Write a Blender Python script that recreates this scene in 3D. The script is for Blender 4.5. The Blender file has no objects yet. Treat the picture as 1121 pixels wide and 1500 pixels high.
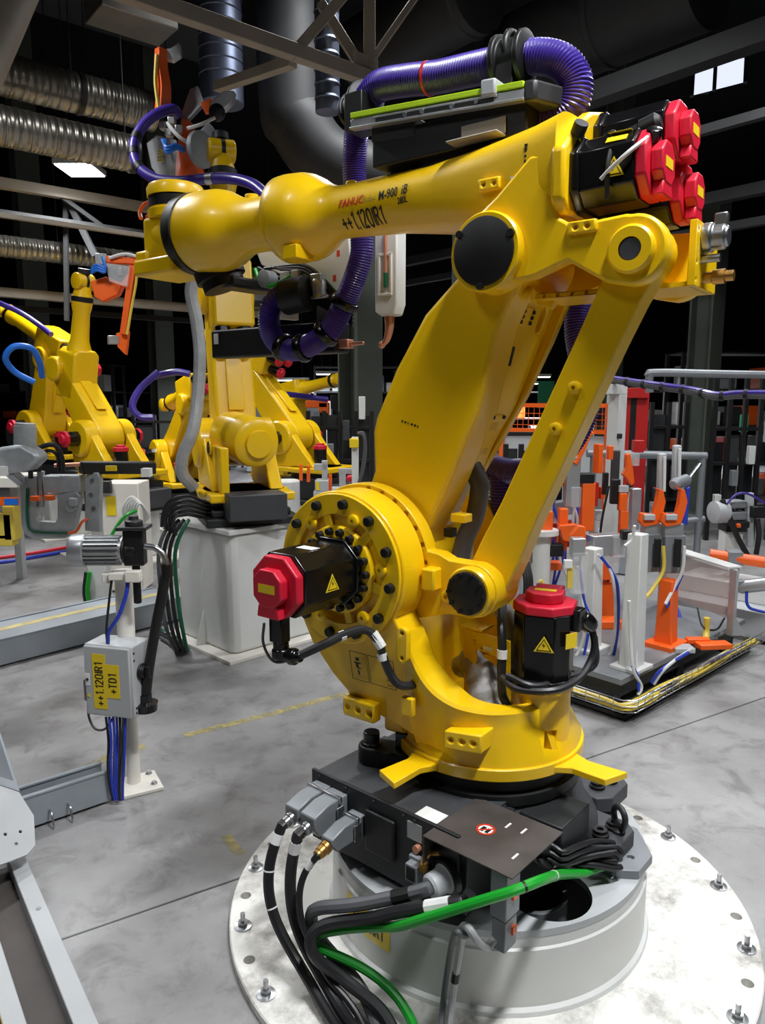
import bpy, bmesh, math, random
from mathutils import Vector, Matrix
random.seed(7)
PI = math.pi
SC = bpy.context.scene
COL = SC.collection
R = math.radians

# ------------------------------------------------------------ camera
cd = bpy.data.cameras.new('camera'); cam = bpy.data.objects.new('camera', cd); COL.objects.link(cam)
cd.sensor_fit = 'VERTICAL'; cd.sensor_height = 36.0; cd.lens = 36.0 * 1090 / 1500.0
cd.clip_start = 0.05; cd.clip_end = 120
cam.location = (0, 0, 1.65); cam.rotation_euler = (R(90 - 8.7), 0, 0)
SC.camera = cam
# ------------------------------------------------------------ world, exposure
w = bpy.data.worlds.new('hall_air'); SC.world = w; w.use_nodes = True
w.node_tree.nodes['Background'].inputs[0].default_value = (0.75, 0.85, 1.0, 1)
w.node_tree.nodes['Background'].inputs[1].default_value = 0.0
SC.view_settings.view_transform = 'Standard'; SC.view_settings.look = 'None'
SC.view_settings.gamma = 1.0; SC.view_settings.use_curve_mapping = False
SC.view_settings.exposure = 0.0
# ------------------------------------------------------------ ceiling lamps of the hall (strip luminaires): x, y, z, yaw, power
GRID = 40.0
LAMPS = [(2.3, 4.2, 4.7, GRID, 44), (-3.2, 4.6, 5.0, GRID, 118), (1.2, 0.85, 4.85, GRID, 172), (-2.6, 0.6, 4.9, GRID, 22),
         (3.6, 6.6, 4.9, GRID, 85), (0.3, 7.4, 6.2, GRID, 120), (-3.42, 8.9, 4.20, 0, 95), (4.2, 2.2, 4.9, GRID, 34)]
SEEN = 6      # the lamp under the spiral duct shows in the picture; the others hang outside it
def lamp_size(i): return (0.42, 0.5) if i == SEEN else (1.2, 0.2)
for i, (lx, ly, lz, yaw, pw) in enumerate(LAMPS):
    nm = 'strip_lamp' if i == SEEN else 'strip_lamp_offscreen'
    ld = bpy.data.lights.new(nm, 'AREA'); lo = bpy.data.objects.new(nm, ld); COL.objects.link(lo)
    ld.shape = 'RECTANGLE'; ld.size, ld.size_y = lamp_size(i); ld.energy = pw; ld.color = (0.96, 0.98, 1.0); ld.spread = R(150)
    lo.location = (lx, ly, lz - 0.02); lo.rotation_euler = (0, 0, R(yaw))

# ------------------------------------------------------------ mesh helpers
def V(*a): return Vector(a if len(a) > 1 else a[0])
def frame(d):
    d = Vector(d).normalized()
    u = d.cross(Vector((0, 0, 1)))
    if u.length < 1e-4: u = Vector((1, 0, 0))
    u.normalize(); return u, d.cross(u).normalized()
def smooth_path(pts, per=6):
    P = [Vector(p) for p in pts]
    if len(P) < 3: return P
    P = [P[0] * 2 - P[1]] + P + [P[-1] * 2 - P[-2]]
    out = []
    for i in range(1, len(P) - 2):
        a, b, c, d = P[i - 1:i + 3]
        for k in range(per):
            t = k / per
            out.append(0.5 * ((2 * b) + (c - a) * t + (2 * a - 5 * b + 4 * c - d) * t * t + (3 * b - a - 3 * c + d) * t ** 3))
    out.append(P[-2]); return out
def resample(P, step):
    out = [P[0]]; acc = 0.0
    for i in range(1, len(P)):
        a, b = P[i - 1], P[i]; L = (b - a).length
        if L < 1e-9: continue
        t = step - acc
        while t <= L:
            out.append(a.lerp(b, t / L)); t += step
        acc = (acc + L) % step
    if (out[-1] - P[-1]).length > step * .3: out.append(P[-1])
    return out

class MB:
    def __init__(s, M=None): s.v = []; s.f = []; s.M = M
    def add(s, vs, fs):
        o = len(s.v)
        if s.M is not None: vs = [s.M @ Vector(p) for p in vs]
        s.v += [tuple(p) for p in vs]; s.f += [tuple(i + o for i in f) for f in fs]; return s
    def box(s, c, d, rot=None):
        x, y, z = [k / 2 for k in d]; c = Vector(c)
        vs = [Vector(p) for p in ((-x, -y, -z), (x, -y, -z), (x, y, -z), (-x, y, -z), (-x, -y, z), (x, -y, z), (x, y, z), (-x, y, z))]
        if rot is not None:
            m = rot if isinstance(rot, Matrix) else Matrix.Rotation(rot, 3, 'Z'); vs = [m @ p for p in vs]
        return s.add([c + p for p in vs], [(0, 3, 2, 1), (4, 5, 6, 7), (0, 1, 5, 4), (1, 2, 6, 5), (2, 3, 7, 6), (3, 0, 4, 7)])
    def bb(s, x0, x1, y0, y1, z0, z1): return s.box(((x0 + x1) / 2, (y0 + y1) / 2, (z0 + z1) / 2), (x1 - x0, y1 - y0, z1 - z0))
    def bar(s, a, b, w, h=None, up=(0, 0, 1)):
        a = Vector(a); b = Vector(b); d = (b - a).normalized(); h = h or w
        u = d.cross(Vector(up))
        if u.length < 1e-3: u = d.cross(Vector((1, 0, 0)))
        u.normalize(); t = u.cross(d); u = u * w / 2; t = t * h / 2
        vs = [p + q for p in (a, b) for q in (-u - t, u - t, u + t, -u + t)]
        return s.add(vs, [(0, 3, 2, 1), (4, 5, 6, 7), (0, 1, 5, 4), (1, 2, 6, 5), (2, 3, 7, 6), (3, 0, 4, 7)])
    def lathe(s, p0, d, prof, n=24, ph=0.0, caps=True):
        p0 = Vector(p0); d = Vector(d).normalized(); u, t = frame(d)
        vs = []; fs = []
        for (k, r) in prof:
            for i in range(n):
                a = ph + 2 * PI * i / n; vs.append(p0 + d * k + (u * math.cos(a) + t * math.sin(a)) * max(r, 1e-5))
        for j in range(len(prof) - 1):
            for i in range(n):
                q = (i + 1) % n; fs.append((j * n + i, j * n + q, (j + 1) * n + q, (j + 1) * n + i))
        if caps: fs.append(tuple(range(n - 1, -1, -1))); fs.append(tuple(range((len(prof) - 1) * n, len(prof) * n)))
        return s.add(vs, fs)
    def cyl(s, a, b, r, r2=None, n=16, ph=0.0):
        a = Vector(a); b = Vector(b)
        return s.lathe(a, b - a, [(0, r), ((b - a).length, r if r2 is None else r2)], n, ph)
    def ring(s, c, d, ro, ri, th, n=32):
        return s.lathe(Vector(c), d, [(0, ri), (0, ro), (th, ro), (th, ri), (0, ri)], n, caps=False)
    def torus(s, c, d, RR, r, n=24, m=8, a0=0, a1=2 * PI):
        u, t = frame(d); c = Vector(c)
        full = abs(a1 - a0 - 2 * PI) < 1e-6
        pts = [c + (u * math.cos(a0 + (a1 - a0) * i / n) + t * math.sin(a0 + (a1 - a0) * i / n)) * RR for i in range(n if full else n + 1)]
        return s.tube(pts, r, m, smooth=False, closed=full)
    def tube(s, pts, r, n=8, per=6, smooth=True, closed=False, prof=None):
        P = smooth_path(pts, per) if smooth else [Vector(p) for p in pts]
        if len(P) < 2: return s
        N = len(P); T = []
        for i in range(N):
            if closed: d = P[(i + 1) % N] - P[i - 1]
            else: d = P[min(i + 1, N - 1)] - P[max(i - 1, 0)]
            T.append(d.normalized() if d.length > 1e-9 else (T[-1] if T else Vector((0, 0, 1))))
        u, t = frame(T[0]); vs = []; fs = []
        for i in range(N):
            if i:
                u = (u - T[i] * u.dot(T[i]));
                if u.length < 1e-6: u = frame(T[i])[0]
                u.normalize(); t = T[i].cross(u).normalized()
            rr = (prof(i) if prof else (r if not isinstance(r, (list, tuple)) else r[0] + (r[1] - r[0]) * i / (N - 1)))
            for k in range(n):
                a = 2 * PI * k / n; vs.append(P[i] + (u * math.cos(a) + t * math.sin(a)) * rr)
        for i in range(N if closed else N - 1):
            j = (i + 1) % N
            for k in range(n):
                q = (k + 1) % n; fs.append((i * n + k, i * n + q, j * n + q, j * n + k))
        if not closed: fs.append(tuple(range(n - 1, -1, -1))); fs.append(tuple(range((N - 1) * n, N * n)))
        return s.add(vs, fs)
    def hose(s, pts, r, pitch=0.009, depth=0.12, n=12):
        P = resample(smooth_path(pts, 10), pitch / 2)
        return s.tube(P, r, n, smooth=False, prof=lambda i: r if i % 2 else r * (1 - depth))
    def prism(s, poly, o, u, vv, wv):
        """polygon (a,b) -> o + a*u + b*vv, extruded by vector wv"""
        o = Vector(o); u = Vector(u); vv = Vector(vv); wv = Vector(wv); n = len(poly)
        vs = [o + u * a + vv * b for a, b in poly] + [o + u * a + vv * b + wv for a, b in poly]
        area = sum(poly[i][0] * poly[(i + 1) % n][1] - poly[(i + 1) % n][0] * poly[i][1] for i in range(n))
        flip = (u.cross(vv).dot(wv) * area) < 0
        fs = [tuple(range(n - 1, -1, -1)), tuple(range(n, 2 * n))] + [(i, (i + 1) % n, n + (i + 1) % n, n + i) for i in range(n)]
        if flip: fs = [tuple(reversed(f)) for f in fs]
        return s.add(vs, fs)
    def py(s, poly, y0, y1): return s.prism(poly, (0, y0, 0), (1, 0, 0), (0, 0, 1), (0, y1 - y0, 0))
    def pz(s, poly, z0, z1): return s.prism(poly, (0, 0, z0), (1, 0, 0), (0, 1, 0), (0, 0, z1 - z0))
    def px(s, poly, x0, x1): return s.prism(poly, (x0, 0, 0), (0, 1, 0), (0, 0, 1), (x1 - x0, 0, 0))
    def ball(s, c, r, n=14, m=8, sc=(1, 1, 1)):
        prof = [(-r * math.cos(PI * j / m), r * math.sin(PI * j / m)) for j in range(m + 1)]
        o = len(s.v); s.lathe(c, (0, 0, 1), prof, n, caps=False)
        if sc != (1, 1, 1) and s.M is None:
            for i in range(o, len(s.v)):
                p = s.v[i]; s.v[i] = tuple(c[k] + (p[k] - c[k]) * sc[k] for k in range(3))
        return s

OFF = {}
def link(o): COL.objects.link(o); return o
def mesh_obj(name, mb, m, bevel=0.0, ang=35, seg=2):
    me = bpy.data.meshes.new(name); me.from_pydata(mb.v, [], mb.f); me.update()
    me.polygons.foreach_set('use_smooth', [True] * len(me.polygons)); me.set_sharp_from_angle(angle=R(ang))
    me.materials.append(MAT[m] if isinstance(m, str) else m)
    o = link(bpy.data.objects.new(name, me))
    if bevel:
        b = o.modifiers.new('bevel', 'BEVEL'); b.width = bevel; b.segments = seg; b.limit_method = 'ANGLE'; b.angle_limit = R(38); b.harden_normals = False
    return o
def tag(o, label, cat=None, group=None, kind=None):
    if label: o['label'] = label
    if cat: o['category'] = cat
    if group: o['group'] = group
    if kind: o['kind'] = kind
    return o
def thing(name, label, cat, loc=(0, 0, 0), rz=0.0, group=None, world=False, z0=0.0):
    """Empty at the thing's base; world=True: its parts are given in world coordinates; z0: parts use absolute heights"""
    o = link(bpy.data.objects.new(name, None)); o.location = loc; o.rotation_euler = (0, 0, rz); o.empty_display_size = .1
    tag(o, label, cat, group)
    OFF[o.name] = (-Vector(loc)) if world else Vector((0, 0, -z0))
    return o
def part(name, mb, m, parent, bevel=0.0, label=None, ang=35, kind=None, seg=2):
    o = mesh_obj(name, mb, m, bevel, ang, seg); o.parent = parent
    if parent.name in OFF: o.location = OFF[parent.name]
    tag(o, label, kind=kind); return o
def parts(name, mb, m, parent, bevel=0.0, label=None):
    """one object for each separate piece of mb"""
    par = list(range(len(mb.v)))
    def find(i):
        while par[i] != i: par[i] = par[par[i]]; i = par[i]
        return i
    for f in mb.f:
        for i in f[1:]: par[find(i)] = find(f[0])
    comp = {}
    for f in mb.f: comp.setdefault(find(f[0]), []).append(f)
    out = []
    for fs in comp.values():
        ids = sorted({i for f in fs for i in f}); mp = {i: k for k, i in enumerate(ids)}
        q = MB(); q.v = [mb.v[i] for i in ids]; q.f = [tuple(mp[i] for i in f) for f in fs]
        out.append(part(name, q, m, parent, bevel, label))
    return out
def solo(name, mb, m, label, cat, group=None, bevel=0.0, kind=None, ang=35):
    """a thing that is one mesh: origin moved to its base"""
    lo = [min(p[k] for p in mb.v) for k in range(3)]; hi = [max(p[k] for p in mb.v) for k in range(3)]
    c = ((lo[0] + hi[0]) / 2, (lo[1] + hi[1]) / 2, lo[2]); mb.v = [(p[0] - c[0], p[1] - c[1], p[2] - c[2]) for p in mb.v]
    o = mesh_obj(name, mb, m, bevel, ang); o.location = c
    return tag(o, label, cat, group, kind)
def struct(name, mb, m, parent=None, bevel=0.0):
    o = mesh_obj(name, mb, m, bevel); o['kind'] = 'structure'
    if parent: o.parent = parent
    return o
def dup(o, parent=None):
    c = o.copy(); link(c); c.parent = parent
    for ch in list(o.children): dup(ch, c)
    return c
def share(name, src, parent, loc, rot=None, sc=None):
    """another piece sharing the mesh of src"""
    o = link(bpy.data.objects.new(name, src.data)); o.parent = parent
    o.location = Vector(loc) + (OFF[parent.name] if parent.name in OFF else Vector((0, 0, 0)))
    if rot is not None: o.rotation_euler = rot
    if sc: o.scale = sc
    return o
def cut(target, mb, depth=.012):
    """real holes: each cylinder or prism of mb (first ring = surface side) is sunk by depth and taken out of target"""
    par = list(range(len(mb.v)))
    def find(i):
        while par[i] != i: par[i] = par[par[i]]; i = par[i]
        return i
    for f in mb.f:
        for i in f[1:]: par[find(i)] = find(f[0])
    grp = {}
    for i in range(len(mb.v)): grp.setdefault(find(i), []).append(i)
    vs = [Vector(p) for p in mb.v]
    for ids in grp.values():
        h = len(ids) // 2; a = sum((vs[i] for i in ids[:h]), Vector()) / h; b = sum((vs[i] for i in ids[h:]), Vector()) / h; d = (b - a).normalized()
        for i in ids[:h]: vs[i] = vs[i] - d * depth
        for i in ids[h:]: vs[i] = vs[i] + d * .004
    cm = bpy.data.meshes.new('cutter'); cm.from_pydata([tuple(v) for v in vs], [], mb.f); cm.update()
    bm = bmesh.new(); bm.from_mesh(cm); bmesh.ops.recalc_face_normals(bm, faces=bm.faces); bm.to_mesh(cm); bm.free()
    tm = target.data.copy(); bm = bmesh.new(); bm.from_mesh(tm); bmesh.ops.recalc_face_normals(bm, faces=bm.faces); bm.to_mesh(tm); bm.free()
    a = link(bpy.data.objects.new('a', tm)); c = link(bpy.data.objects.new('c', cm))
    md = a.modifiers.new('b', 'BOOLEAN'); md.operation = 'DIFFERENCE'; md.object = c; md.solver = 'EXACT'
    dg = bpy.context.evaluated_depsgraph_get(); dg.update()
    me = bpy.data.meshes.new_from_object(a.evaluated_get(dg)); me.polygons.foreach_set('use_smooth', [True] * len(me.polygons)); me.set_sharp_from_angle(angle=R(35))
    me.materials.clear(); me.materials.append(target.data.materials[0])
    bpy.data.objects.remove(a); bpy.data.objects.remove(c); bpy.data.meshes.remove(cm); target.data = me
def text_mb(txt, size, bold=0.0, shear=0.0, spacing=1.0, sx=1.0):
    cu = bpy.data.curves.new('t', 'FONT'); cu.body = txt; cu.size = size; cu.shear = shear; cu.offset = bold; cu.space_character = spacing
    cu.align_x = 'LEFT'; cu.align_y = 'BOTTOM_BASELINE'; cu.resolution_u = 3
    ob = bpy.data.objects.new('t', cu); COL.objects.link(ob)
    me = bpy.data.meshes.new_from_object(ob.evaluated_get(bpy.context.evaluated_depsgraph_get()))
    mb = MB(); mb.v = [(v.co.x * sx, v.co.y, 0.0) for v in me.vertices]; mb.f = [tuple(p.vertices) for p in me.polygons]
    bpy.data.objects.remove(ob); bpy.data.curves.remove(cu); bpy.data.meshes.remove(me)
    return mb
GLYPH = {'+': [[(.02, .42), (.5, .42)], [(.26, .12), (.26, .72)]], '1': [[(.08, .78), (.27, .97), (.27, 0)]], '.': [[(.10, 0), (.10, .12)]], '2': [[(.04, .78), (.08, .92), (.2, 1), (.32, .97), (.42, .85), (.42, .7), (.34, .52), (.05, .04), (.46, .04)]],
         '0': [[(.25, 1), (.1, .92), (.05, .72), (.05, .28), (.1, .08), (.25, 0), (.4, .08), (.45, .28), (.45, .72), (.4, .92), (.25, 1)]], 'I': [[(.1, 0), (.1, 1)]], 'R': [[(.06, 0), (.06, .97), (.3, .97), (.42, .88), (.44, .74), (.4, .58), (.28, .5), (.06, .5)], [(.27, .5), (.46, 0)]], 'T': [[(0, .96), (.46, .96)], [(.23, .96), (.23, 0)]], 'D': [[(.06, .04), (.06, .96), (.26, .96), (.4, .86), (.46, .66), (.46, .34), (.4, .14), (.26, .04), (.06, .04)]]}
ADV = {'.': .22, 'I': .22, '1': .42}
def stroke_mb(txt, size, th=.13, sx=1.0):
    """stencil-like condensed lettering from strokes"""
    mb = MB(); x0 = 0.0
    for ch in txt:
        for ln in GLYPH[ch]:
            P = [Vector((x0 + a, b)) for a, b in ln]; n = len(P); vs = []
            for i in range(n):
                d0 = (P[i] - P[i - 1]).normalized() if i else (P[1] - P[0]).normalized(); d1 = (P[i + 1] - P[i]).normalized() if i < n - 1 else d0
                t = (d0 + d1); t = t.normalized() if t.length > 1e-3 else d0; nr = Vector((-t.y, t.x)); k = th / 2 / max(.5, nr.dot(Vector((-d0.y, d0.x))))
                vs += [tuple((P[i] + nr * k).to_3d()), tuple((P[i] - nr * k).to_3d())]
            mb.add([(a * size * sx, b * size, 0) for a, b, _ in vs], [(2 * i, 2 * i + 1, 2 * i + 3, 2 * i + 2) for i in range(n - 1)])
        x0 += ADV.get(ch, .58) + .02
    return mb
def place_text(mb, o, u, v):
    o = Vector(o); u = Vector(u); v = Vector(v)
    mb.v = [tuple(o + u * p[0] + v * p[1]) for p in mb.v]; return mb
def slice_v(mb, step):
    """cut a flat text mesh along v so it can be wrapped on a curved face"""
    bm = bmesh.new(); vs = [bm.verts.new(p) for p in mb.v]
    for f in mb.f:
        try: bm.faces.new([vs[i] for i in f])
        except ValueError: pass
    ys = [p[1] for p in mb.v]; y = min(ys) + step
    while y < max(ys):
        bmesh.ops.bisect_plane(bm, geom=bm.verts[:] + bm.edges[:] + bm.faces[:], plane_co=(0, y, 0), plane_no=(0, 1, 0)); y += step
    bm.verts.index_update(); mb.v = [tuple(v.co) for v in bm.verts]; mb.f = [tuple(v.index for v in f.verts) for f in bm.faces]; bm.free(); return mb
def circ(cx, cy, r, a0, a1, n): return [(cx + r * math.cos(R(a0 + (a1 - a0) * i / n)), cy + r * math.sin(R(a0 + (a1 - a0) * i / n))) for i in range(n + 1)]
def octa(r, k=0.7):
    return [(r, -r * k * .6), (r, r * k * .6), (r * k * .6, r), (-r * k * .6, r), (-r, r * k * .6), (-r, -r * k * .6), (-r * k * .6, -r), (r * k * .6, -r)]

CAMF = Vector((0, math.cos(R(8.7)), -math.sin(R(8.7)))); CAMU = Vector((0, math.sin(R(8.7)), math.cos(R(8.7))))
def _ray(px, py): return CAMF + Vector((1, 0, 0)) * ((px - 560.5) / 1090) + CAMU * ((750 - py) / 1090)
def at(px, py, Y): r = _ray(px, py); return Vector((0, 0, 1.65)) + r * (Y / r.y)          # survey point at distance Y
def atz(px, py, z=0.0): r = _ray(px, py); return Vector((0, 0, 1.65)) + r * ((z - 1.65) / r.z)   # survey point at height z
# ------------------------------------------------------------ materials
MAT = {}
def lin(c): return tuple(((x / 255 + .055) / 1.055) ** 2.4 if x > 10 else x / 255 / 12.92 for x in c)
def mat(name, rgb, rough=0.45, metal=0.0, var=0.06, scale=6.0, bump=0.0, bscale=60.0, coat=0.0, trans=0.0, alpha=1.0, emit=0.0, rvar=0.1, spec=0.5):
    m = bpy.data.materials.new(name); m.use_nodes = True; nt = m.node_tree; N = nt.nodes; b = N['Principled BSDF']
    col = lin(rgb); tc = N.new('ShaderNodeTexCoord')
    nz = N.new('ShaderNodeTexNoise'); nz.inputs['Scale'].default_value = scale; nz.inputs['Detail'].default_value = 6
    nt.links.new(tc.outputs['Object'], nz.inputs['Vector'])
    rp = N.new('ShaderNodeValToRGB')
    rp.color_ramp.elements[0].position = .3; rp.color_ramp.elements[1].position = .7
    rp.color_ramp.elements[0].color = tuple(max(0, c * (1 - var)) for c in col) + (1,)
    rp.color_ramp.elements[1].color = tuple(min(1, c * (1 + var)) for c in col) + (1,)
    nt.links.new(nz.outputs['Fac'], rp.inputs['Fac']); nt.links.new(rp.outputs['Color'], b.inputs['Base Color'])
    mr = N.new('ShaderNodeMapRange'); mr.inputs['To Min'].default_value = max(.02, rough - rvar); mr.inputs['To Max'].default_value = min(1, rough + rvar)
    nt.links.new(nz.outputs['Fac'], mr.inputs['Value']); nt.links.new(mr.outputs['Result'], b.inputs['Roughness'])
    b.inputs['Metallic'].default_value = metal; b.inputs['Specular IOR Level'].default_value = spec
    b.inputs['Coat Weight'].default_value = coat; b.inputs['Coat Roughness'].default_value = .12
    b.inputs['Transmission Weight'].default_value = trans; b.inputs['Alpha'].default_value = alpha
    if emit: b.inputs['Emission Color'].default_value = col + (1,); b.inputs['Emission Strength'].default_value = emit
    if bump:
        n2 = N.new('ShaderNodeTexNoise'); n2.inputs['Scale'].default_value = bscale; n2.inputs['Detail'].default_value = 4
        nt.links.new(tc.outputs['Object'], n2.inputs['Vector'])
        bp = N.new('ShaderNodeBump'); bp.inputs['Strength'].default_value = bump; bp.inputs['Distance'].default_value = .01
        nt.links.new(n2.outputs['Fac'], bp.inputs['Height']); nt.links.new(bp.outputs['Normal'], b.inputs['Normal'])
    MAT[name] = m; return m
mat('yellow', (242, 196, 10), .34, 0, .03, 3, .03, 90, coat=.25)
mat('yellow_label', (238, 206, 30), .4, 0, .03)
mat('yellow_dark', (212, 170, 14), .4, 0, .05)
mat('black', (12, 12, 13), .5, 0, .15, 8)
mat('black_gloss', (14, 14, 15), .22, 0, .1, 8)
mat('rubber', (20, 20, 21), .6, 0, .2, 10, .1, 120)
mat('base_grey', (62, 64, 67), .5, .1, .12, 5, .12, 80)
mat('base_dark', (38, 40, 42), .5, .1, .12, 5, .1, 80)
mat('cover_brown', (72, 66, 63), .6, .1, .25, 9, .1, 80)
mat('red', (205, 24, 52), .42, 0, .04, 8, .03, 90)
mat('red_band', (190, 40, 46), .5)
mat('white_paint', (214, 215, 212), .45, 0, .04, 5, .03, 40)
mat('warm_white', (226, 222, 212), .5, 0, .05, 5, .03, 40)
mat('light_grey', (178, 181, 183), .45, 0, .05, 5)
mat('mid_grey', (132, 136, 140), .45, .2, .08, 6)
mat('blue_grey', (160, 167, 174), .42, .2, .1, 5, .03, 40)
mat('dark_steel', (64, 64, 66), .45, .6, .15, 7)
mat('steel', (176, 178, 180), .3, .95, .08, 10)
mat('galv', (176, 181, 184), .42, .35, .16, 14)
mat('alu', (188, 190, 192), .36, .75, .06, 8)
mat('brass', (196, 150, 82), .32, .9, .1, 10)
mat('copper', (214, 150, 122), .4, .55, .1, 10)
mat('orange', (240, 98, 22), .42, 0, .04, 5)
mat('purple', (62, 42, 142), .38, 0, .08, 12, coat=.2)
mat('green', (26, 158, 44), .35, 0, .06, 12)
mat('green_dark', (14, 92, 62), .45, 0, .1, 12)
mat('blue', (40, 62, 178), .4, 0, .08, 12)
mat('blue_bright', (28, 108, 206), .4, 0, .08, 12)
mat('cable_grey', (84, 85, 88), .5, 0, .1, 12)
mat('cable_black', (30, 30, 32), .42, 0, .15, 12)
mat('cable_white', (214, 214, 212), .5)
mat('cable_yellow', (222, 196, 78), .5)
mat('lime', (186, 222, 28), .4, 0, .03)
mat('clear', (226, 228, 230), .12, 0, 0, alpha=.28)
mat('smoked', (196, 170, 160), .14, 0, .04, alpha=.42)
mat('silver_cloth', (172, 173, 174), .55, .25, .15, 9, .5, 26)
mat('hall_dark', (24, 25, 27), .85, 0, .25, 1.2, spec=.15)
mat('hall_steel', (54, 55, 56), .6, .2, .2, 2.5)
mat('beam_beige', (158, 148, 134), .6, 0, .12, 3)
mat('column_green', (84, 90, 82), .6, 0, .15, 2)
mat('duct', (150, 146, 138), .38, .75, .16, 3)
mat('duct_blue', (104, 112, 132), .42, .7, .2, 3)
mat('lamp_on', (250, 252, 255), .5, 0, 0, emit=14.0)
mat('daylight', (215, 222, 240), .5, 0, 0, emit=1.2)
mat('red_panel', (176, 28, 26), .45, 0, .1, 3)
mat('board_green', (20, 120, 78), .5, 0, .1)
mat('screen_green', (20, 120, 78), .5, 0, .1, emit=.3)
mat('ink', (18, 18, 18), .6)
mat('ink_red', (202, 52, 26), .5)
mat('ink_grey', (150, 130, 60), .5)
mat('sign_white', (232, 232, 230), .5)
mat('rust_line', (196, 182, 128), .6, 0, .2, 14)

def floor_material():
    m = bpy.data.materials.new('concrete'); m.use_nodes = True; nt = m.node_tree; N = nt.nodes; b = N['Principled BSDF']; LK = nt.links.new
    tc = N.new('ShaderNodeTexCoord')
    a = N.new('ShaderNodeTexNoise'); a.inputs['Scale'].default_value = 1.1; a.inputs['Detail'].default_value = 9; a.inputs['Roughness'].default_value = .62
    c = N.new('ShaderNodeTexNoise'); c.inputs['Scale'].default_value = 5.5; c.inputs['Detail'].default_value = 10; c.inputs['Roughness'].default_value = .7; c.inputs['Distortion'].default_value = .6
    for n in (a, c): LK(tc.outputs['Object'], n.inputs['Vector'])
    r1 = N.new('ShaderNodeValToRGB'); e = r1.color_ramp.elements
    e[0].position = .28; e[0].color = lin((112, 110, 110)) + (1,); e[1].position = .66; e[1].color = lin((163, 162, 162)) + (1,)
    r2 = N.new('ShaderNodeValToRGB'); e = r2.color_ramp.elements
    e[0].position = .32; e[0].color = (.48, .47, .46, 1); e[1].position = .50; e[1].color = (1, 1, 1, 1)
    LK(a.outputs['Fac'], r1.inputs['Fac']); LK(c.outputs['Fac'], r2.inputs['Fac'])
    mx = N.new('ShaderNodeMix'); mx.data_type = 'RGBA'; mx.blend_type = 'MULTIPLY'; mx.inputs['Factor'].default_value = .75
    LK(r1.outputs['Color'], mx.inputs['A']); LK(r2.outputs['Color'], mx.inputs['B']); LK(mx.outputs['Result'], b.inputs['Base Color'])
    rr = N.new('ShaderNodeMapRange'); rr.inputs['To Min'].default_value = .3; rr.inputs['To Max'].default_value = .6
    LK(c.outputs['Fac'], rr.inputs['Value']); LK(rr.outputs['Result'], b.inputs['Roughness'])
    bp = N.new('ShaderNodeBump'); bp.inputs['Strength'].default_value = .12; bp.inputs['Distance'].default_value = .004
    LK(c.outputs['Fac'], bp.inputs['Height']); LK(bp.outputs['Normal'], b.inputs['Normal']); MAT['concrete'] = m
floor_material()
def worn_paint():
    m = mat('worn_paint', (198, 184, 124), .6, 0, .15, 14); nt = m.node_tree; N = nt.nodes; b = N['Principled BSDF']
    tc = N.new('ShaderNodeTexCoord'); n = N.new('ShaderNodeTexNoise'); n.inputs['Scale'].default_value = 16; n.inputs['Detail'].default_value = 9; n.inputs['Roughness'].default_value = .75
    nt.links.new(tc.outputs['Object'], n.inputs['Vector']); r = N.new('ShaderNodeMapRange'); r.inputs['From Min'].default_value = .40; r.inputs['From Max'].default_value = .60; r.inputs['To Min'].default_value = .05; r.inputs['To Max'].default_value = .75
    nt.links.new(n.outputs['Fac'], r.inputs['Value']); nt.links.new(r.outputs['Result'], b.inputs['Alpha'])
worn_paint()
def dusty_white():
    m = mat('dusty_white', (222, 219, 212), .5, 0, .05, 5, .05, 40); nt = m.node_tree; N = nt.nodes; b = N['Principled BSDF']
    tc = N.new('ShaderNodeTexCoord'); n = N.new('ShaderNodeTexNoise'); n.inputs['Scale'].default_value = 4.2; n.inputs['Detail'].default_value = 12; n.inputs['Roughness'].default_value = .72
    nt.links.new(tc.outputs['Object'], n.inputs['Vector'])
    r = N.new('ShaderNodeValToRGB'); e = r.color_ramp.elements
    e[0].position = .36; e[0].color = lin((150, 146, 140)) + (1,); e[1].position = .52; e[1].color = lin((228, 226, 220)) + (1,)
    nt.links.new(n.outputs['Fac'], r.inputs['Fac']); nt.links.new(r.outputs['Color'], b.inputs['Base Color'])
dusty_white()
def duct_material():
    m = mat('spiral_duct', (160, 156, 146), .34, .8, .12, 3); nt = m.node_tree; N = nt.nodes; b = N['Principled BSDF']
    tc = N.new('ShaderNodeTexCoord'); wv = N.new('ShaderNodeTexWave'); wv.inputs['Scale'].default_value = 4.5; wv.bands_direction = 'X'
    nt.links.new(tc.outputs['Object'], wv.inputs['Vector'])
    bp = N.new('ShaderNodeBump'); bp.inputs['Strength'].default_value = .5; bp.inputs['Distance'].default_value = .02
    nt.links.new(wv.outputs['Fac'], bp.inputs['Height']); nt.links.new(bp.outputs['Normal'], b.inputs['Normal'])
duct_material()
# ============================================================ THE HALL SHELL
def gdir(a=GRID): return Vector((math.cos(R(a)), math.sin(R(a)), 0))
sub = struct('floor', MB().bb(-20, 20, -10, 30, -.30, -.03), 'hall_dark')
JA = 31.0; jt = gdir(JA); jn = Vector((-jt.y, jt.x, 0)); GAP = .004
tb = [-19, -3.4, 5.2, 22]; nb = [-9, -3.7, 2.285, 8.4, 14.5, 27]
for i in range(3):
    for j in range(5):
        q = [jt * a + jn * b for a, b in ((tb[i] + GAP, nb[j] + GAP), (tb[i + 1] - GAP, nb[j] + GAP), (tb[i + 1] - GAP, nb[j + 1] - GAP), (tb[i] + GAP, nb[j + 1] - GAP))]
        mesh = MB().pz([(p.x, p.y) for p in q], -.035, 0); sl = mesh_obj('concrete_slab', mesh, 'concrete', .004); sl.parent = sub
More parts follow.
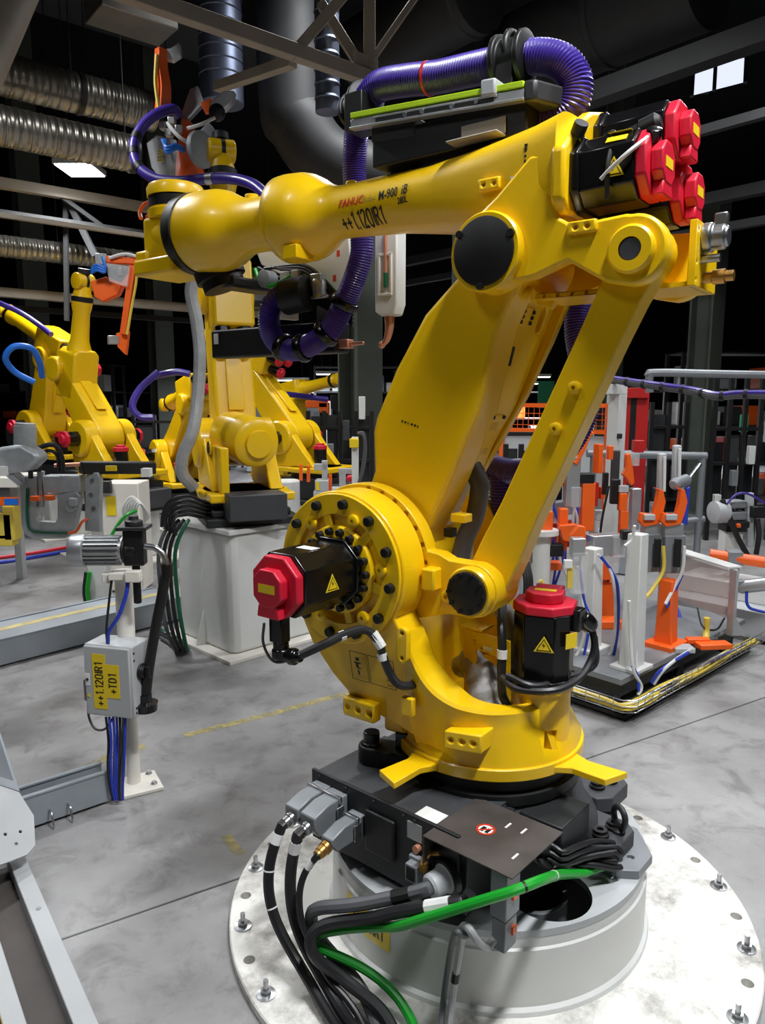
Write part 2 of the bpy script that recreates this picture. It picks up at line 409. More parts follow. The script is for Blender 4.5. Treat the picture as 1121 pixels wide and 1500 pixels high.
# worn yellow marking lines painted on the floor
def floor_line(pts, wdt, name='floor_line'):
    mb = MB()
    for a, b in zip(pts[:-1], pts[1:]):
        d = (Vector(b) - Vector(a)).normalized(); n = Vector((-d.y, d.x)) * wdt / 2
        mb.pz([tuple(Vector(a) - n), tuple(Vector(b) - n), tuple(Vector(b) + n), tuple(Vector(a) + n)], .0004, .0014)
    o = mesh_obj(name, mb, 'worn_paint'); o.parent = sub; tag(o, 'worn pale yellow floor marking line')
floor_line([(-.98, 3.47), (-.60, 3.72), (-.28, 3.95), (.12, 4.20)], .05)
floor_line([(-1.35, 3.12), (-1.27, 3.26), (-1.14, 3.36)], .06)
floor_line([(-.60, 2.62), (-.52, 2.50)], .04)
struct('wall_back', MB().bb(-20, 20, 29, 29.3, 0, 9), 'hall_dark')
struct('wall_left', MB().bb(-19.3, -19, -9, 29, 0, 9), 'hall_dark')
struct('wall_right', MB().bb(19, 19.3, -9, 29, 0, 9), 'hall_dark')
struct('wall_front', MB().bb(-19, 19, -9.3, -9, 0, 9), 'hall_dark')
struct('ceiling', MB().bb(-20, 20, -10, 30, 9, 9.2), 'hall_dark')
# ============================================================ MAIN ROBOT'S PEDESTAL
CX, CY = .339, 2.256; CW = Vector((CX, CY, 0))
ped = thing('robot_pedestal', 'low round white steel pedestal bolted to the floor by a ring of anchors', 'pedestal', (CX, CY, 0))
plate_ = part('base_plate', MB().lathe((0, 0, 0), (0, 0, 1), [(0, .826), (.004, .832), (.026, .832), (.03, .828)], 96), 'dusty_white', ped)
part('drum', MB().lathe((0, 0, .03), (0, 0, 1), [(0, .515), (.012, .512), (.02, .502), (.185, .502), (.19, .496), (.235, .496), (.24, .49)], 96, caps=False), 'white_paint', ped)
hx, hy, hr = .13, -.40 + .06, .12
n = 96; vs = []; fs = []
for z in (.25, .27):
    for i in range(n): a = 2 * PI * i / n; vs.append((.497 * math.cos(a), .497 * math.sin(a), z))
    for i in range(n): a = 2 * PI * i / n; vs.append((hx + hr * math.cos(a), hy + hr * math.sin(a), z))
for i in range(n):
    j = (i + 1) % n
    fs += [(2 * n + i, 2 * n + j, 3 * n + j, 3 * n + i), (i, n + i, n + j, j), (i, j, 2 * n + j, 2 * n + i), (n + i, 3 * n + i, 3 * n + j, n + j)]
part('top_plate', MB().add(vs, fs), 'light_grey', ped)
part('inner_tube', MB().lathe((.10, -.28, .03), (0, 0, 1), [(0, .10), (.2, .10), (.2, .085), (.05, .085)], 32), 'mid_grey', ped)
bolt0 = None; HOLES = MB()
for k in range(34):
    a = R(-19.5 + 10.59 * k); p = (.79 * math.cos(a), .79 * math.sin(a))
    if k % 2 == 0:
        if bolt0 is None:
            bolt0 = part('anchor_bolt', MB().lathe((0, 0, .03), (0, 0, 1), [(0, .027), (.004, .027), (.005, .02), (.006, .015)], 20).lathe((0, 0, .036), (0, 0, 1), [(0, .0155), (.012, .0155)], 6).cyl((0, 0, .048), (0, 0, .075), .0075, n=10), 'steel', ped)
            bolt0.location = (p[0], p[1], 0)
        else: share('anchor_bolt', bolt0, ped, (p[0], p[1], 0), (0, 0, a * 3))
    else:
        HOLES.cyl((p[0], p[1], .029), (p[0], p[1], .031), .0175, n=20)
cut(plate_, HOLES, .035)
# yellow number plate on the drum, mostly behind the cables
def wrap_drum(mb, r, a0, z0):
    out = []
    for p in mb.v:
        a = a0 + p[0] / r; out.append((r * math.cos(a), r * math.sin(a), z0 + p[1]))
    mb.v = out; return mb
g = MB(); NN = 12
vs = [(x * .20 / NN, y, 0) for y in (0, .085) for x in range(NN + 1)]
g.add(vs, [(i, i + 1, NN + 2 + i, NN + 1 + i) for i in range(NN)])
np_ = part('number_plate', wrap_drum(g, .5035, R(-152), .118), 'yellow_label', ped, label='yellow number plate on the drum')
t = slice_v(stroke_mb('++1.120IR1', .042, .14, .8), .05)
part('lettering', wrap_drum(place_text(t, (.016, .022, 0), (1, 0, 0), (0, 1, 0)), .5045, R(-152), .118), 'ink', np_)

# ============================================================ MAIN ROBOT
ZB = .27
rob = thing('industrial_robot', 'large yellow robot arm with a parallel link bar on the low round pedestal', 'robot', (CX, CY, ZB), R(143.3), z0=ZB)
# --- black base casting (its own yaw): frame BM
BM = Matrix.Rotation(R(-41 - 143.3), 4, 'Z')
b = MB(BM)
b.lathe((0, 0, .30), (0, 0, 1), [(0, .36), (.05, .35), (.10, .315), (.19, .285), (.21, .27)], 48)
b.bb(-.335, .20, -.44, -.05, .315, .51)
base = part('robot_base', b, 'base_grey', rob, .006)
part('slew_ring', MB().lathe((0, 0, .50), (0, 0, 1), [(0, .29), (.03, .29), (.035, .272), (.08, .272)], 64), 'black', rob)
for (px, py) in ((.33, .10), (-.33, .12), (-.2, .34), (.2, .36), (-.36, -.2)):
    sx = 1 if px > 0 else -1
    q = MB(BM); q.pz([(px - .16 * sx, py - .10), (px + .06 * sx, py - .10), (px + .10 * sx, py - .06), (px + .10 * sx, py + .06), (px + .06 * sx, py + .10), (px - .16 * sx, py + .10)], .295, .345)
    ft = part('foot', q, 'base_grey', base, .005)
    q = MB(BM)
    for (ax, ay) in ((.045, .035), (.03, -.03)): q.lathe((px + ax * sx, py + ay, .345), (0, 0, 1), [(0, .026), (.01, .026), (.012, .021), (.022, .021), (.022, .010), (.014, .010)], 18)
    parts('foot_bolt', q, 'black', ft)
    if px == .33 and py > 0: FOOT = ft
q = MB(BM); q.pz([(.15, .012), (.44, .012), (.492, .05), (.492, .15), (.40, .26), (.15, .26)], .27, .297)
pad = part('pad_plate', q, 'mid_grey', base, .002)
q = MB(BM)
for p in ((.40, .06), (.445, .10)): q.cyl((p[0], p[1], .2965), (p[0], p[1], .2985), .011, n=14)
cut(pad, q)
q = MB(BM); ex, ey = .395, .125
q.torus((ex, ey, .395), (.55, .83, 0), .03, .0095, 28, 10).lathe((ex, ey, .345), (0, 0, 1), [(0, .02), (.008, .02), (.016, .011), (.024, .010)], 16)
part('eye_bolt', q, 'dark_steel', base)
# connector panel
q = MB(BM); q.bb(-.345, .205, -.452, -.440, .30, .525)
panel = part('connector_panel', q, 'base_dark', base, .002)
q = MB(BM); q.bb(-.335, .20, -.445, -.12, .511, .517); part('top_sheet', q, 'base_grey', base, .001)
q = MB(BM); q.bb(-.115, -.005, -.466, -.452, .36, .485); part('blank_cover', q, 'black', panel, .006)
q = MB(BM); q.bb(.035, .085, -.4535, -.452, .455, .505); part('rating_plate', q, 'light_grey', panel)
q = MB(BM); q.bb(.045, .12, -.435, -.38, .517, .519); part('paper_label', q, 'sign_white', base)
q = MB(BM)
for x in (-.31, -.2, -.09, .02, .06, .15): q.cyl((x, -.4525, .513), (x, -.457, .513), .005, n=10)
parts('panel_screw', q, 'dark_steel', panel)
# multipole connector hoods with glands
HOODS = [(-.292, .455, .062, .085), (-.225, .452, .066, .09), (-.148, .425, .05, .07)]
for i, (x, z, wd, hg) in enumerate(HOODS):
    q = MB(BM); q.bb(x - wd / 2, x + wd / 2, -.475, -.452, z - hg / 2, z + hg / 2)
    q.prism([(-.475, z - hg / 2 + .004), (-.565, z - hg / 2 + .004), (-.585, z - hg / 2 + .03), (-.585, z + hg / 2 - .022), (-.53, z + hg / 2 - .004), (-.475, z + hg / 2 - .004)], (x - wd / 2 + .003, 0, 0), (0, 1, 0), (0, 0, 1), (wd - .006, 0, 0))
    hood = part('plug_hood', q, 'mid_grey', panel, .004, label='grey plug hood with locking lever')
    q = MB(BM); q.bb(x - wd / 2 - .004, x + wd / 2 + .004, -.49, -.478, z + hg / 2 - .016, z + hg / 2 + .004); q.bb(x + wd / 2, x + wd / 2 + .004, -.50, -.47, z - .03, z + .02)
    part('lever', q, 'steel', hood, .002)
    q = MB(BM); q.lathe((x, -.583, z - .012), (0, -1, -.25), [(0, .02), (.012, .02), (.014, .017), (.03, .017), (.032, .0145), (.04, .0145)], 14)
    part('gland', q, 'brass' if i == 2 else 'steel', hood)
q = MB(BM); q.bb(.065, .105, -.50, -.452, .365, .415); q.bb(.058, .112, -.476, -.46, .355, .425); part('socket', q, 'mid_grey', panel, .003)
q = MB(BM); q.bb(.071, .099, -.5015, -.4995, .372, .408); part('socket_insert', q, 'black', panel)
q = MB(BM); q.tube([(.125, -.452, .455), (.125, -.475, .455), (.118, -.48, .44), (.115, -.48, .41)], .010, 10).cyl((.115, -.48, .425), (.115, -.48, .405), .014, n=6).cyl((.13, -.47, .455), (.16, -.47, .47), .007, n=8)
part('air_elbow', q, 'brass', panel)
q = MB(BM); q.cyl((.075, -.452, .44), (.075, -.468, .44), .011, n=14); part('plug_cap', q, 'copper', panel)
q = MB(BM); q.lathe((.175, -.452, .40), (-.25, -1, -.1), [(0, .045), (.012, .045), (.016, .034), (.06, .032), (.066, .026)], 20); part('cable_gland', q, 'light_grey', panel)
q = MB(BM); q.lathe((.175, -.452, .40), (-.25, -1, -.1), [(-.004, .05), (.014, .05)], 20); part('gland_flange', q, 'black', panel)
# rusty cover plate over the connection box
q = MB(BM); q.bb(.125, .395, -.50, -.245, .515, .519); q.bb(.125, .129, -.50, -.245, .44, .515); cov = part('cover_plate', q, 'cover_brown', base, .001, label='dusty folded cover plate with a prohibition sign')
q = MB(BM); q.ring((.235, -.37, .5192), (0, 0, 1), .026, .02, .001, 28); q.bar((.22, -.385, .5198), (.25, -.355, .5198), .005, .0006); part('sign_ring', q, 'ink_red', cov)
q = MB(BM); q.cyl((.235, -.37, .5188), (.235, -.37, .5196), .021, n=28); part('sign_disc', q, 'sign_white', cov)
q = MB(BM); q.bb(.222, .233, -.383, -.36, .5194, .5199); q.bb(.238, .248, -.383, -.36, .5194, .5199); parts('sign_figure', q, 'ink', cov)
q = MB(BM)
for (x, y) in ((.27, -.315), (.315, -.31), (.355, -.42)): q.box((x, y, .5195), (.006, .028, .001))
parts('white_mark', q, 'sign_white', cov)  # plain thin white rectangles laid flat on the cover plate
q = MB(BM); q.bb(.135, .225, -.44, -.2, .30, .50); part('junction_box', q, 'base_dark', base, .003)
q = MB(BM); q.bb(.23, .365, -.19, -.02, .40, .49); part('side_box', q, 'base_dark', base, .004)
q = MB(BM); q.bb(.325, .372, -.485, -.42, .38, .508); part('grey_plug', q, 'mid_grey', base, .003)
q = MB(BM); q.bb(.328, .368, -.48, -.425, .29, .376); part('grey_plug', q, 'mid_grey', base, .003)
q = MB(BM)
for z in (.335, .43): q.bb(.372, .378, -.46, -.44, z, z + .02)
parts('locking_tab', q, 'orange', base)
q = MB(BM); q.lathe((.31, -.19, .44), (.3, -1, -.1), [(0, .035), (.02, .035), (.022, .028), (.05, .026)], 18); part('rear_gland', q, 'black_gloss', base)
q = MB(BM); q.cyl((.265, -.19, .47), (.265, -.21, .47), .01, n=10).cyl((.245, -.19, .47), (.245, -.21, .47), .01, n=10); parts('air_fitting', q, 'steel', base)
# rubber hard-stop buffer
q = MB(); q.M = None
st = MB(BM @ Matrix.Translation((-.20, -.26, 0)) @ Matrix.Rotation(R(22), 4, 'Z'))
st.pz(circ(-.055, 0, .042, 90, 270, 8) + circ(.055, 0, .05, -90, 90, 8), .517, .575); stp = part('stop_block', st, 'black', base, .006)
st = MB(BM @ Matrix.Translation((-.20, -.26, 0)) @ Matrix.Rotation(R(22), 4, 'Z'))
st.lathe((-.055, 0, .575), (0, 0, 1), [(0, .034), (.006, .034), (.008, .026), (.04, .026)], 18); st.box((.055, .01, .60), (.055, .05, .06)); parts('stop_pin', st, 'black_gloss', stp, .004)

# --- yellow rotating column
J2 = (.332, 1.144); J3 = (-.08, 2.028); LV = (-.06, 1.112); PIN = (-.46, 1.994)
t = MB(); t.lathe((0, 0, 0), (0, 0, 1), [(.578, 0.0), (.578, .262), (.578, .283), (.612, .287), (.625, .282), (.705, .238), (.768, .232), (.772, .226), (.772, .214), (.705, .214), (.70, 0.0)], 72)
turret = part('column_ring', t, 'yellow', rob); part('column_rim', MB().lathe((0, 0, .577), (0, 0, 1), [(0, .27), (0, .294), (.003, .297), (.034, .297), (.037, .294), (.037, .27)], 72, caps=False), 'yellow', turret)
def cheek(side):
    poly = circ(J2[0], J2[1], .235, -44, 211, 44) + [(.083, .95), (.06, .90), (.06, .615), (.108, .655), (.235, .692), (.337, .684), (.336, .745), (.383, .796), (.452, .892)]
    m = MB(); m.py(poly, .225 * side, .335 * side)
    m.v = [(x, y - side * max(0, .86 - z) * (.30 if abs(y) > .3 else .05), z) for x, y, z in m.v]
    return m
nc = part('column_cheek', cheek(1), 'yellow', rob, .012, seg=3); fc = part('column_cheek', cheek(-1), 'yellow', rob, .012, seg=3)
# bowl wall joining the cheeks at front, and motor shelf behind
t = MB(); t.cyl((-.185, .02, .60), (-.185, .02, .80), .088, n=40); t.cyl((-.185, .02, .80), (-.185, .02, .82), .094, n=40); shelf_ = part('motor_shelf', t, 'yellow', rob, .015)
t = MB(); t.bb(.16, .24, -.24, .24, .62, .98); part('column_web', t, 'yellow', rob, .01)
def bowl(side):
    S = [((.10, .335), (.10, .30), (.10, .262), (.10, .225), .985), ((.07, .335), (.07, .30), (.07, .263), (.07, .225), .92), ((.04, .333), (.04, .297), (.04, .267), (.04, .222), .872), ((0, .325), (0, .292), (0, .274), (0, .216), .832), ((-.05, .306), (-.05, .282), (-.05, .280), (-.045, .21), .803)]
    for a, ot, md, ob, it, zt in ((108, .292, .273, .287, .208, .788), (118, .275, .262, .288, .207, .778), (130, .258, .252, .289, .206, .772), (145, .245, .244, .289, .206, .769), (160, .24, .241, .289, .206, .768), (180, .238, .24, .289, .206, .768), (200, .238, .24, .289, .206, .768)):
        c, s_ = math.cos(R(a)), math.sin(R(a)); S.append(((ot * c, ot * s_), (md * c, md * s_), (ob * c, ob * s_), (it * c, it * s_), zt))
    flat = [list(o_) + list(m_) + list(b_) + list(i_) + [z_] for o_, m_, b_, i_, z_ in S]; T = []
    for i in range(len(flat) - 1):
        a_, b_, c_, d_ = flat[max(i - 1, 0)], flat[i], flat[i + 1], flat[min(i + 2, len(flat) - 1)]
        for k in range(4):
            u_ = k / 4; T.append([.5 * (2 * q + (r_ - p_) * u_ + (2 * p_ - 5 * q + 4 * r_ - w_) * u_ * u_ + (3 * q - p_ - 3 * r_ + w_) * u_ ** 3) for p_, q, r_, w_ in zip(a_, b_, c_, d_)])
    T.append(flat[-1]); S = [((v[0], v[1]), (v[2], v[3]), (v[4], v[5]), (v[6], v[7]), v[8]) for v in T]
    m = MB(); vs = []; fs = []
    for ot, md, ob, it, zt in S:
        vs += [(ob[0], ob[1], .60), (ob[0], ob[1], .625), (md[0], md[1], .712), (ot[0], ot[1], zt - .01), (ot[0] * .97, ot[1] * .975, zt), (it[0] * 1.02, it[1] * 1.02, zt), (it[0], it[1], zt - .01), (it[0], it[1], .60)]
    for i in range(len(S) - 1):
        for k in range(8): q = (k + 1) % 8; fs.append((i * 8 + k, i * 8 + q, i * 8 + 8 + q, i * 8 + 8 + k))
    fs += [tuple(range(7, -1, -1)), tuple(range(len(S) * 8 - 8, len(S) * 8))]
    m.add([(x, y * side, z) for x, y, z in vs], fs if side < 0 else [tuple(reversed(f)) for f in fs]); return m
bwn = part('bowl_wall', bowl(1), 'yellow', rob, ang=32); part('bowl_wall', bowl(-1), 'yellow', rob, ang=32)
# lifting lugs / bolt blocks
t = MB(); t.prism([(0, 0), (.12, 0), (.12, .055), (0, .055)], (-.035, .235, .672), Vector((-.85, -.25, 0)), (0, 0, 1), Vector((.0, .09, -.0))); tb = part('bolt_block', t, 'yellow', rob, .005)
t = MB()
for k in range(3):
    p = Vector((-.035, .3255, .70)) + Vector((-.85, -.25, 0)) * (.022 + .036 * k); t.cyl(p, p + Vector((0, .0015, 0)), .008, n=12)
cut(tb, t)
t = MB(); t.bb(.215, .335, .285, .325, .675, .735); lb = part('bolt_block', t, 'yellow', rob, .006)
t = MB()
for k in range(3): t.cyl((.318 - .042 * k, .325, .705), (.318 - .042 * k, .3265, .705), .009, n=12)
cut(lb, t)
t = MB(); t.pz([(.11, .25), (.092, .32), (.118, .425), (.04, .46), (.03, .345), (-.02, .27)], .583, .603); part('stop_arm', t, 'yellow', rob, .003, label='flared yellow stop arm')
t = MB(); t.pz([(-.26, .12), (-.32, .085), (-.42, .095), (-.455, .015), (-.34, .015), (-.27, -.02)], .583, .603); part('stop_arm', t, 'yellow', rob, .003, label='flared yellow stop arm')
for tgt in (bwn, turret, shelf_):                           # inspection opening through the bowl wall
    t = MB(); t.prism([(-.030, -.015), (.022, -.030), (.030, .026), (-.006, .030)], Vector((-.258, .095, .668)) - Vector((-.9, .38, .15)) * .02, Vector((-.38, -.92, 0)), (0, 0, 1), Vector((-.9, .38, .15)) * .07); cut(tgt, t, .07)
# J2 drive face on near cheek
t = MB(); t.ring((J2[0], .335, J2[1]), (0, 1, 0), .228, .165, .012, 64); t.lathe((J2[0], .335, J2[1]), (0, 1, 0), [(0, .135), (.016, .132), (.018, .128)], 48)
for k in range(6):
    a = R(15 + 60 * k); t.prism([(.12, -.014), (.20, -.014), (.20, .014), (.12, .014)], (J2[0], .335, J2[1]), (math.cos(a), 0, math.sin(a)), (-math.sin(a), 0, math.cos(a)), (0, .011, 0))
dr = part('drive_flange', t, 'yellow', nc, .003)
bsrc = None
for k in range(12):
    a = R(8 + 30 * k); loc = (J2[0] + .2 * math.cos(a), .347, J2[1] + .2 * math.sin(a))
    if bsrc is None:
        bsrc = part('cap_screw', MB().lathe((0, 0, 0), (0, 1, 0), [(0, .015), (.016, .0145), (.018, .012)], 14), 'black', dr); bsrc.location = loc
    else: share('cap_screw', bsrc, dr, loc)
bs2 = None
for k in range(18):
    a = R(20 * k); loc = (J2[0] + .116 * math.cos(a), .353, J2[1] + .116 * math.sin(a))
    if bs2 is None:
        bs2 = part('flange_screw', MB().lathe((0, 0, 0), (0, 1, 0), [(0, .0115), (.016, .011), (.018, .009)], 12), 'black', dr); bs2.location = loc
    else: share('flange_screw', bs2, dr, loc)
bs3 = None
for k in range(6):
    a = R(-7 + 60 * k); loc = (J2[0] + .165 * math.cos(a), .347, J2[1] + .165 * math.sin(a))
    if bs3 is None:
        bs3 = part('boss', MB().lathe((0, 0, 0), (0, 1, 0), [(0, .02), (.010, .019), (.012, .015), (.012, .006), (.006, .006)], 16), 'yellow', dr); bs3.location = loc
    else: share('boss', bs3, dr, loc)
# servo motor builder along an axis
def servo(parent, p0, d, length, rr, capr, warn=None, plug=None, up=(0, 0, 1), yellow=None):
    d = Vector(d).normalized(); up = Vector(up); u = d.cross(up).normalized(); v = u.cross(d)
    p0 = Vector(p0); m = MB(); m.prism(octa(rr, .9), p0, u, v, d * length)
    m.prism(octa(rr * 1.12, .8), p0, u, v, d * .022)
    mo = part('servo_motor', m, 'black_gloss', parent, .004, label='black servo motor with red end cap')
    m = MB(); m.prism(octa(capr, .72), p0 + d * length, u, v, d * .028); c = part('end_cap', m, 'red', mo, .005)
    m = MB(); m.prism(octa(capr * .62, .8), p0 + d * (length + .028), u, v, d * .03); m.prism([(-capr * .5, -capr * .98), (capr * .5, -capr * .98), (capr * .42, -capr * .55), (-capr * .42, -capr * .55)], p0 + d * (length + .028), u, v, d * .028)
    part('encoder_cover', m, 'red', mo, .004)
    m = MB(); m.prism([(-capr * .36, -.012), (capr * .36, -.012), (capr * .36, .012), (-capr * .36, .012)], p0 + d * (length + .058), u, v, d * .001); part('type_plate', m, 'yellow_label', mo)
    if warn:
        wc, wu, wv, wn, ws = [Vector(k) if isinstance(k, (tuple, Vector)) else k for k in warn]
        m = MB(); m.prism([(-ws, -ws * .75), (ws, -ws * .75), (0, ws)], wc, wu, wv, wn * .0015); wl = part('warning_sign', m, 'yellow_label', mo)
        m = MB(); m.prism([(-ws * .75, -ws * .62), (ws * .75, -ws * .62), (0, ws * .72)], wc + wn * .0015, wu, wv, wn * .0006); m2 = MB(); m2.v = m.v; m2.f = m.f
        part('sign_triangle', m, 'ink', wl)
        m = MB(); m.prism([(-ws * .6, -ws * .53), (ws * .6, -ws * .53), (0, ws * .55)], wc + wn * .0021, wu, wv, wn * .0005); part('sign_field', m, 'yellow_label', wl)
        m = MB(); m.prism([(-.1 * ws, -.35 * ws), (.16 * ws, .02 * ws), (-.02 * ws, .04 * ws), (.06 * ws, .35 * ws), (-.18 * ws, -.02 * ws), (0, -.04 * ws)], wc + wn * .0026, wu, wv, wn * .0005); part('sign_bolt', m, 'ink', wl)
    return mo
mj2 = servo(rob, (J2[0], .353, J2[1]), (0, 1, 0), .232, .088, .084, warn=((J2[0] - .0885, .475, J2[1] - .005), (0, -1, 0), (0, 0, 1), (-1, 0, 0), .028))
m = MB(); m.prism([(-.03, 0), (.03, 0), (.03, .035), (-.03, .035)], (J2[0] - .01, .47, J2[1] + .0885), (1, 0, 0), (0, 1, 0), (0, 0, .001)); part('paper_label', m, 'sign_white', mj2)
m = MB(); m.bb(J2[0] - .02, J2[0] + .025, 0.575, .612, .985, 1.06); m.lathe((J2[0], .592, .985), (0, 0, -1), [(0, .022), (.02, .022), (.022, .026), (.045, .026), (.05, .02)], 16)
m.lathe((J2[0] - .0, .592, .945), (-1, -.1, .1), [(0, .018), (.03, .018), (.032, .024), (.05, .024), (.055, .016), (.07, .014)], 14); part('power_plug', m, 'black_gloss', mj2, .003)
m = MB(); m.tube([(.27, .585, .955), (.22, .53, .985), (.20, .48, 1.0), (.17, .42, 1.005), (.14, .40, .97), (.135, .385, .93), (.12, .375, .88), (.095, .365, .845), (.075, .33, .835), (.07, .26, .835)], .0125, 10); part('motor_cable', m, 'cable_black', rob)
m = MB(); m.tube([(J2[0] + .03, .625, 1.04), (J2[0] + .035, .625, .98), (J2[0] + .01, .61, .93), (.28, .595, .945)], .004, 6); part('earth_wire', m, 'cable_grey', rob)
m = MB()
for p, q in (((.155, .405, .995), (.13, .395, .955)), ((.137, .388, .935), (.134, .385, .915)), ((.206, .49, .996), (.20, .475, .999))): m.cyl(p, q, .0145, n=10)
parts('cable_tie', m, 'sign_white', rob)
m = MB(); m.py([(.055, .805), (.108, .805), (.108, .862), (.055, .862)], .30, .345); cut(nc, m, .05)
m = MB(); m.prism([(-.02, 0), (.02, 0), (.02, .055), (-.02, .055)], (.08, .325, .745), (1, 0, 0), (0, .0, 1), (0, .02, 0)); part('clip_block', m, 'yellow', nc, .004)
m = MB(); m.py(circ(.093, .99, .018, 0, 180, 8) + circ(.093, .92, .018, 180, 360, 8), .33, .352); cb = part('lug', m, 'yellow', nc, .003)
m = MB().cyl((.093, .352, .992), (.093, .3535, .992), .006, n=10).cyl((.093, .352, .918), (.093, .3535, .918), .006, n=10); cut(cb, m, .018)
# maintenance diagrams printed on the cheek
def frame_mb(x0, x1, z0, z1, y, wd=.0015):
    m = MB()
    for a in ((x0, x1, z0, z0 + wd), (x0, x1, z1 - wd, z1), (x0, x0 + wd, z0, z1), (x1 - wd, x1, z0, z1)): m.bb(a[0], a[1], y, y + .001, a[2], a[3])
    return m
m = frame_mb(.235, .30, .80, .895, .3345); m2 = frame_mb(.135, .23, .80, .895, .3345)
def tilt(m): m.v = [(x, y - max(0, .86 - z) * .30, z - (.30 - x) * .0) for x, y, z in m.v]; return m
m.bb(.262, .275, .3345, .3355, .868, .878); m.bb(.255, .28, .3345, .3355, .86, .864); m.bb(.265, .275, .3345, .3355, .845, .86); m.bb(.258, .272, .3345, .3355, .842, .846); m.bb(.266, .272, .3345, .3355, .82, .838)
m.add(m2.v, m2.f)
for k in range(5): m.bb(.145, .165, .3345, .3355, .81 + .018 * k, .812 + .018 * k)
part('axis_diagram', tilt(m), 'ink', nc, label='thin black axis diagram printed on the yellow cheek')
m = MB()
for k, (wd, hg) in enumerate(((.007, .006), (.007, .006), (.004, .008), (.004, .008), (.009, .008), (.009, .007))): m.bb(.115 - k * .0125 - wd, .115 - k * .0125, .3345, .3355, .735 - k * .001, .735 + hg)
part('stencil_mark', tilt(m), 'ink', nc)

# J1 motor standing on its shelf
j1m = servo(rob, (-.19, .02, .82), (0, 0, 1), .215, .082, .088, up=(-.25, 1, 0), warn=((-.2285, .1055, .955), (-1, -.35, 0), (0, 0, 1), (-.33, .94, 0), .027))
m = MB(); m.prism([(-.022, -.022), (.022, -.022), (.022, .022), (-.022, .022)], (-.286, .05, .965), Vector((-.35, -.93, 0)), (0, 0, 1), Vector((-.002, .001, 0))); part('caution_label', m, 'yellow_label', j1m)
m = MB(); m.bb(-.30, -.26, -.02, .03, .985, 1.05); m.lathe((-.285, -.02, 1.02), (-.3, -.6, -.6), [(0, .025), (.03, .028), (.05, .026), (.06, .02)], 14); part('power_plug', m, 'black_gloss', j1m, .004)
m = MB(); m.tube([(-.30, -.06, .99), (-.315, -.06, .93), (-.31, -.04, .88), (-.30, .02, .845), (-.27, .12, .835), (-.18, .16, .83), (-.12, .15, .85)], .011, 8); m.tube([(-.31, -.07, .95), (-.31, -.08, .86), (-.26, .0, .835), (-.22, .14, .842), (-.14, .155, .86)], .010, 8); part('motor_cable', m, 'cable_black', rob)
m = MB(); m.tube([(-.02, -.05, 1.0), (-.05, .02, 1.02), (-.09, .10, .99), (-.11, .13, .93), (-.115, .14, .84), (-.12, .14, .79), (-.14, .15, .76), (-.10, .16, .73)], .013, 10); part('bent_conduit', m, 'cable_black', rob)
m = MB(); m.cyl((-.112, .134, .925), (-.113, .137, .90), .0155, n=12); part('conduit_marker', m, 'sign_white', rob)
# bracket plate and cable bag inside the bowl
m = MB(); m.py([(.035, .955), (-.122, .945), (-.127, .74), (-.108, .74), (-.106, .885), (-.012, .899), (-.014, .75), (.03, .75)], .10, .106); brk = part('bracket_plate', m, 'yellow', rob, .001)
m = MB(); m.bb(-.03, .05, .03, .106, .955, .961); part('bracket_flange', m, 'yellow', brk)
m = MB()
for (x, z) in ((-.005, .925), (-.005, .915), (-.085, .925), (-.085, .915), (-.03, .905), (-.06, .902)): m.cyl((x, .106, z), (x, .107, z), .0045, n=8)
cut(brk, m, .02)
m = MB(); m.bb(-.065, -.035, .106, .1075, .902, .914); part('tag', m, 'sign_white', brk)
m = MB(); m.tube([(.08, .05, .80), (.03, .07, .84), (-.02, .08, .80), (-.05, .10, .74), (-.06, .10, .71)], [.035, .075], 12, prof=lambda i: .03 + .02 * math.sin(i * 1.3) * .25 + i * .0018); part('cable_bag', m, 'silver_cloth', rob)
m = MB(); m.tube([(.12, -.08, .98), (.06, -.06, 1.03), (.0, -.03, 1.02), (-.05, -.01, .97), (-.06, .0, .86), (-.06, .02, .74)], .03, 12); part('wrapped_conduit', m, 'silver_cloth', rob)

# --- upper arm
def sharp_z(m, f): m.v = [f(*p) for p in m.v]; return m
arm_poly = circ(J3[0], J3[1], .102, 200, -12, 24)[::-1][::-1]
left = [(.157, 1.891), (.259, 1.738), (.335, 1.59), (.347, 1.545), (.342, 1.424), (.385, 1.32)]
low = circ(J2[0], J2[1], .19, 62, -160, 26)
right = [(.14, 1.26), (.06, 1.41), (.01, 1.53), (-.03, 1.62), (-.06, 1.74), (-.085, 1.84), (-.12, 1.91)]
poly = circ(J3[0], J3[1], .102, 205, -10, 24) + left + low + right
m = MB(); m.py(poly, .03, .155);
ua = part('upper_arm', m, 'yellow', rob, .016, seg=3)
inner = [(x + .012, z) for x, z in [(-.11, 1.93), (-.075, 1.84), (-.05, 1.74), (-.02, 1.62), (.02, 1.53), (.07, 1.41), (.15, 1.26)]]
poly2 = [(.03, 2.0), (.147, 1.885), (.25, 1.738), (.33, 1.55), (.33, 1.424), (.36, 1.32)] + low + inner[::-1] + [(-.14, 2.0)]
def taper_far(m):
    Z = [(1.0, -.10), (1.30, -.05), (1.44, -.045), (1.53, -.085), (1.62, -.115), (1.73, -.155), (1.85, -.19), (2.2, -.19)]
    def yf(z):
        for (a, b_), (c_, d_) in zip(Z[:-1], Z[1:]):
            if a <= z <= c_: return b_ + (d_ - b_) * (z - a) / (c_ - a)
        return -.10
    m.v = [(x, y if y > 0 else y + .19 + yf(z), z) for x, y, z in m.v]; return m
m = MB(); m.py(poly2, -.19, .03); taper_far(m); aw_ = part('arm_web', m, 'yellow', ua, .006)
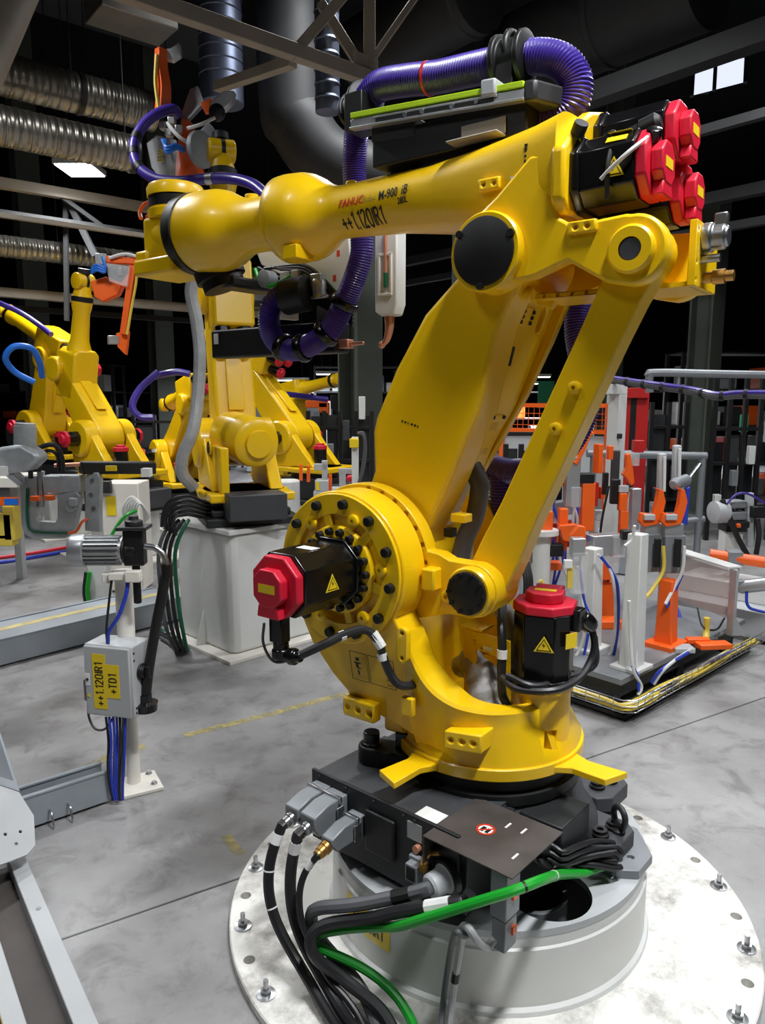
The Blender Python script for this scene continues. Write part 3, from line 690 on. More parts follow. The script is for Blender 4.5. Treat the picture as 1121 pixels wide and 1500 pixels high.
far = [(.02, 2.02), (.147, 1.885), (.25, 1.738), (.33, 1.55), (.33, 1.424), (.36, 1.32)] + low + [(.13, 1.26), (.075, 1.41), (.02, 1.53), (-.035, 1.66), (-.085, 1.82), (-.14, 1.95), (-.15, 2.06)]
far = [p_ for p_ in far if p_[1] > 1.40 or p_ in far[1:6]]
m = MB(); m.py(far, -.225, -.19); m.v = [(x, y + (.0 if y < -.2 else 0), z) for x, y, z in m.v]; taper_far(m); part('arm_flange', m, 'yellow', ua, .006)
# service cover with labels, fixing plate, slot and handles on the rear of the arm (plane tilted like the arm)
def rear_pt(z):
    pts = inner
    for (a, b_) in zip(pts[:-1], pts[1:]):
        if b_[1] <= z <= a[1]: k = (z - b_[1]) / (a[1] - b_[1]); return b_[0] + (a[0] - b_[0]) * k
    return pts[-1][0]
def rear_plate(y0, y1, z0, z1, th=.004):
    a = Vector((rear_pt(z0), 0, z0)); c = Vector((rear_pt(z1), 0, z1)); v = (c - a); nrm = Vector((-v.z, 0, v.x)).normalized()
    return MB().prism([(y0, 0), (y1, 0), (y1, v.length), (y0, v.length)], a, (0, 1, 0), v.normalized(), nrm * th)
part('service_cover', rear_plate(-.06, .025, 1.42, 1.60), 'yellow', ua, .001, label='thin yellow service cover with stamped labels')
m = rear_plate(-.035, .005, 1.555, 1.58, .0048); m2 = rear_plate(-.035, .005, 1.48, 1.515, .0048); m.add(m2.v, m2.f); parts('stamped_label', m, 'yellow_dark', ua)
m = MB()
for (y, z) in ((.015, 1.595), (-.052, 1.595), (.015, 1.43), (-.052, 1.43), (.01, 1.90), (.01, 1.885), (.01, 1.87), (-.05, 1.90), (-.05, 1.885), (-.05, 1.87)):
    x = rear_pt(z); m.cyl((x, y, z), (x - .010, y, z - .004), .006, n=8)
parts('cover_screw', m, 'black', ua)
part('fixing_plate', rear_plate(-.06, .02, 1.86, 1.91, .005), 'yellow', ua, .002)
m = rear_plate(.005, .024, 1.745, 1.80, .012); part('dark_clip', m, 'black', ua, .002)
a0 = rear_pt(1.90); m = MB(); m.cyl((a0 + .02, -.195, 1.895), (a0 - .02, -.195, 1.885), .02, n=16)
m = MB(); m.prism(circ(0, .02, .018, 0, 180, 8) + circ(0, -.02, .018, 180, 360, 8), (rear_pt(1.88) + .03, -.135, 1.888), (0, 1, 0), (-.25, 0, 1), (-.06, 0, -.015)); cut(aw_, m, .30)
m = MB(); m.cyl((-.125, .10, 1.935), (-.16, .10, 1.925), .018, n=14); m.cyl((-.13, .0, 1.93), (-.18, .0, 1.91), .016, n=14); m.bb(.02, .07, .09, .135, 1.285, 1.31); parts('lift_boss', m, 'yellow', ua, .003)
m = MB()
for k, wd in enumerate((.006, .006, .003, .007, .007, .004)): m.bb(.235 - .0115 * k - wd, .235 - .0115 * k, .1545, .156, 1.578 - .003 * k, 1.584 - .003 * k)
part('stencil_mark', m, 'ink', ua)
m = MB(); m.tube([(.12, -.01, 1.50), (.06, -.01, 1.40), (.055, -.01, 1.36), (.075, -.02, 1.28), (.10, -.0, 1.20), (.10, .03, 1.10), (.06, .05, 1.02)], .03, 12); part('arm_conduit', m, 'cable_grey', rob)
m = MB(); m.bb(.07, .10, .095, .125, 1.235, 1.262); part('cable_clip', m, 'black', ua, .002)
# J3 joint housing with black cover
m = MB(); m.lathe((J3[0], .10, J3[1]), (0, 1, 0), [(0, .103), (.125, .103), (.132, .098)], 48); j3h = part('elbow_housing', m, 'yellow', ua)
m = MB(); m.lathe((J3[0], .228, J3[1]), (0, 1, 0), [(0, .088), (.010, .088), (.012, .084)], 48)
for k in range(3):
    a = R(35 + 120 * k); m.cyl((J3[0] + .087 * math.cos(a), .226, J3[1] + .087 * math.sin(a)), (J3[0] + .087 * math.cos(a), .242, J3[1] + .087 * math.sin(a)), .01, n=10)
part('elbow_cover', m, 'black', ua)
# --- J3 lever and drive disc
poly = circ(J2[0], J2[1], .247, -62, 208, 40)
ang = math.atan2(LV[1] - J2[1], LV[0] - J2[0])
lv = circ(J2[0], J2[1], .247, -50, 165, 36) + [(.055, 1.205), (.02, 1.19)] + circ(LV[0], LV[1], .078, 80, 265, 16) + [(.02, 1.03), (.12, 1.0)]
m = MB(); m.py(lv, .17, .222); lev = part('drive_lever', m, 'yellow', rob, .010, seg=3)
m = MB()
for k in range(7): a = R(95 + 13 * k); m.cyl((J2[0] + .232 * math.cos(a), .222, J2[1] + .232 * math.sin(a)), (J2[0] + .232 * math.cos(a), .2235, J2[1] + .232 * math.sin(a)), .007, n=10)
cut(lev, m)
m = MB(); m.lathe((LV[0], .08, LV[1]), (0, 1, 0), [(0, .072), (.165, .072), (.172, .067)], 36); part('lever_hub', m, 'yellow', lev)
m = MB(); m.lathe((LV[0], .25, LV[1]), (0, 1, 0), [(0, .061), (.012, .061), (.014, .057)], 40)
for k in range(10): a = R(36 * k); m.cyl((LV[0] + .055 * math.cos(a), .26, LV[1] + .055 * math.sin(a)), (LV[0] + .055 * math.cos(a), .268, LV[1] + .055 * math.sin(a)), .006, n=8)
part('lever_cover', m, 'black', lev)
m = MB(); m.lathe((.02, .222, 1.085), (0, 1, 0), [(0, .018), (.014, .017), (.016, .013), (.016, .006), (.008, .006)], 16); part('boss', m, 'yellow', lev)
m = MB(); m.bb(.045, .09, .20, .262, 1.10, 1.165); part('stop_cushion', m, 'yellow', lev, .006)
m = MB(); m.lathe((J2[0], -.12, J2[1]), (0, 1, 0), [(0, .2), (.29, .2)], 40); part('drive_hub', m, 'yellow', rob)
# --- parallel link bar
d = Vector((PIN[0] - LV[0], 0, PIN[1] - LV[1])); Ld = d.length; du = d.normalized(); dn = Vector((du.z, 0, -du.x))   # dn towards front
prof = circ(0, 0, .075, 205, 335, 10) + [(.0655, .12), (.058, .25), (.056, Ld - .2), (.058, Ld - .10)] + [(a_, b_ + Ld) for a_, b_ in circ(0, 0, .072, -25, 205, 14)] + [(-.058, Ld - .10), (-.056, Ld - .2), (-.058, .25), (-.0655, .12)]
m = MB(); m.prism(prof, (LV[0], .085, LV[1]), -dn, du, (0, .075, 0)); bar_ = part('link_bar', m, 'yellow', rob, .006)
for k in (.42, .54):
    p = Vector((LV[0], .16, LV[1])) + du * (Ld * (k + .10)) + dn * .0
    m = MB(); m.lathe(p, (0, 1, 0), [(0, .017), (.016, .016), (.018, .013), (.018, .0055), (.008, .0055)], 16); part('boss', m, 'yellow', bar_)

# --- forearm
def FZ(x): return 2.245 + .03 * x
def loft(secs, n=40, caps=True):
    m = MB(); vs = []; fs = []
    for (x, yc, zc, hy, hz, e) in secs:
        for i in range(n):
            a = 2 * PI * i / n; c, s_ = math.cos(a), math.sin(a)
            vs.append((x, yc + hy * math.copysign(abs(c) ** e, c), zc + hz * math.copysign(abs(s_) ** e, s_)))
    for j in range(len(secs) - 1):
        for i in range(n): q = (i + 1) % n; fs.append((j * n + i, (j + 1) * n + i, (j + 1) * n + q, j * n + q))
    if caps: fs.append(tuple(range(n))); fs.append(tuple(range(len(secs) * n - 1, (len(secs) - 1) * n - 1, -1)))
    fs = [tuple(reversed(f)) for f in fs]
    return m.add(vs, fs)
m = loft([(-.262, .01, 2.235, .205, .125, .45), (-.18, .0, 2.22, .20, .13, .5), (-.05, 0, 2.215, .175, .125, .55), (.08, 0, 2.235, .135, .104, .65), (.2, 0, 2.243, .112, .095, .8), (.34, 0, FZ(.34), .096, .09, 1), (.56, 0, FZ(.56), .083, .083, 1),
          (.60, 0, FZ(.60), .085, .085, 1), (.635, 0, FZ(.635), .098, .098, 1), (.67, 0, FZ(.67), .12, .12, 1), (.705, 0, FZ(.7), .137, .137, 1), (.74, 0, FZ(.74), .145, .145, 1), (.80, 0, FZ(.80), .148, .148, 1), (.835, 0, FZ(.83), .146, .146, 1), (.842, 0, FZ(.84), .140, .140, 1), (.845, 0, FZ(.845), .10, .10, 1)], 48)
fa = part('forearm', m, 'yellow', rob, ang=40)
m = MB(); ax0 = Vector((.84, 0, FZ(.84))); axd = Vector((1, 0, .03)).normalized()
m.lathe(ax0, axd, [(0, .10), (.03, .099), (.12, .094), (.18, .096), (.225, .105), (.265, .122), (.30, .138), (.34, .147), (.40, .150), (.455, .150), (.47, .146)], 56); part('forearm_tube', m, 'yellow', rob)
m = MB(); m.lathe(ax0 + axd * .468, axd, [(0, .142), (.004, .152), (.05, .152), (.058, .148)], 56); part('wrist_seal', m, 'black', rob)
m = MB(); m.bb(.70, .765, .02, .11, 2.115, 2.16); m.lathe((.30, .0, 2.33), (0, 0, 1), [(0, .02), (.018, .02), (.02, .016)], 14); m.lathe((.55, .0, 2.335), (0, 0, 1), [(0, .02), (.018, .02), (.02, .016)], 14); m.lathe((1.02, 0, 2.365), (0, 0, 1), [(0, .025), (.02, .025)], 14)
m.lathe((-.02, .05, 2.335), (0, 0, 1), [(0, .025), (.03, .025), (.032, .02)], 14); m.lathe((-.12, .0, 2.34), (0, 0, 1), [(0, .03), (.03, .028), (.034, .02)], 14); parts('lift_boss', m, 'yellow', fa, .003)
m = MB(); m.py(circ(.03, 2.215, .018, 90, 270, 8)[::-1] + [(.075, 2.197)] + circ(.075, 2.215, .018, -90, 90, 8) + [(.03, 2.233)], .11, .165)
m = MB(); m.bb(-.10, -.035, .12, .194, 2.19, 2.222); lg = part('lug', m, 'yellow', fa, .008)
m = MB(); m.cyl((-.083, .194, 2.206), (-.083, .1955, 2.206), .005, n=10).cyl((-.052, .194, 2.206), (-.052, .1955, 2.206), .005, n=10); cut(lg, m)
m = MB(); m.prism([(0, 0), (.032, 0), (.034, .045), (.002, .045)], (-.135, .200, 2.165), (-1, .05, 0), (0, .02, 1), (0, .002, 0)); part('paper_label', m, 'sign_white', fa)
m = MB()
for k, (wd, hg) in enumerate(((.006, .008), (.006, .008), (.006, .006), (.006, .01), (.006, .006))): m.bb(-.180, -.172, .180, .199, 2.225 + k * .013, 2.225 + k * .013 + hg)
part('stencil_mark', m, 'ink', fa)
# lettering wrapped on the boom
def wrap_boom(mb, x0, z0):
    out = []
    for p in mb.v:
        x = x0 - p[0]; zz = z0 + p[1]
        if x > .34: hy = hz = .09 + (.083 - .09) * (x - .34) / .22; hy = .096 + (.083 - .096) * (x - .34) / .22
        else: hy = .096 + (.112 - .096) * (.34 - x) / .14; hz = .09 + .005 * (.34 - x) / .14
        dz = min(.98, abs(zz - FZ(x)) / hz); y = hy * math.sqrt(1 - dz * dz) if x > .34 else hy * (1 - dz ** (2 / .9)) ** .48
        out.append((x, y + .0022, zz))
    mb.v = out; return mb
def boom_text(s, x0, z0, size, m, **k):
    t_ = slice_v(stroke_mb(s, size, .13, .80) if k.pop('stroke', False) else text_mb(s, size, **k), .006)
    # side view text runs towards -x so it reads left to right from the near side
    return part('lettering', wrap_boom(t_, x0, z0), m, fa, label='printed lettering on the boom', ang=180)
boom_text('FANUC', .535, 2.252, .034, 'ink_red', bold=.0009, shear=.25, sx=.92)
boom_text('Robot', .428, 2.252, .025, 'ink_grey', sx=.8)
boom_text('M-900', .368, 2.250, .037, 'ink', bold=.0008, shear=.12, sx=.80)
boom_text('iB', .277, 2.250, .040, 'ink', bold=.0006, shear=.2, sx=.80)
boom_text('280L', .292, 2.226, .025, 'ink', bold=.0006, sx=.80)
boom_text('++1.120IR1', .535, 2.186, .047, 'ink', stroke=True)
# yoke cheeks that take the link bar, rear plate, pin
yk = [(-.235, 2.25), (-.250, 2.14), (-.268, 2.095), (-.31, 2.07), (-.44, 2.078)] + circ(PIN[0], PIN[1], .082, 78, -95, 16)[0:0] + circ(PIN[0], PIN[1], .082, 85, 270, 18) + [(-.40, 1.925), (-.30, 1.985), (-.21, 1.955), (-.16, 1.95), (-.05, 1.95), (.0, 2.02), (.0, 2.10), (-.10, 2.17), (-.19, 2.25)]
m = MB(); m.py(yk, .160, .206); yn = part('forearm_yoke', m, 'yellow', rob, .008)
m = MB(); m.py(yk, -.206, -.160); part('forearm_yoke', m, 'yellow', rob, .008)
m = MB(); m.lathe((PIN[0], .204, PIN[1]), (0, 1, 0), [(0, .056), (.014, .056), (.02, .05), (.02, .027)], 36, caps=False); part('pin_boss', m, 'yellow', yn)
m = MB(); m.lathe((PIN[0], .17, PIN[1]), (0, 1, 0), [(0, .0275), (.049, .0275), (.051, .025)], 28); part('steel_pin', m, 'steel', yn)
m = MB(); m.bb(-.375, -.30, .20, .218, 2.045, 2.075); l2 = part('lug', m, 'yellow', yn, .008)
m = MB(); m.cyl((-.352, .218, 2.06), (-.352, .2195, 2.06), .0055, n=10).cyl((-.322, .218, 2.06), (-.322, .2195, 2.06), .0055, n=10); cut(l2, m)
m = MB(); m.bb(-.56, -.15, -.12, .075, 1.918, 1.93); m.bb(-.572, -.555, -.12, .085, 1.918, 2.07); m.py([(-.56, 1.93), (-.56, 2.075), (-.44, 2.085), (-.30, 2.10), (-.30, 1.93)], -.13, -.115); rbk = part('rear_bracket', m, 'yellow', rob, .003)
m = MB()
for (x, y, z) in ((-.573, .07, 2.05), (-.573, .07, 1.935), (-.573, .07, 1.975)): m.cyl((x, y, z), (x - .002, y, z), .006, n=10)
for x in (-.18, -.22, -.26, -.30): m.cyl((x, .076, 1.924), (x, .0775, 1.924), .005, n=8)
cut(rbk, m)
m = MB(); m.lathe((-.572, .02, 2.035), (-1, 0, 0), [(0, .036), (.02, .036), (.022, .03), (.05, .03), (.052, .024), (.058, .024)], 18); m.box((-.61, .02, 2.075), (.03, .02, .03)); part('connector', m, 'steel', rob, .003)
m = MB(); m.cyl((-.572, .03, 1.985), (-.615, .03, 1.985), .010, n=12); part('air_nipple', m, 'steel', rob)
m = MB(); m.lathe((-.572, .0, 1.945), (-1, 0, 0), [(0, .014), (.02, .014), (.022, .018), (.05, .018), (.052, .013), (.07, .013)], 12); part('brass_nipple', m, 'brass', rob)
m = MB(); m.cyl((J3[0], -.118, J3[1]), (J3[0], .118, J3[1]), .105, n=40); part('elbow_knuckle', m, 'yellow', rob)
# wrist motors
m = MB(); m.px([(.19, 2.10), (.222, 2.13), (.226, 2.25), (.145, 2.325), (.06, 2.375), (-.05, 2.405), (-.11, 2.40), (-.17, 2.33), (-.2, 2.25), (-.2, 2.12)], -.292, -.255); part('motor_flange', m, 'yellow', rob, .010)
wm = [((.105, 2.195), .155, .082, .078), ((-.03, 2.30), .175, .075, .072), ((-.085, 2.165), .18, .075, .072)]
for i, ((y, z), ln, r1, r2) in enumerate(wm):
    so = servo(rob, (-.292, y, z), (-1, 0, .03), ln, r1, r2, warn=((-.40, y + r1, z - .005), (-1, 0, 0), (0, 0, 1), (0, 1, 0), .026) if i == 0 else None)
    if i == 0:
        q = MB().bb(-.43, -.375, y + .01, y + .06, z + r1, z + r1 + .001); q.prism([(0, 0), (.05, 0), (.05, .02), (0, .02)], (-.375, y + .062, z + r1 - .012), (-1, 0, 0), (0, .7, -.7), (0, .001, .001)); part('caution_label', q, 'yellow_label', so)
        q = MB().lathe((-.468, y + .02, z + .055), (-.3, .5, .8), [(0, .018), (.03, .018), (.032, .014)], 12); part('plug', q, 'black_gloss', so)
        q = MB().tube([(-.47, y + .06, z + .055), (-.44, y + .095, z + .02), (-.40, y + .098, z - .01), (-.375, y + .095, z - .03)], .0052, 8); part('plug_lead', q, 'cable_white', so)
m = MB(); m.tube([(-.30, .15, 2.30), (-.31, .14, 2.27), (-.34, .13, 2.275), (-.37, .13, 2.29), (-.385, .155, 2.27), (-.39, .197, 2.2), (-.39, .195, 2.12)], .006, 8); m.lathe((-.37, .06, 2.29), (-1, .0, .25), [(0, .02), (.05, .02), (.052, .026), (.09, .026), (.1, .015)], 12); m.lathe((-.296, .165, 2.29), (-.5, .4, .6), [(0, .018), (.03, .018)], 12); part('motor_lead', m, 'black', rob)
# --- wrist
WX, WZc = 1.45, 2.29
m = MB(); m.lathe((1.37, 0, FZ(1.37)), axd, [(0, .135), (.02, .125), (.06, .10), (.14, .09)], 40); m.bb(1.38, 1.555, -.09, .09, 2.16, 2.36); wr = part('wrist_body', m, 'yellow', rob, .015)
m = MB(); m.lathe((WX, 0, 2.33), (0, 0, 1), [(0, .085), (.02, .092), (.024, .108), (.052, .112), (.055, .106), (.1, .106)], 44); part('wrist_lower_disc', m, 'yellow', wr)
m = MB(); m.lathe((WX, 0, 2.392), (0, 0, 1), [(0, .107), (.042, .107)], 44); part('wrist_band', m, 'black', wr)
m = MB(); m.lathe((WX, 0, 2.435), (0, 0, 1), [(0, .112), (.03, .113), (.045, .105), (.05, .095)], 44); part('wrist_cap', m, 'yellow', wr)
m = MB(); m.bb(1.36, 1.60, -.12, .11, 2.135, 2.20); m.bb(1.52, 1.60, .02, .10, 2.16, 2.235); part('wrist_foot', m, 'yellow', wr, .012)
m = MB(); m.lathe((1.30, -.07, 2.17), (-.3, -.2, -1), [(0, .10), (.05, .10), (.055, .085), (.09, .085)], 32); part('tool_flange', m, 'black', wr)
m = MB(); m.tube([(1.56, .02, 2.44), (1.60, .04, 2.43), (1.62, .05, 2.40), (1.60, .06, 2.37)], .008, 8); m.cyl((1.565, .02, 2.38), (1.60, .03, 2.38), .012, n=8); part('sensor_lead', m, 'orange', wr)
# --- hose retractor on top of the forearm
rt = MB(); rt.bb(-.12, .40, -.10, .085, 2.35, 2.445)
ret = part('hose_retractor', rt, 'black', rob, .006)
sl_ = Matrix.Identity(4)
def slope(m, k=.075): m.v = [(x, y, z + (x + .12) * k) for x, y, z in m.v]; return m
m = MB(); m.bb(-.121, .468, .085, .105, 2.43, 2.455); m.bb(-.121, .468, .085, .112, 2.425, 2.432); m.bb(-.04, .38, .083, .108, 2.446, 2.452); part('rail', slope(m), 'alu', ret, .002)
m = MB(); m.bb(-.03, .37, .1055, .107, 2.436, 2.446); part('rail_slot', slope(m), 'black', ret)
m = MB(); m.bb(-.118, .467, .03, .108, 2.458, 2.474); part('lime_strip', slope(m), 'lime', ret, .002, label='bright lime cover strip')
m = MB(); m.bb(-.04, .005, .02, .118, 2.448, 2.492); part('carriage', slope(m), 'light_grey', ret, .006)
m = MB(); m.pz([(-.118, .108), (-.15, .10), (-.20, -.02), (-.20, -.10), (-.118, -.10)], 2.42, 2.475); part('end_cap', m, 'dark_steel', ret, .008)
m = MB(); m.bb(-.06, .08, .086, .092, 2.36, 2.405); m.bb(-.06, .10, .086, .14, 2.352, 2.358); part('bracket', m, 'beam_beige', ret, .003)
m = MB(); m.bb(.24, .40, .0, .088, 2.385, 2.44); part('side_bracket', slope(m), 'dark_steel', ret, .003)
m = MB()
for x in (.1, .2, .26, .02): m.cyl((x, .106, 2.44 + (x + .12) * .075), (x, .114, 2.44 + (x + .12) * .075), .006, n=10)
parts('rail_screw', m, 'steel', ret)
H1 = [(.50, -.02, 2.60), (.44, -.01, 2.625), (.33, 0, 2.612), (.221, 0, 2.595), (.11, 0, 2.588), (-.006, 0, 2.58), (-.10, -.01, 2.575), (-.17, -.02, 2.545), (-.205, -.03, 2.49), (-.195, -.03, 2.43), (-.15, -.03, 2.405), (-.10, -.03, 2.40)]
m = MB().hose(H1, .047, .0085, .09); hs = part('dress_hose', m, 'purple', rob, label='ribbed purple hose pack', ang=60)
m = MB(); m.lathe((.245, 0, 2.5975), (1, 0, .05), [(0, .0485), (.008, .0485)], 20); part('red_band', m, 'red_band', hs)
H2 = [(.49, -.02, 2.605), (.55, -.06, 2.60), (.62, -.12, 2.57), (.655, -.15, 2.50), (.665, -.16, 2.42), (.65, -.17, 2.28), (.65, -.18, 2.17), (.69, -.18, 2.07), (.745, -.18, 1.98), (.80, -.18, 1.91), (.87, -.17, 1.862), (.97, -.16, 1.835), (1.06, -.16, 1.865), (1.105, -.16, 1.93), (1.09, -.16, 2.01), (1.03, -.17, 2.05), (.97, -.18, 2.05)]
m = MB().hose(H2, .044, .0085, .09); part('dress_hose', m, 'purple', rob, label='ribbed purple hose pack', ang=60)
m = MB()
P2 = resample(smooth_path(H2, 10), .01)
for k in (78, 92, 104, 114):
    if k + 1 < len(P2): m.lathe(P2[k], P2[k + 1] - P2[k], [(-.018, .045), (-.014, .052), (-.004, .056), (.004, .056), (.014, .052), (.018, .045)], 18)
parts('hose_collar', m, 'black_gloss', rob)
H3 = [(-.10, -.10, 2.40), (-.16, -.22, 2.33), (-.17, -.28, 2.15), (-.15, -.27, 1.98), (-.145, -.26, 1.86), (-.18, -.25, 1.72), (-.185, -.25, 1.63), (-.14, -.25, 1.52), (-.05, -.25, 1.43), (.06, -.26, 1.405), (.15, -.28, 1.41)]
m = MB().hose(H3, .045, .0085, .09); part('dress_hose', m, 'purple', rob, label='ribbed purple hose behind the arm', ang=60)
m = MB().hose([(.12, -.28, 1.40), (.115, -.28, 1.33), (.11, -.28, 1.25)], .05, .011); part('dress_hose', m, 'purple', rob, ang=60)
m = MB(); m.lathe((.55, -.05, 2.60), (-.8, .4, .15), [(-.05, .05), (-.045, .066), (-.03, .066), (-.028, .056), (.028, .056), (.03, .066), (.045, .066), (.05, .05)], 24); m.bb(.46, .53, -.03, .06, 2.49, 2.60); part('hose_clamp', m, 'black', rob, .003)
m = MB(); m.lathe((-.03, 0, 2.58), (1, 0, .04), [(-.05, .05), (-.045, .07), (-.03, .07), (-.028, .055), (.028, .055), (.03, .07), (.045, .07), (.05, .05)], 24); m.bb(-.055, -.0, -.03, .05, 2.44, 2.56); m.torus((-.03, .0, 2.60), (1, 0, 0), .05, .01, 20, 8); part('hose_clamp', m, 'black', rob, .003)
# ============================================================ CABLES AT THE PEDESTAL
def bw(x, y, z): c, s_ = math.cos(R(-41)), math.sin(R(-41)); return Vector((CX + c * x - s_ * y, CY + s_ * x + c * y, z))
def bpl(px, py, y):      # survey point on the vertical plane y of the base casting
    r_ = _ray(px, py); n_ = Vector((-math.sin(R(-41)), math.cos(R(-41)), 0)); o_ = Vector((0, 0, 1.65)); return o_ + r_ * ((y - (o_ - CW).dot(n_)) / r_.dot(n_))
def cable(name, pts, r, m, label, bands=(), tip=None, n=10, cat='cable', group=None, bundle=None, pins=(3, 0)):
    if bundle is not None: bundle.append(dict(name=name, pts=pts, r=r, m=m, label=label, bands=bands, n=n, cat=cat, group=group, pins=pins)); return
    build_cable(name, [Vector(p) for p in pts], r, m, label, bands, n, cat, group)
def build_cable(name, P, r, m, label, bands, n, cat, group, laid=False):
    lo = min(P, key=lambda p: p.z)
    t_ = thing(name, label, cat, (lo.x, lo.y, lo.z - r), world=True, group=group)
    part('sheath', MB().tube(P, r, n, 7, smooth=not laid), m, t_)
    S = resample(P if laid else smooth_path(P, 10), .01)
    for k, mm, ln in bands:
        i = min(len(S) - 3, int(k * (len(S) - 1))); d = (S[i + 1] - S[i]).normalized()
        part('band', MB().cyl(S[i] - d * ln / 2, S[i] + d * ln / 2, r * 1.08, n=n), mm, t_)
    return t_
import numpy as np
def lay(bundle, push, iters=300, step=.012, gap=.0022):
    """lay the cables of a bundle side by side: no two share the same space, none enters what it rests on"""
    A = [np.array([tuple(p) for p in resample(smooth_path(c['pts'], 12), step)]) for c in bundle]; F0 = [a[:c['pins'][0]].copy() for a, c in zip(A, bundle)]
    for it in range(iters):
        for i, c in enumerate(bundle):
            if it < iters - 60: A[i][1:-1] += .22 * (.5 * (A[i][:-2] + A[i][2:]) - A[i][1:-1])
            else: A[i][1:-1] += .06 * (.5 * (A[i][:-2] + A[i][2:]) - A[i][1:-1])
        for i in range(len(A)):
            for j in range(i + 1, len(A)):
                need = bundle[i]['r'] + bundle[j]['r'] + gap
                D = A[i][:, None, :] - A[j][None, :, :]; L_ = np.sqrt((D * D).sum(2)); L_[L_ < 1e-6] = 1e-6
                k = np.maximum(0, need - L_) / L_ * .35; k = np.minimum(k, 1.0)
                hit = k > 0
                if not hit.any(): continue
                U = D * k[:, :, None]
                A[i] += U.sum(1) / np.maximum(1, hit.sum(1))[:, None]; A[j] -= U.sum(0) / np.maximum(1, hit.sum(0))[:, None]
        for i, c in enumerate(bundle): push(A[i], c['r'])
        for i, c in enumerate(bundle):
            k = c['pins'][0]
            if k: A[i][:k] = F0[i]
    for a, c in zip(A, bundle): build_cable(c['name'], [Vector(p) for p in a], c['r'], c['m'], c['label'], c['bands'], c['n'], c['cat'], c['group'], True)
PB = [(-.35, .21, -.455, 0, .296, .53), (.12, .23, -.445, -.19, .296, .505), (.322, .3795, -.488, -.417, .285, .51), (.225, .37, -.195, -.01, .395, .495), (.12, .40, -.505, -.24, .512, .522), (.165, .435, -.005, .205, .29, .35), (.145, .495, .01, .262, .27, .30)]
def push_base(a, r):
    d = a[:, :2] - np.array([CX, CY]); rad = np.sqrt((d * d).sum(1))
    a[:, 2] = np.maximum(a[:, 2], np.where(rad < .832 + r, .0305, 0.0005) + r)
    ins = (rad < .516 + r) & (a[:, 2] < .27 + r)                       # drum: out of its side or up onto its top
    up = ins & (a[:, 2] > .225); a[up, 2] = .27 + r + .0005
    sd = ins & ~up & (rad > .3); a[sd, :2] = np.array([CX, CY]) + d[sd] / rad[sd][:, None] * (.517 + r)
    for k in range(0, 34, 2):                                          # anchor bolts
        an = R(-19.5 + 10.59 * k); q = np.array([CX + .79 * math.cos(an), CY + .79 * math.sin(an)]); e = a[:, :2] - q; l = np.sqrt((e * e).sum(1)) + 1e-9
        h = (l < .03 + r) & (a[:, 2] < .08 + r); a[h, :2] = q + e[h] / l[h][:, None] * (.03 + r)
    c, s_ = math.cos(R(-41)), math.sin(R(-41)); dx, dy = a[:, 0] - CX, a[:, 1] - CY; bx, by = c * dx + s_ * dy, -s_ * dx + c * dy; z = a[:, 2]
    for (x0, x1, y0, y1, z0, z1) in PB:
        h = (bx > x0 - r) & (bx < x1 + r) & (by > y0 - r) & (by < y1 + r) & (z > z0 - r) & (z < z1 + r)
        if not h.any(): continue
        dist = np.stack([by - (y0 - r), (x1 + r) - bx, z - (z0 - r) if z0 > .5 else np.full_like(z, 9.0), (z1 + r) - z if z1 < .36 else np.full_like(z, 9.0)], 1); w_ = dist.argmin(1)
        by = np.where(h & (w_ == 0), y0 - r - .0005, by); bx = np.where(h & (w_ == 1), x1 + r + .0005, bx); z = np.where(h & (w_ == 2), z0 - r - .0005, np.where(h & (w_ == 3), z1 + r + .0005, z))
    a[:, 0] = CX + c * bx - s_ * by; a[:, 1] = CY + s_ * bx + c * by; a[:, 2] = z
BU = []
hb = [bw(x, -.600, z - .016) for x, z, _, _ in HOODS]; hc = [bw(x, -.628, z - .023) for x, z, _, _ in HOODS]
def tail(x): return [atz(x, 1640, .048), atz(x + 8, 1770, .022), atz(x + 20, 2050, .018)]
cable('robot_cable', [hb[0], hc[0], atz(400, 1228, .40), atz(385, 1285, .30), atz(395, 1345, .20), atz(432, 1402, .11), atz(470, 1455, .055), atz(488, 1500, .052), atz(495, 1560, .052)] + tail(500), .0155, 'cable_black', 'thick black cable hanging from the outermost grey plug hood to the plate', [(.05, 'sign_white', .03), (.12, 'sign_white', .004), (.19, 'sign_white', .004)], bundle=BU)
cable('robot_cable', [hb[1], hc[1], atz(432, 1240, .38), atz(418, 1290, .30), atz(428, 1350, .21), atz(458, 1415, .11), atz(500, 1470, .056), atz(525, 1530, .052)] + tail(535), .0165, 'cable_black', 'thick black cable from the tallest grey plug hood bending to the plate', [(.05, 'sign_white', .035)], bundle=BU)
cable('robot_cable', [hb[2], hc[2], atz(446, 1258, .37), atz(432, 1295, .31), atz(436, 1345, .25), atz(462, 1400, .15), atz(512, 1470, .06), atz(548, 1540, .042)] + tail(560), .0095, 'cable_black', 'thin black cable from the smallest grey plug hood', [(.055, 'sign_white', .03)], bundle=BU)
cable('supply_cable', [bw(.163, -.50, .395), bw(.158, -.525, .393), atz(590, 1316, .35), atz(530, 1332, .315), atz(475, 1330, .30), atz(442, 1322, .285), atz(430, 1340, .245), atz(462, 1395, .16), atz(525, 1440, .08), atz(558, 1490, .052), atz(572, 1550, .05)] + tail(585), .018, 'cable_grey', 'thick dark grey power cable leaving the round grey gland', [(.07, 'black', .05)], bundle=BU)
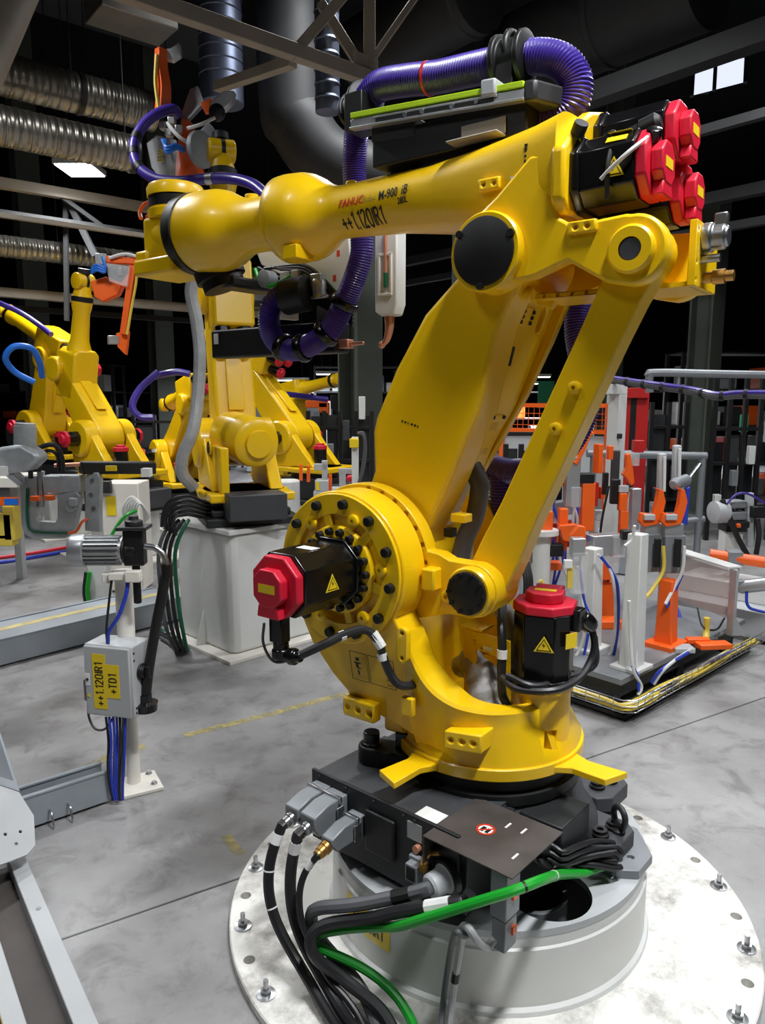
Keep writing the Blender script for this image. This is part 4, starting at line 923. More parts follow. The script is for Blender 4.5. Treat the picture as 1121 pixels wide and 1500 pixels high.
cable('supply_cable', [bw(.29, -.52, .44), bw(.27, -.53, .40), bpl(655, 1318, -.555), bpl(600, 1338, -.57), atz(540, 1346, .29), atz(480, 1350, .265), atz(440, 1348, .245), atz(440, 1380, .20), atz(490, 1425, .11), atz(545, 1470, .06), atz(580, 1530, .05)] + tail(610), .0165, 'cable_black', 'black power cable with a white paper marker near the cover plate', [(.07, 'sign_white', .07)], bundle=BU)
cable('earth_cable', [atz(897, 1266, .313), atz(885, 1268, .318), atz(862, 1272, .33), atz(830, 1277, .352), bpl(790, 1290, -.46), bpl(740, 1306, -.53), bpl(690, 1325, -.56), bpl(620, 1346, -.60), atz(550, 1356, .255), atz(480, 1362, .235), atz(436, 1360, .23), atz(424, 1372, .205), atz(455, 1388, .175), atz(505, 1400, .155), atz(555, 1426, .118), atz(596, 1464, .07), atz(612, 1500, .045), atz(622, 1550, .045)] + tail(635), .013, 'green', 'bright green earth cable running along the black base and down to the plate', [(.16, 'sign_white', .006), (.24, 'black', .006)], bundle=BU)
cable('wrapped_conduit_pair', [bw(.345, -.495, .33), bw(.335, -.55, .31), bpl(688, 1345, -.60), atz(678, 1380, .27), atz(668, 1420, .17), atz(660, 1470, .07), atz(658, 1530, .042)] + tail(662), .010, 'silver_cloth', 'pale silver wrapped conduit dropping in front of the white drum', [(.33, 'black', .03)], bundle=BU)
cable('wrapped_conduit_pair', [bw(.30, -.52, .36), bw(.295, -.56, .33), bpl(668, 1350, -.61), atz(660, 1395, .24), atz(650, 1450, .11), atz(645, 1500, .05)] + tail(650), .008, 'cable_grey', 'thin grey conduit beside the silver wrapped one on the drum', bundle=BU)
for k in range(5):
    an = R(72 * k + 18); ox, oz = .0155 * math.cos(an), .0155 * math.sin(an)
    cable('bundle_cable', [bw(.322 + ox, -.236, .435 + oz), bw(.33 + ox, -.262, .432 + oz), atz(790 + 3 * k, 1214 + 9 * k, .42 - .008 * k), atz(835, 1230 + 8 * k, .395 - .006 * k), atz(872, 1240 + 5 * k, .365 - .006 * k), atz(898, 1246 + 4 * k, .345 - .006 * k)], .0085, 'cable_black', 'black cable in the bundle tied beside the cover plate', group='tied black cables by the cover plate', bundle=BU)
lay(BU, push_base)

# ============================================================ SPOT WELDING GUN HELD BY THE MAIN ROBOT (robot frame)
def RW(x, y, z): a = R(143.3); return Vector((CX + math.cos(a) * x - math.sin(a) * y, CY + math.sin(a) * x + math.cos(a) * y, z))
def rthing(name, label, cat, p):
    o = thing(name, label, cat, RW(*p), R(143.3)); OFF[o.name] = -Vector(p); return o
gun = rthing('spot_welding_gun', 'white spot welding gun with copper electrodes hanging under the main boom', 'welding gun', (1.0, -.26, 1.82))
part('side_plate', MB().py([(1.30, 2.28), (.79, 2.28), (.77, 2.06), (.80, 2.02), (.86, 2.02), (1.26, 2.20)], -.30, -.275), 'white_paint', gun, .004)
m = MB(); m.py([(1.27, 2.195), (1.27, 2.155), (.85, 1.972), (.81, 2.005)], -.276, -.259); part('frame_rail', m, 'black', gun, .004)
m = MB(); m.py([(.545, 2.25), (.645, 2.25), (.645, 1.965), (.62, 1.95), (.56, 1.95), (.545, 1.99)], -.31, -.25); arm_ = part('electrode_arm', m, 'white_paint', gun, .006)
m = MB(); m.bb(.565, .575, -.252, -.244, 2.03, 2.17); m.bb(.618, .628, -.252, -.244, 2.03, 2.17); m.bb(.565, .628, -.252, -.244, 2.16, 2.17); m.bb(.565, .628, -.252, -.244, 2.02, 2.03); parts('recess_rib', m, 'warm_white', arm_, .002)
m = MB(); m.cyl((.592, -.246, 2.24), (.592, -.246, 2.10), .006, n=10); part('copper_lead', m, 'copper', arm_)
m = MB(); m.cyl((.592, -.246, 2.10), (.592, -.246, 2.05), .008, n=10); part('green_lead', m, 'green_dark', arm_)
m = MB(); m.tube([(.60, -.28, 1.965), (.60, -.28, 1.91), (.61, -.28, 1.87), (.628, -.28, 1.85)], .016, 12, prof=lambda i: .02 - .0006 * i); m.ball((.635, -.28, 1.848), .014); part('upper_electrode', m, 'copper', gun)
m = MB(); m.box((.835, -.28, 1.858), (.10, .04, .034)); m.cyl((.785, -.28, 1.858), (.72, -.28, 1.858), .009, .006, n=12); part('lower_electrode', m, 'copper', gun, .003)
m = MB(); m.bb(.83, 1.55, -.33, -.24, 1.825, 1.945); tr_ = part('transformer_beam', m, 'black', gun, .008)
m = MB(); m.bb(1.50, 1.53, -.2395, -.2385, 1.885, 1.93); part('paper_label', m, 'sign_white', tr_)
m = MB(); m.lathe((.885, -.22, 2.03), (0, .2, 1), [(0, .04), (.012, .04), (.014, .028), (.06, .03), (.075, .02)], 10); m.box((.885, -.205, 2.105), (.05, .035, .03)); part('clamp_bracket', m, 'alu', gun, .004)
m = MB(); m.lathe((.97, -.18, 2.045), (1, .1, -.1), [(-.06, .05), (-.055, .068), (.055, .068), (.06, .05)], 24); part('hose_socket', m, 'black', gun)
m = MB(); m.bb(.86, .97, -.33, -.29, 1.94, 2.06); part('gun_body', m, 'beam_beige', gun, .005)
m = MB(); m.tube([(.74, -.248, 1.985), (.85, -.248, 2.065), (.93, -.247, 2.125), (1.02, -.24, 2.14), (1.12, -.20, 2.095), (1.19, -.20, 2.115), (1.22, -.20, 2.17)], .009, 10); part('earth_cable', m, 'green', gun)
m = MB(); m.lathe((1.16, -.235, 2.125), (0, 1, 0), [(0, .035), (.05, .035), (.052, .03)], 20); part('drive_motor', m, 'mid_grey', gun)
m = MB()
for k in range(4): m.tube([(1.20 - .02 * k, -.235, 2.175), (1.08, -.238, 2.175 - .008 * k), (.98, -.24, 2.165 - .012 * k), (.88, -.24, 2.10 - .015 * k), (.74, -.24, 1.96 - .014 * k)], .0065, 7)
parts('control_lead', m, 'cable_black', gun)
m = MB()
for x in (1.02, 1.08): m.box((x, -.235, 2.13), (.04, .03, .04))
parts('valve_block', m, 'light_grey', gun, .003)
m = MB(); m.bb(1.19, 1.30, -.30, -.05, 2.082, 2.125); part('flange_bracket', m, 'black', gun, .01)
m = MB()
for (x, z) in ((.84, 2.20), (.86, 2.11)): m.bb(x - .008, x + .008, -.2755, -.2745, z - .012, z + .012)
m.bb(1.10, 1.125, -.2755, -.2745, 2.20, 2.24); parts('paint_chip', m, 'ink_red', gun)
# ============================================================ TIP DRESSER POST WITH CONTROL BOX
pp = atz(197, 1150, 0); post = thing('tip_dresser_post', 'white steel post with a ribbed electric motor and grey control box', 'post', (pp.x, pp.y, 0), R(GRID - 10))
a = R(GRID - 10)
def PLc(w_): d = Vector(w_) - Vector((pp.x, pp.y, 0)); return Vector((math.cos(a) * d.x + math.sin(a) * d.y, -math.sin(a) * d.x + math.cos(a) * d.y, d.z))
m = MB(); m.box((.0, -.02, .008), (.20, .17, .016)); fp = part('foot_plate', m, 'warm_white', post, .003)
m = MB(); m.lathe((.07, -.06, .016), (0, 0, 1), [(0, .014), (.004, .014), (.005, .009), (.014, .009)], 12); m.lathe((.07, .04, .016), (0, 0, 1), [(0, .014), (.004, .014), (.005, .009), (.014, .009)], 12); parts('floor_bolt', m, 'steel', fp)
m = MB(); m.cyl((0, 0, .016), (0, 0, .88), .028, n=20); m.cyl((0, .0, .60), (0, 0, .95), .036, n=20); part('post_tube', m, 'warm_white', post)
# control box: faces the camera, turned a little
bc = at(160, 998, 2.86); bm_ = Matrix.Translation(PLc((bc.x, bc.y, bc.z))) @ Matrix.Rotation(R(-14) - a, 4, 'Z')
m = MB(bm_); m.bb(-.108, .108, 0, .13, -.15, .15); cbx = part('control_box', m, 'light_grey', post, .006)
m = MB(bm_); m.bb(-.104, .104, -.012, 0, -.146, .146); part('door', m, 'light_grey', cbx, .006)
m = MB(bm_); m.bb(-.065, -.005, -.0135, -.012, -.115, .115); part('label_plate', m, 'yellow_label', cbx)
m = MB(bm_); m.bb(-.005, .055, -.0135, -.012, -.065, .075); part('label_plate', m, 'yellow_label', cbx)
def vtext(s, x, z, size, **k):
    t_ = stroke_mb(s, size, .14, k.get('sx', 1)); place_text(t_, (x, -.0142, z), (0, 0, 1), (-1, 0, 0)); t_.v = [tuple(bm_ @ Vector(p)) for p in t_.v]; return part('lettering', t_, 'ink', cbx)
vtext('++1.120IR1', -.018, -.102, .036, sx=1.08)
vtext('+TD1', .043, -.046, .036, sx=1.08)
m = MB(bm_); m.lathe((.108, .06, .03), (1, 0, 0), [(0, .034), (.008, .034), (.010, .026), (.022, .026)], 20); m.bb(.13, .15, .05, .07, .004, .056); part('rotary_switch', m, 'black', cbx, .003)
m = MB(bm_); m.bb(-.10, -.08, -.0135, -.012, -.02, .03); part('key_label', m, 'sign_white', cbx)
m = MB(bm_); m.cyl((-.09, -.012, .005), (-.09, -.018, .005), .006, n=10); part('key_lock', m, 'dark_steel', cbx)
m = MB(bm_); m.prism([(-.009, -.008), (.009, -.008), (0, .009)], (-.088, -.0135, -.06), (1, 0, 0), (0, 0, 1), (0, -.001, 0)); part('warning_sign', m, 'yellow_label', cbx)
m = MB(bm_)
for z in (.12, .09, -.11, -.13): m.cyl((.108, .015, z), (.1095, .015, z), .005, n=8)
parts('hinge_screw', m, 'ink', cbx)
m = MB(bm_); m.bb(-.130, -.108, .01, .04, -.10, -.01); part('side_plug', m, 'mid_grey', cbx, .004)
m = MB(bm_); m.tube([(-.12, .025, -.10), (-.12, .02, -.17), (-.08, .0, -.21), (-.03, .0, -.205), (.0, .03, -.15)], .005, 7); part('side_lead', m, 'cable_grey', cbx)
# motor and dressing head
mc = PLc(at(150, 806, 2.92)); md = Matrix.Translation(mc) @ Matrix.Rotation(R(2) - a, 4, 'Z')
m = MB(md); m.lathe((-.12, 0, 0), (1, 0, 0), [(-.004, .05), (.0, .062), (.005, .065), (.055, .065), (.06, .058)], 28); mot = part('motor_fan_cowl', m, 'alu', post)
m = MB(md); m.lathe((-.1245, 0, 0), (1, 0, 0), [(0, .05), (.002, .05)], 24); part('fan_grille', m, 'dark_steel', mot)
m = MB(md); m.cyl((-.06, 0, 0), (.085, 0, 0), .05, n=28)
mb_ = part('motor_body', m, 'alu', post)
fin = None
for k in range(20):
    an = 2 * PI * k / 20
    q = MB(md); q.prism([(-.06, .049), (.075, .049), (.075, .061), (-.06, .061)], (0, 0, 0), (1, 0, 0), (0, math.cos(an), math.sin(an)), Vector((0, -math.sin(an), math.cos(an))) * .004); part('cooling_fin', q, 'alu', mb_)
m = MB(md); m.lathe((.085, 0, 0), (1, 0, 0), [(0, .055), (.012, .055), (.014, .035), (.05, .035)], 24); m.bb(.09, .17, -.03, .03, -.06, .085); m.cyl((.13, 0, -.06), (.13, 0, -.22), .016, n=12); hd = part('dressing_head', m, 'black', post, .006)
m = MB(md); m.bb(.07, .19, -.05, .05, .085, .10); m.lathe((.13, 0, .10), (0, 0, 1), [(0, .035), (.02, .035), (.022, .02), (.04, .018)], 18); part('cutter', m, 'dark_steel', post, .003)
m = MB(md); m.bb(.03, .15, -.045, .02, -.115, -.085); m.bb(.10, .16, -.06, -.02, -.12, -.075); m.bb(.0, .03, -.03, .01, -.13, -.09); part('terminal_box', m, 'warm_white', post, .004)
def pl_tube(px, r, mm, name, n=8): return part(name, MB().tube([PLc(p) for p in px], r, n), mm, post)
pl_tube([at(186, 840, 2.90), at(186, 865, 2.88), at(175, 900, 2.86), at(160, 925, 2.86), at(158, 942, 2.88)], .008, 'blue', 'blue_hose')
pl_tube([at(165, 838, 2.9), at(160, 880, 2.87), at(156, 920, 2.86), at(157, 942, 2.88)], .005, 'cable_black', 'motor_lead')
pl_tube([at(212, 800, 2.9), at(228, 803, 2.9), at(240, 815, 2.9), at(245, 835, 2.9)], .013, 'steel', 'elbow_pipe', 12)
pl_tube([at(244, 828, 2.9), at(238, 870, 2.9), at(228, 920, 2.9), at(218, 980, 2.9), at(213, 1025, 2.9)], .021, 'black', 'suction_hose', 14)
m = MB(); p0 = PLc(at(244, 826, 2.9)); m.cyl(p0, p0 - Vector((0, 0, .05)), .026, n=18); part('hose_cuff', m, 'black_gloss', post)
m = MB(); p0 = PLc(at(213, 1020, 2.9)); m.lathe(p0 - Vector((0, 0, .06)), (0, 0, 1), [(0, .045), (.03, .048), (.034, .05), (.04, .028), (.07, .026)], 20); part('chip_cup', m, 'black_gloss', post)
m = MB(); m.bar(p0 - Vector((0, 0, .04)), PLc(at(195, 1030, 2.93)), .015, .012); part('cup_bracket', m, 'steel', post)
for k, (dx, mm) in enumerate(((0, 'blue'), (5, 'blue'), (9, 'blue'), (13, 'cable_black'), (-4, 'cable_black'), (17, 'cable_grey'), (20, 'blue'))):
    pl_tube([at(160 + dx * 1.2, 1050, 2.86), at(163 + dx, 1085, 2.84 + .01 * (k % 3)), at(162 + dx, 1120, 2.83 + .01 * (k % 2)), at(164 + dx * .8, 1150, 2.83), at(168 + dx * .6, 1172, 2.83)], .0055, mm, 'bundle_lead', 6)

# ============================================================ FLOOR BEAMS AT THE LEFT
def beam(name, A, B, wd, hg, m, label, lip=True, cat='beam', bolts=0):
    A = Vector(A); B = Vector(B); d = (B - A); L_ = d.length; an = math.atan2(d.y, d.x)
    o = thing(name, label, cat, (A.x, A.y, 0), an)
    q = MB(); th = .008
    if wd < .2:                                            # open channel: floor and two webs, as one folded profile
        q.px([(0, .012), (wd, .012), (wd, hg), (wd - th, hg), (wd - th, .012 + th), (th, .012 + th), (th, hg), (0, hg)], 0, L_)
    else: q.bb(0, L_, 0, wd, 0.012, hg)
    part('body', q, m, o, .002)
    if lip:
        q = MB(); q.bb(0, L_, -.004, .014, hg, hg + .010); q.bb(0, L_, wd - .014, wd + .004, hg, hg + .010); parts('lip', q, m, o, .002)
    q = MB()
    for k in range(3): q.box((L_ * (.15 + .35 * k), wd / 2, .006), (.06, wd * .8, .0125))
    parts('pad', q, 'dark_steel', o)
    return o
dB = Vector((math.cos(R(GRID)), math.sin(R(GRID)), 0))
E0 = atz(163, 1176, 0); b1 = beam('floor_beam', E0 - dB * 1.1, E0, .10, .135, 'blue_grey', 'short blue-grey hollow beam ending beside the white post foot')
q = MB(); L_ = 1.1
for x in (.86, .93): q.tube([(x, -.002, .06), (x, -.03, .06), (x, -.05, .02), (x, -.05, .006)], .004, 6)
parts('wire_hook', q, 'steel', b1)
A0 = atz(0, 978, 0); A1 = atz(272, 907, 0); dd = (A1 - A0).normalized()
b2 = beam('long_beam', A0 - dd * 1.5, A1, .42, .17, 'blue_grey', 'long wide blue-grey floor trunking with a yellow top stripe')
q = MB(); q.bb(.2, 2.8, .20, .27, .1705, .1718); part('yellow_stripe', q, 'rust_line', b2)
# steel frame in the corner by the camera
F0 = atz(22, 1262, .10); F1 = atz(120, 1500, .10); fd = (F1 - F0).normalized(); F1 = F1 + fd * .8
fr = thing('steel_channel', 'pale grey steel channel frame lying along the floor', 'frame', (F0.x, F0.y, 0), math.atan2(fd.y, fd.x))
L_ = (F1 - F0).length
q = MB(); q.bb(-.05, L_, -.018, .035, .0, .10); part('flange', q, 'light_grey', fr, .003)
q = MB(); q.bb(-.05, L_, -.16, -.11, .0, .10); part('flange', q, 'light_grey', fr, .003)
q = MB(); q.bb(-.05, L_, -.11, -.018, .0, .06); part('web', q, 'cover_brown', fr)
q = MB(); q.cyl((.30, .01, .10), (.30, .01, .102), .008, n=10); part('rivet', q, 'steel', fr)
yb = MB(); yb.bb(.40, .75, -.28, -.165, 0, .115); q = yb; part('corner_bracket', q, 'yellow', fr, .02)
g0 = atz(30, 1165, .30)
gp = thing('folded_plate', 'galvanised folded guard plate standing over the end of the channel frame', 'plate', (g0.x - .12, g0.y - .1, 0), world=True)
pa, pb, pc_ = at(28, 1160, 2.45), at(52, 1238, 2.31), at(-60, 1290, 2.08); sn = (pb - pa).cross(pc_ - pa).normalized(); sn = sn if sn.z > 0 else -sn
def on_sheet(px, py): r_ = _ray(px, py); o_ = Vector((0, 0, 1.65)); return o_ + r_ * ((pa - o_).dot(sn) / r_.dot(sn))
c1 = [on_sheet(*k) for k in ((-60, 1130), (28, 1160), (50, 1195), (52, 1238), (40, 1252), (-60, 1290))]
nn = sn * -.006; q = MB(); q.add([tuple(p) for p in c1] + [tuple(p + nn) for p in c1], [(0, 1, 2, 3, 4, 5), (11, 10, 9, 8, 7, 6)] + [(i, 6 + i, 6 + (i + 1) % 6, (i + 1) % 6) for i in range(6)]); sheet_ = part('sheet', q, 'light_grey', gp, .002); sheet_edge = c1[0]
c1 = [at(-60, 1010, 2.55), at(0, 1070, 2.52), on_sheet(30, 1160), sheet_edge]
nn = Vector((-.006, 0, 0)); q = MB(); q.add([tuple(p) for p in c1] + [tuple(p + nn) for p in c1], [(0, 1, 2, 3), (7, 6, 5, 4)] + [(i, 4 + i, 4 + (i + 1) % 4, (i + 1) % 4) for i in range(4)]); part('upright_sheet', q, 'blue_grey', gp, .002)
q = MB(); q.bar(Vector((-1.40, 2.53, 0)), Vector((-1.40, 2.53, .42)), .04, .04); q.bar(Vector((-1.45, 2.45, 0)), Vector((-1.45, 2.45, at(-40, 1130, 2.45).z)), .05, .05); parts('leg', q, 'dark_steel', gp, .003)
q = MB()
for (x, y) in ((8, 1222), (24, 1236), (30, 1218)): p = on_sheet(x, y); q.cyl(p - sn * .01, p + sn * .001, .006, n=8)
cut(sheet_, q, .01)
# ============================================================ BACKGROUND ROBOTS
def ry(p, th): return Matrix.Translation(p) @ Matrix.Rotation(th, 4, 'Y')
def back_robot(name, label, base, z0, rz, s, th2, th3, fore=1.05, balancer=False, wristyaw=0.0, group=None, upper=1.0, dz=0.0, sidemotors=True):
    """six-axis robot: base at z0, column yaw rz, upper arm tilted th2 forward, forearm raised th3"""
    o = thing(name, label, 'robot', (base[0], base[1], z0), R(rz), group=group)
    S = Matrix.Scale(s, 4)
    def P(nm, q, mm, bev=0.0, lab=None, par=None, multi=False):
        if q.M is None: q.v = [(x, y, z + dz) if z > .26 or (dz == 0) else (x, y, z) for x, y, z in q.v]
        if multi: q.v = [tuple(c * s for c in p) for p in q.v]; return parts(nm, q, mm, par or o, bev * s, lab)
        q.v = [tuple(c * s for c in p) for p in q.v]; return part(nm, q, mm, par or o, bev * s, lab)
    q = MB(); q.bb(-.36, .34, -.33, .33, 0, .06); q.bb(-.30, .28, -.28, .28, .06, .30); P('robot_base', q, 'base_dark', .01)
    q = MB(); q.bb(-.52, -.28, -.2, .2, .06, .24); P('connection_box', q, 'base_grey', .008)
    q = MB(); q.lathe((0, 0, .30), (0, 0, 1), [(0, .27), (.06, .27)], 32); P('slew_ring', q, 'black')
    q = MB(); q.lathe((0, 0, .36), (0, 0, 1), [(0, .33), (.05, .34), (.06, .30)], 36); q.pz([(-.36, -.30), (.34, -.30), (.34, .30), (-.36, .30)], .36, .42); q.py([(-.18, .42), (.44, .42), (.48, .60), (.47, .80), (.14, .80), (.0, .62)], -.26, -.16); q.py([(-.18, .42), (.44, .42), (.48, .60), (.47, .80), (.14, .80), (.0, .62)], .16, .26); col_ = P('column', q, 'yellow', .012)
    J2_ = Vector((.31, 0, .74 + dz))
    q = MB(); q.lathe((J2_.x, -.30, .74), (0, 1, 0), [(0, .17), (.02, .19), (.14, .19)], 36); q.lathe((J2_.x, .16, .74), (0, 1, 0), [(0, .19), (.12, .19), (.14, .17)], 36); P('shoulder_drive', q, 'yellow', .004, multi=True)
    for sd in ((1, -1) if sidemotors else ()):
        q = MB(); yy = .30 if sd > 0 else -.30; q.lathe((J2_.x, yy, .74), (0, sd, 0), [(0, .08), (.12, .08)], 8, ph=PI / 8); mo = P('servo_motor', q, 'black_gloss', .004, 'black servo motor with red end cap')
        q = MB(); q.lathe((J2_.x, yy + .12 * sd, .74), (0, sd, 0), [(0, .085), (.035, .085), (.036, .05), (.06, .05)], 8, ph=PI / 8); P('end_cap', q, 'red', .004, par=mo)
    if sidemotors:
        q = MB(); q.lathe((-.16, .12, .42), (0, 0, 1), [(0, .075), (.2, .075)], 8, ph=PI / 8); q2 = P('servo_motor', q, 'black_gloss', .004)
        q = MB(); q.lathe((-.16, .12, .62), (0, 0, 1), [(0, .08), (.04, .08), (.042, .05), (.065, .05)], 8, ph=PI / 8); P('end_cap', q, 'red', .004, par=q2)
    M2 = ry(J2_, th2)
    q = MB(M2); q.py(circ(0, 0, .185, 170, 370, 20) + [(.15, .30), (.13, upper - .15)] + circ(0, upper, .125, 0, 180, 14) + [(-.13, upper - .15), (-.17, .30)], -.15, .15); ua_ = P('upper_arm', q, 'yellow', .02)
    q = MB(M2); q.py([(-.20, .22), (-.17, .30), (-.135, upper - .2), (-.15, upper - .2), (-.20, .32)], -.06, .06); P('arm_cover', q, 'yellow', .004, par=ua_)
    if balancer:
        q = MB(); q.lathe((.20, .06, .82), (-1, -.22, -.12), [(0, .15), (.08, .17), (.42, .18), (.50, .168), (.515, .15), (.52, .10), (.55, .095), (.555, .0)], 40); P('balancer', q, 'yellow')
        q = MB(); q.bb(-.34, .1, .16, .22, .42, .74); q.lathe((.02, .22, .72), (0, 1, 0), [(0, .055), (.02, .055)], 20); P('balancer_bracket', q, 'yellow', .01)
        q = MB(); q.cyl((.02, .24, .72), (.02, .246, .72), .045, n=20); P('bracket_cover', q, 'black')
    J3_ = M2 @ Vector((0, 0, upper))
    M3 = ry(J3_, -th3)
    q = MB(M3); q.lathe((0, -.20, 0), (0, 1, 0), [(0, .13), (.40, .13)], 32); q.pz([(-.28, -.15), (.20, -.15), (.25, -.10), (.25, .10), (.20, .15), (-.28, .15)], .02, .32); hs_ = P('forearm_housing', q, 'yellow', .02)
    q = MB(M3); q.lathe((.0, -.2, 0), (0, -1, 0), [(0, .07), (.12, .07)], 8, ph=PI / 8); m3 = P('servo_motor', q, 'black_gloss', .004)
    q = MB(M3); q.lathe((.0, -.32, 0), (0, -1, 0), [(0, .075), (.04, .075), (.042, .045), (.06, .045)], 8, ph=PI / 8); P('end_cap', q, 'red', .004, par=m3)
    for (y, z) in ((.08, .24), (-.08, .24), (0, .10)):
        q = MB(M3); q.lathe((-.28, y, z), (-1, 0, 0), [(0, .06), (.14, .06)], 8, ph=PI / 8); m3 = P('servo_motor', q, 'black_gloss', .004)
        q = MB(M3); q.lathe((-.42, y, z), (-1, 0, 0), [(0, .065), (.03, .065), (.032, .04), (.05, .04)], 8, ph=PI / 8); P('end_cap', q, 'red', .004, par=m3)
    q = MB(M3); q.lathe((.2, 0, .17), (1, 0, 0), [(0, .135), (.06, .12), (.14, .095), (fore - .32, .085), (fore - .26, .10), (fore - .20, .105)], 28); P('forearm_tube', q, 'yellow')
    q = MB(M3); q.lathe((fore, 0, .17), (1, 0, 0), [(0, .108), (.05, .108)], 28); P('wrist_seal', q, 'black')
    q = MB(M3); q.lathe((fore + .05, 0, .17), (1, 0, 0), [(0, .10), (.05, .085), (.14, .07)], 24); q.lathe((fore + .20, -.10, .17), (0, 1, 0), [(0, .07), (.01, .085), (.19, .085), (.20, .07)], 24); P('wrist', q, 'yellow', .004)
    q = MB(M3); q.lathe((fore + .20, -.02, .17), (0, 1, 0), [(0, .088), (.03, .088)], 24); P('wrist_band', q, 'black')
    q = MB(M3); q.lathe((fore + .28, 0, .17), (1, 0, 0), [(0, .06), (.05, .06), (.052, .05)], 20); P('tool_flange', q, 'dark_steel')
    tip = Matrix.Translation((base[0], base[1], z0)) @ Matrix.Rotation(R(rz), 4, 'Z') @ S @ M3 @ Vector((fore + .33, 0, .17))
    el = Matrix.Translation((base[0], base[1], z0)) @ Matrix.Rotation(R(rz), 4, 'Z') @ S @ J3_
    return o, tip, el, (Matrix.Translation((base[0], base[1], z0)) @ Matrix.Rotation(R(rz), 4, 'Z') @ S @ M3)
def back_pedestal(c, yaw, w_, h, label, plate=1.35, txt=None):
    o = thing('steel_pedestal', label, 'pedestal', (c[0], c[1], 0), R(yaw))
    q = MB(); q.box((0, 0, .012), (w_ * plate, w_ * plate, .024)); part('floor_plate', q, 'warm_white', o, .003)
    k = w_ / 2; ch = k * .10
    q = MB(); q.pz([(k, -k + ch), (k, k - ch), (k - ch, k), (-k + ch, k), (-k, k - ch), (-k, -k + ch), (-k + ch, -k), (k - ch, -k)], .024, h - .03); part('body', q, 'white_paint', o, .03)
    q = MB(); q.box((0, 0, h - .015), (w_ * 1.06, w_ * 1.06, .03)); part('top_plate', q, 'white_paint', o, .004)
    for sx, sy in ((0, -1), (1, 0), (-1, 0)):
        q = MB(); q.prism([(k - .02, .024), (k * plate - .02, .024), (k, min(.26, h - .035)), (k - .02, min(.26, h - .035))], (-.008 if sy else 0, -.008 if sx else 0, 0), (sx, sy, 0), (0, 0, 1), (.016 if sy else 0, .016 if sx else 0, 0)); part('gusset', q, 'white_paint', o)
    return o
r2c = (-.95, 5.04); z2 = .835
back_pedestal(r2c, 45, .68, z2, 'tall square white pedestal with corner gussets under the robot with the domed balancer', 1.25)
r2, tip2, el2, M2t = back_robot('industrial_robot', 'yellow robot with a domed balancer cylinder standing on the tall white pedestal', r2c, z2, 112, .92, R(8.7), R(81.7), .85, True, upper=1.11, dz=-.19, sidemotors=False)
r3c = (-2.70, 7.70)
back_pedestal(r3c, 40, .55, .5, 'white pedestal with a wide floor plate under the leaning robot', 1.9)
r3, tip3, el3, M3t = back_robot('industrial_robot', 'yellow robot with its arm leaning sideways, carrying the hanging orange gripper', r3c, .5, 145, 1.0, R(36.8), R(102), .736, upper=.90)
r3b, tipb, elb, _ = back_robot('industrial_robot', 'yellow robot behind the leaning one with its forearm raised to the side', (-3.86, 9.0), .58, 146, 1.0, R(-16.4), R(23.5), .95, upper=.833)
back_pedestal((-3.86, 9.0), 40, .55, .58, 'white pedestal half hidden behind the leaning robot', 1.4)
r4, tip4, el4, _ = back_robot('industrial_robot', 'yellow robot with red motors crouching behind the tall white pedestal', (-2.5, 9.4), .2, 125, 1.0, R(-49), R(-11), .75, upper=.97)
back_pedestal((-2.5, 9.4), 40, .55, .2, 'low white pedestal of the crouching robot', 1.3)
r5, tip5, el5, _ = back_robot('industrial_robot', 'yellow robot with its arm leaning forward beyond the tall pedestal', (-.69, 7.63), .587, 148, .9, R(38), R(20.6), .5, upper=.994)
back_pedestal((-.69, 7.63), 40, .5, .587, 'white pedestal of the robot leaning beyond the drum', 1.3)
r6, tip6, el6, _ = back_robot('industrial_robot', 'small distant yellow robot stretching its forearm towards the dark column', (-1.637, 11.6), .1, -43, .95, R(12), R(9.4), .89, upper=.85)
back_pedestal((-1.637, 11.6), 40, .55, .1, 'small white pedestal far behind', 1.3)

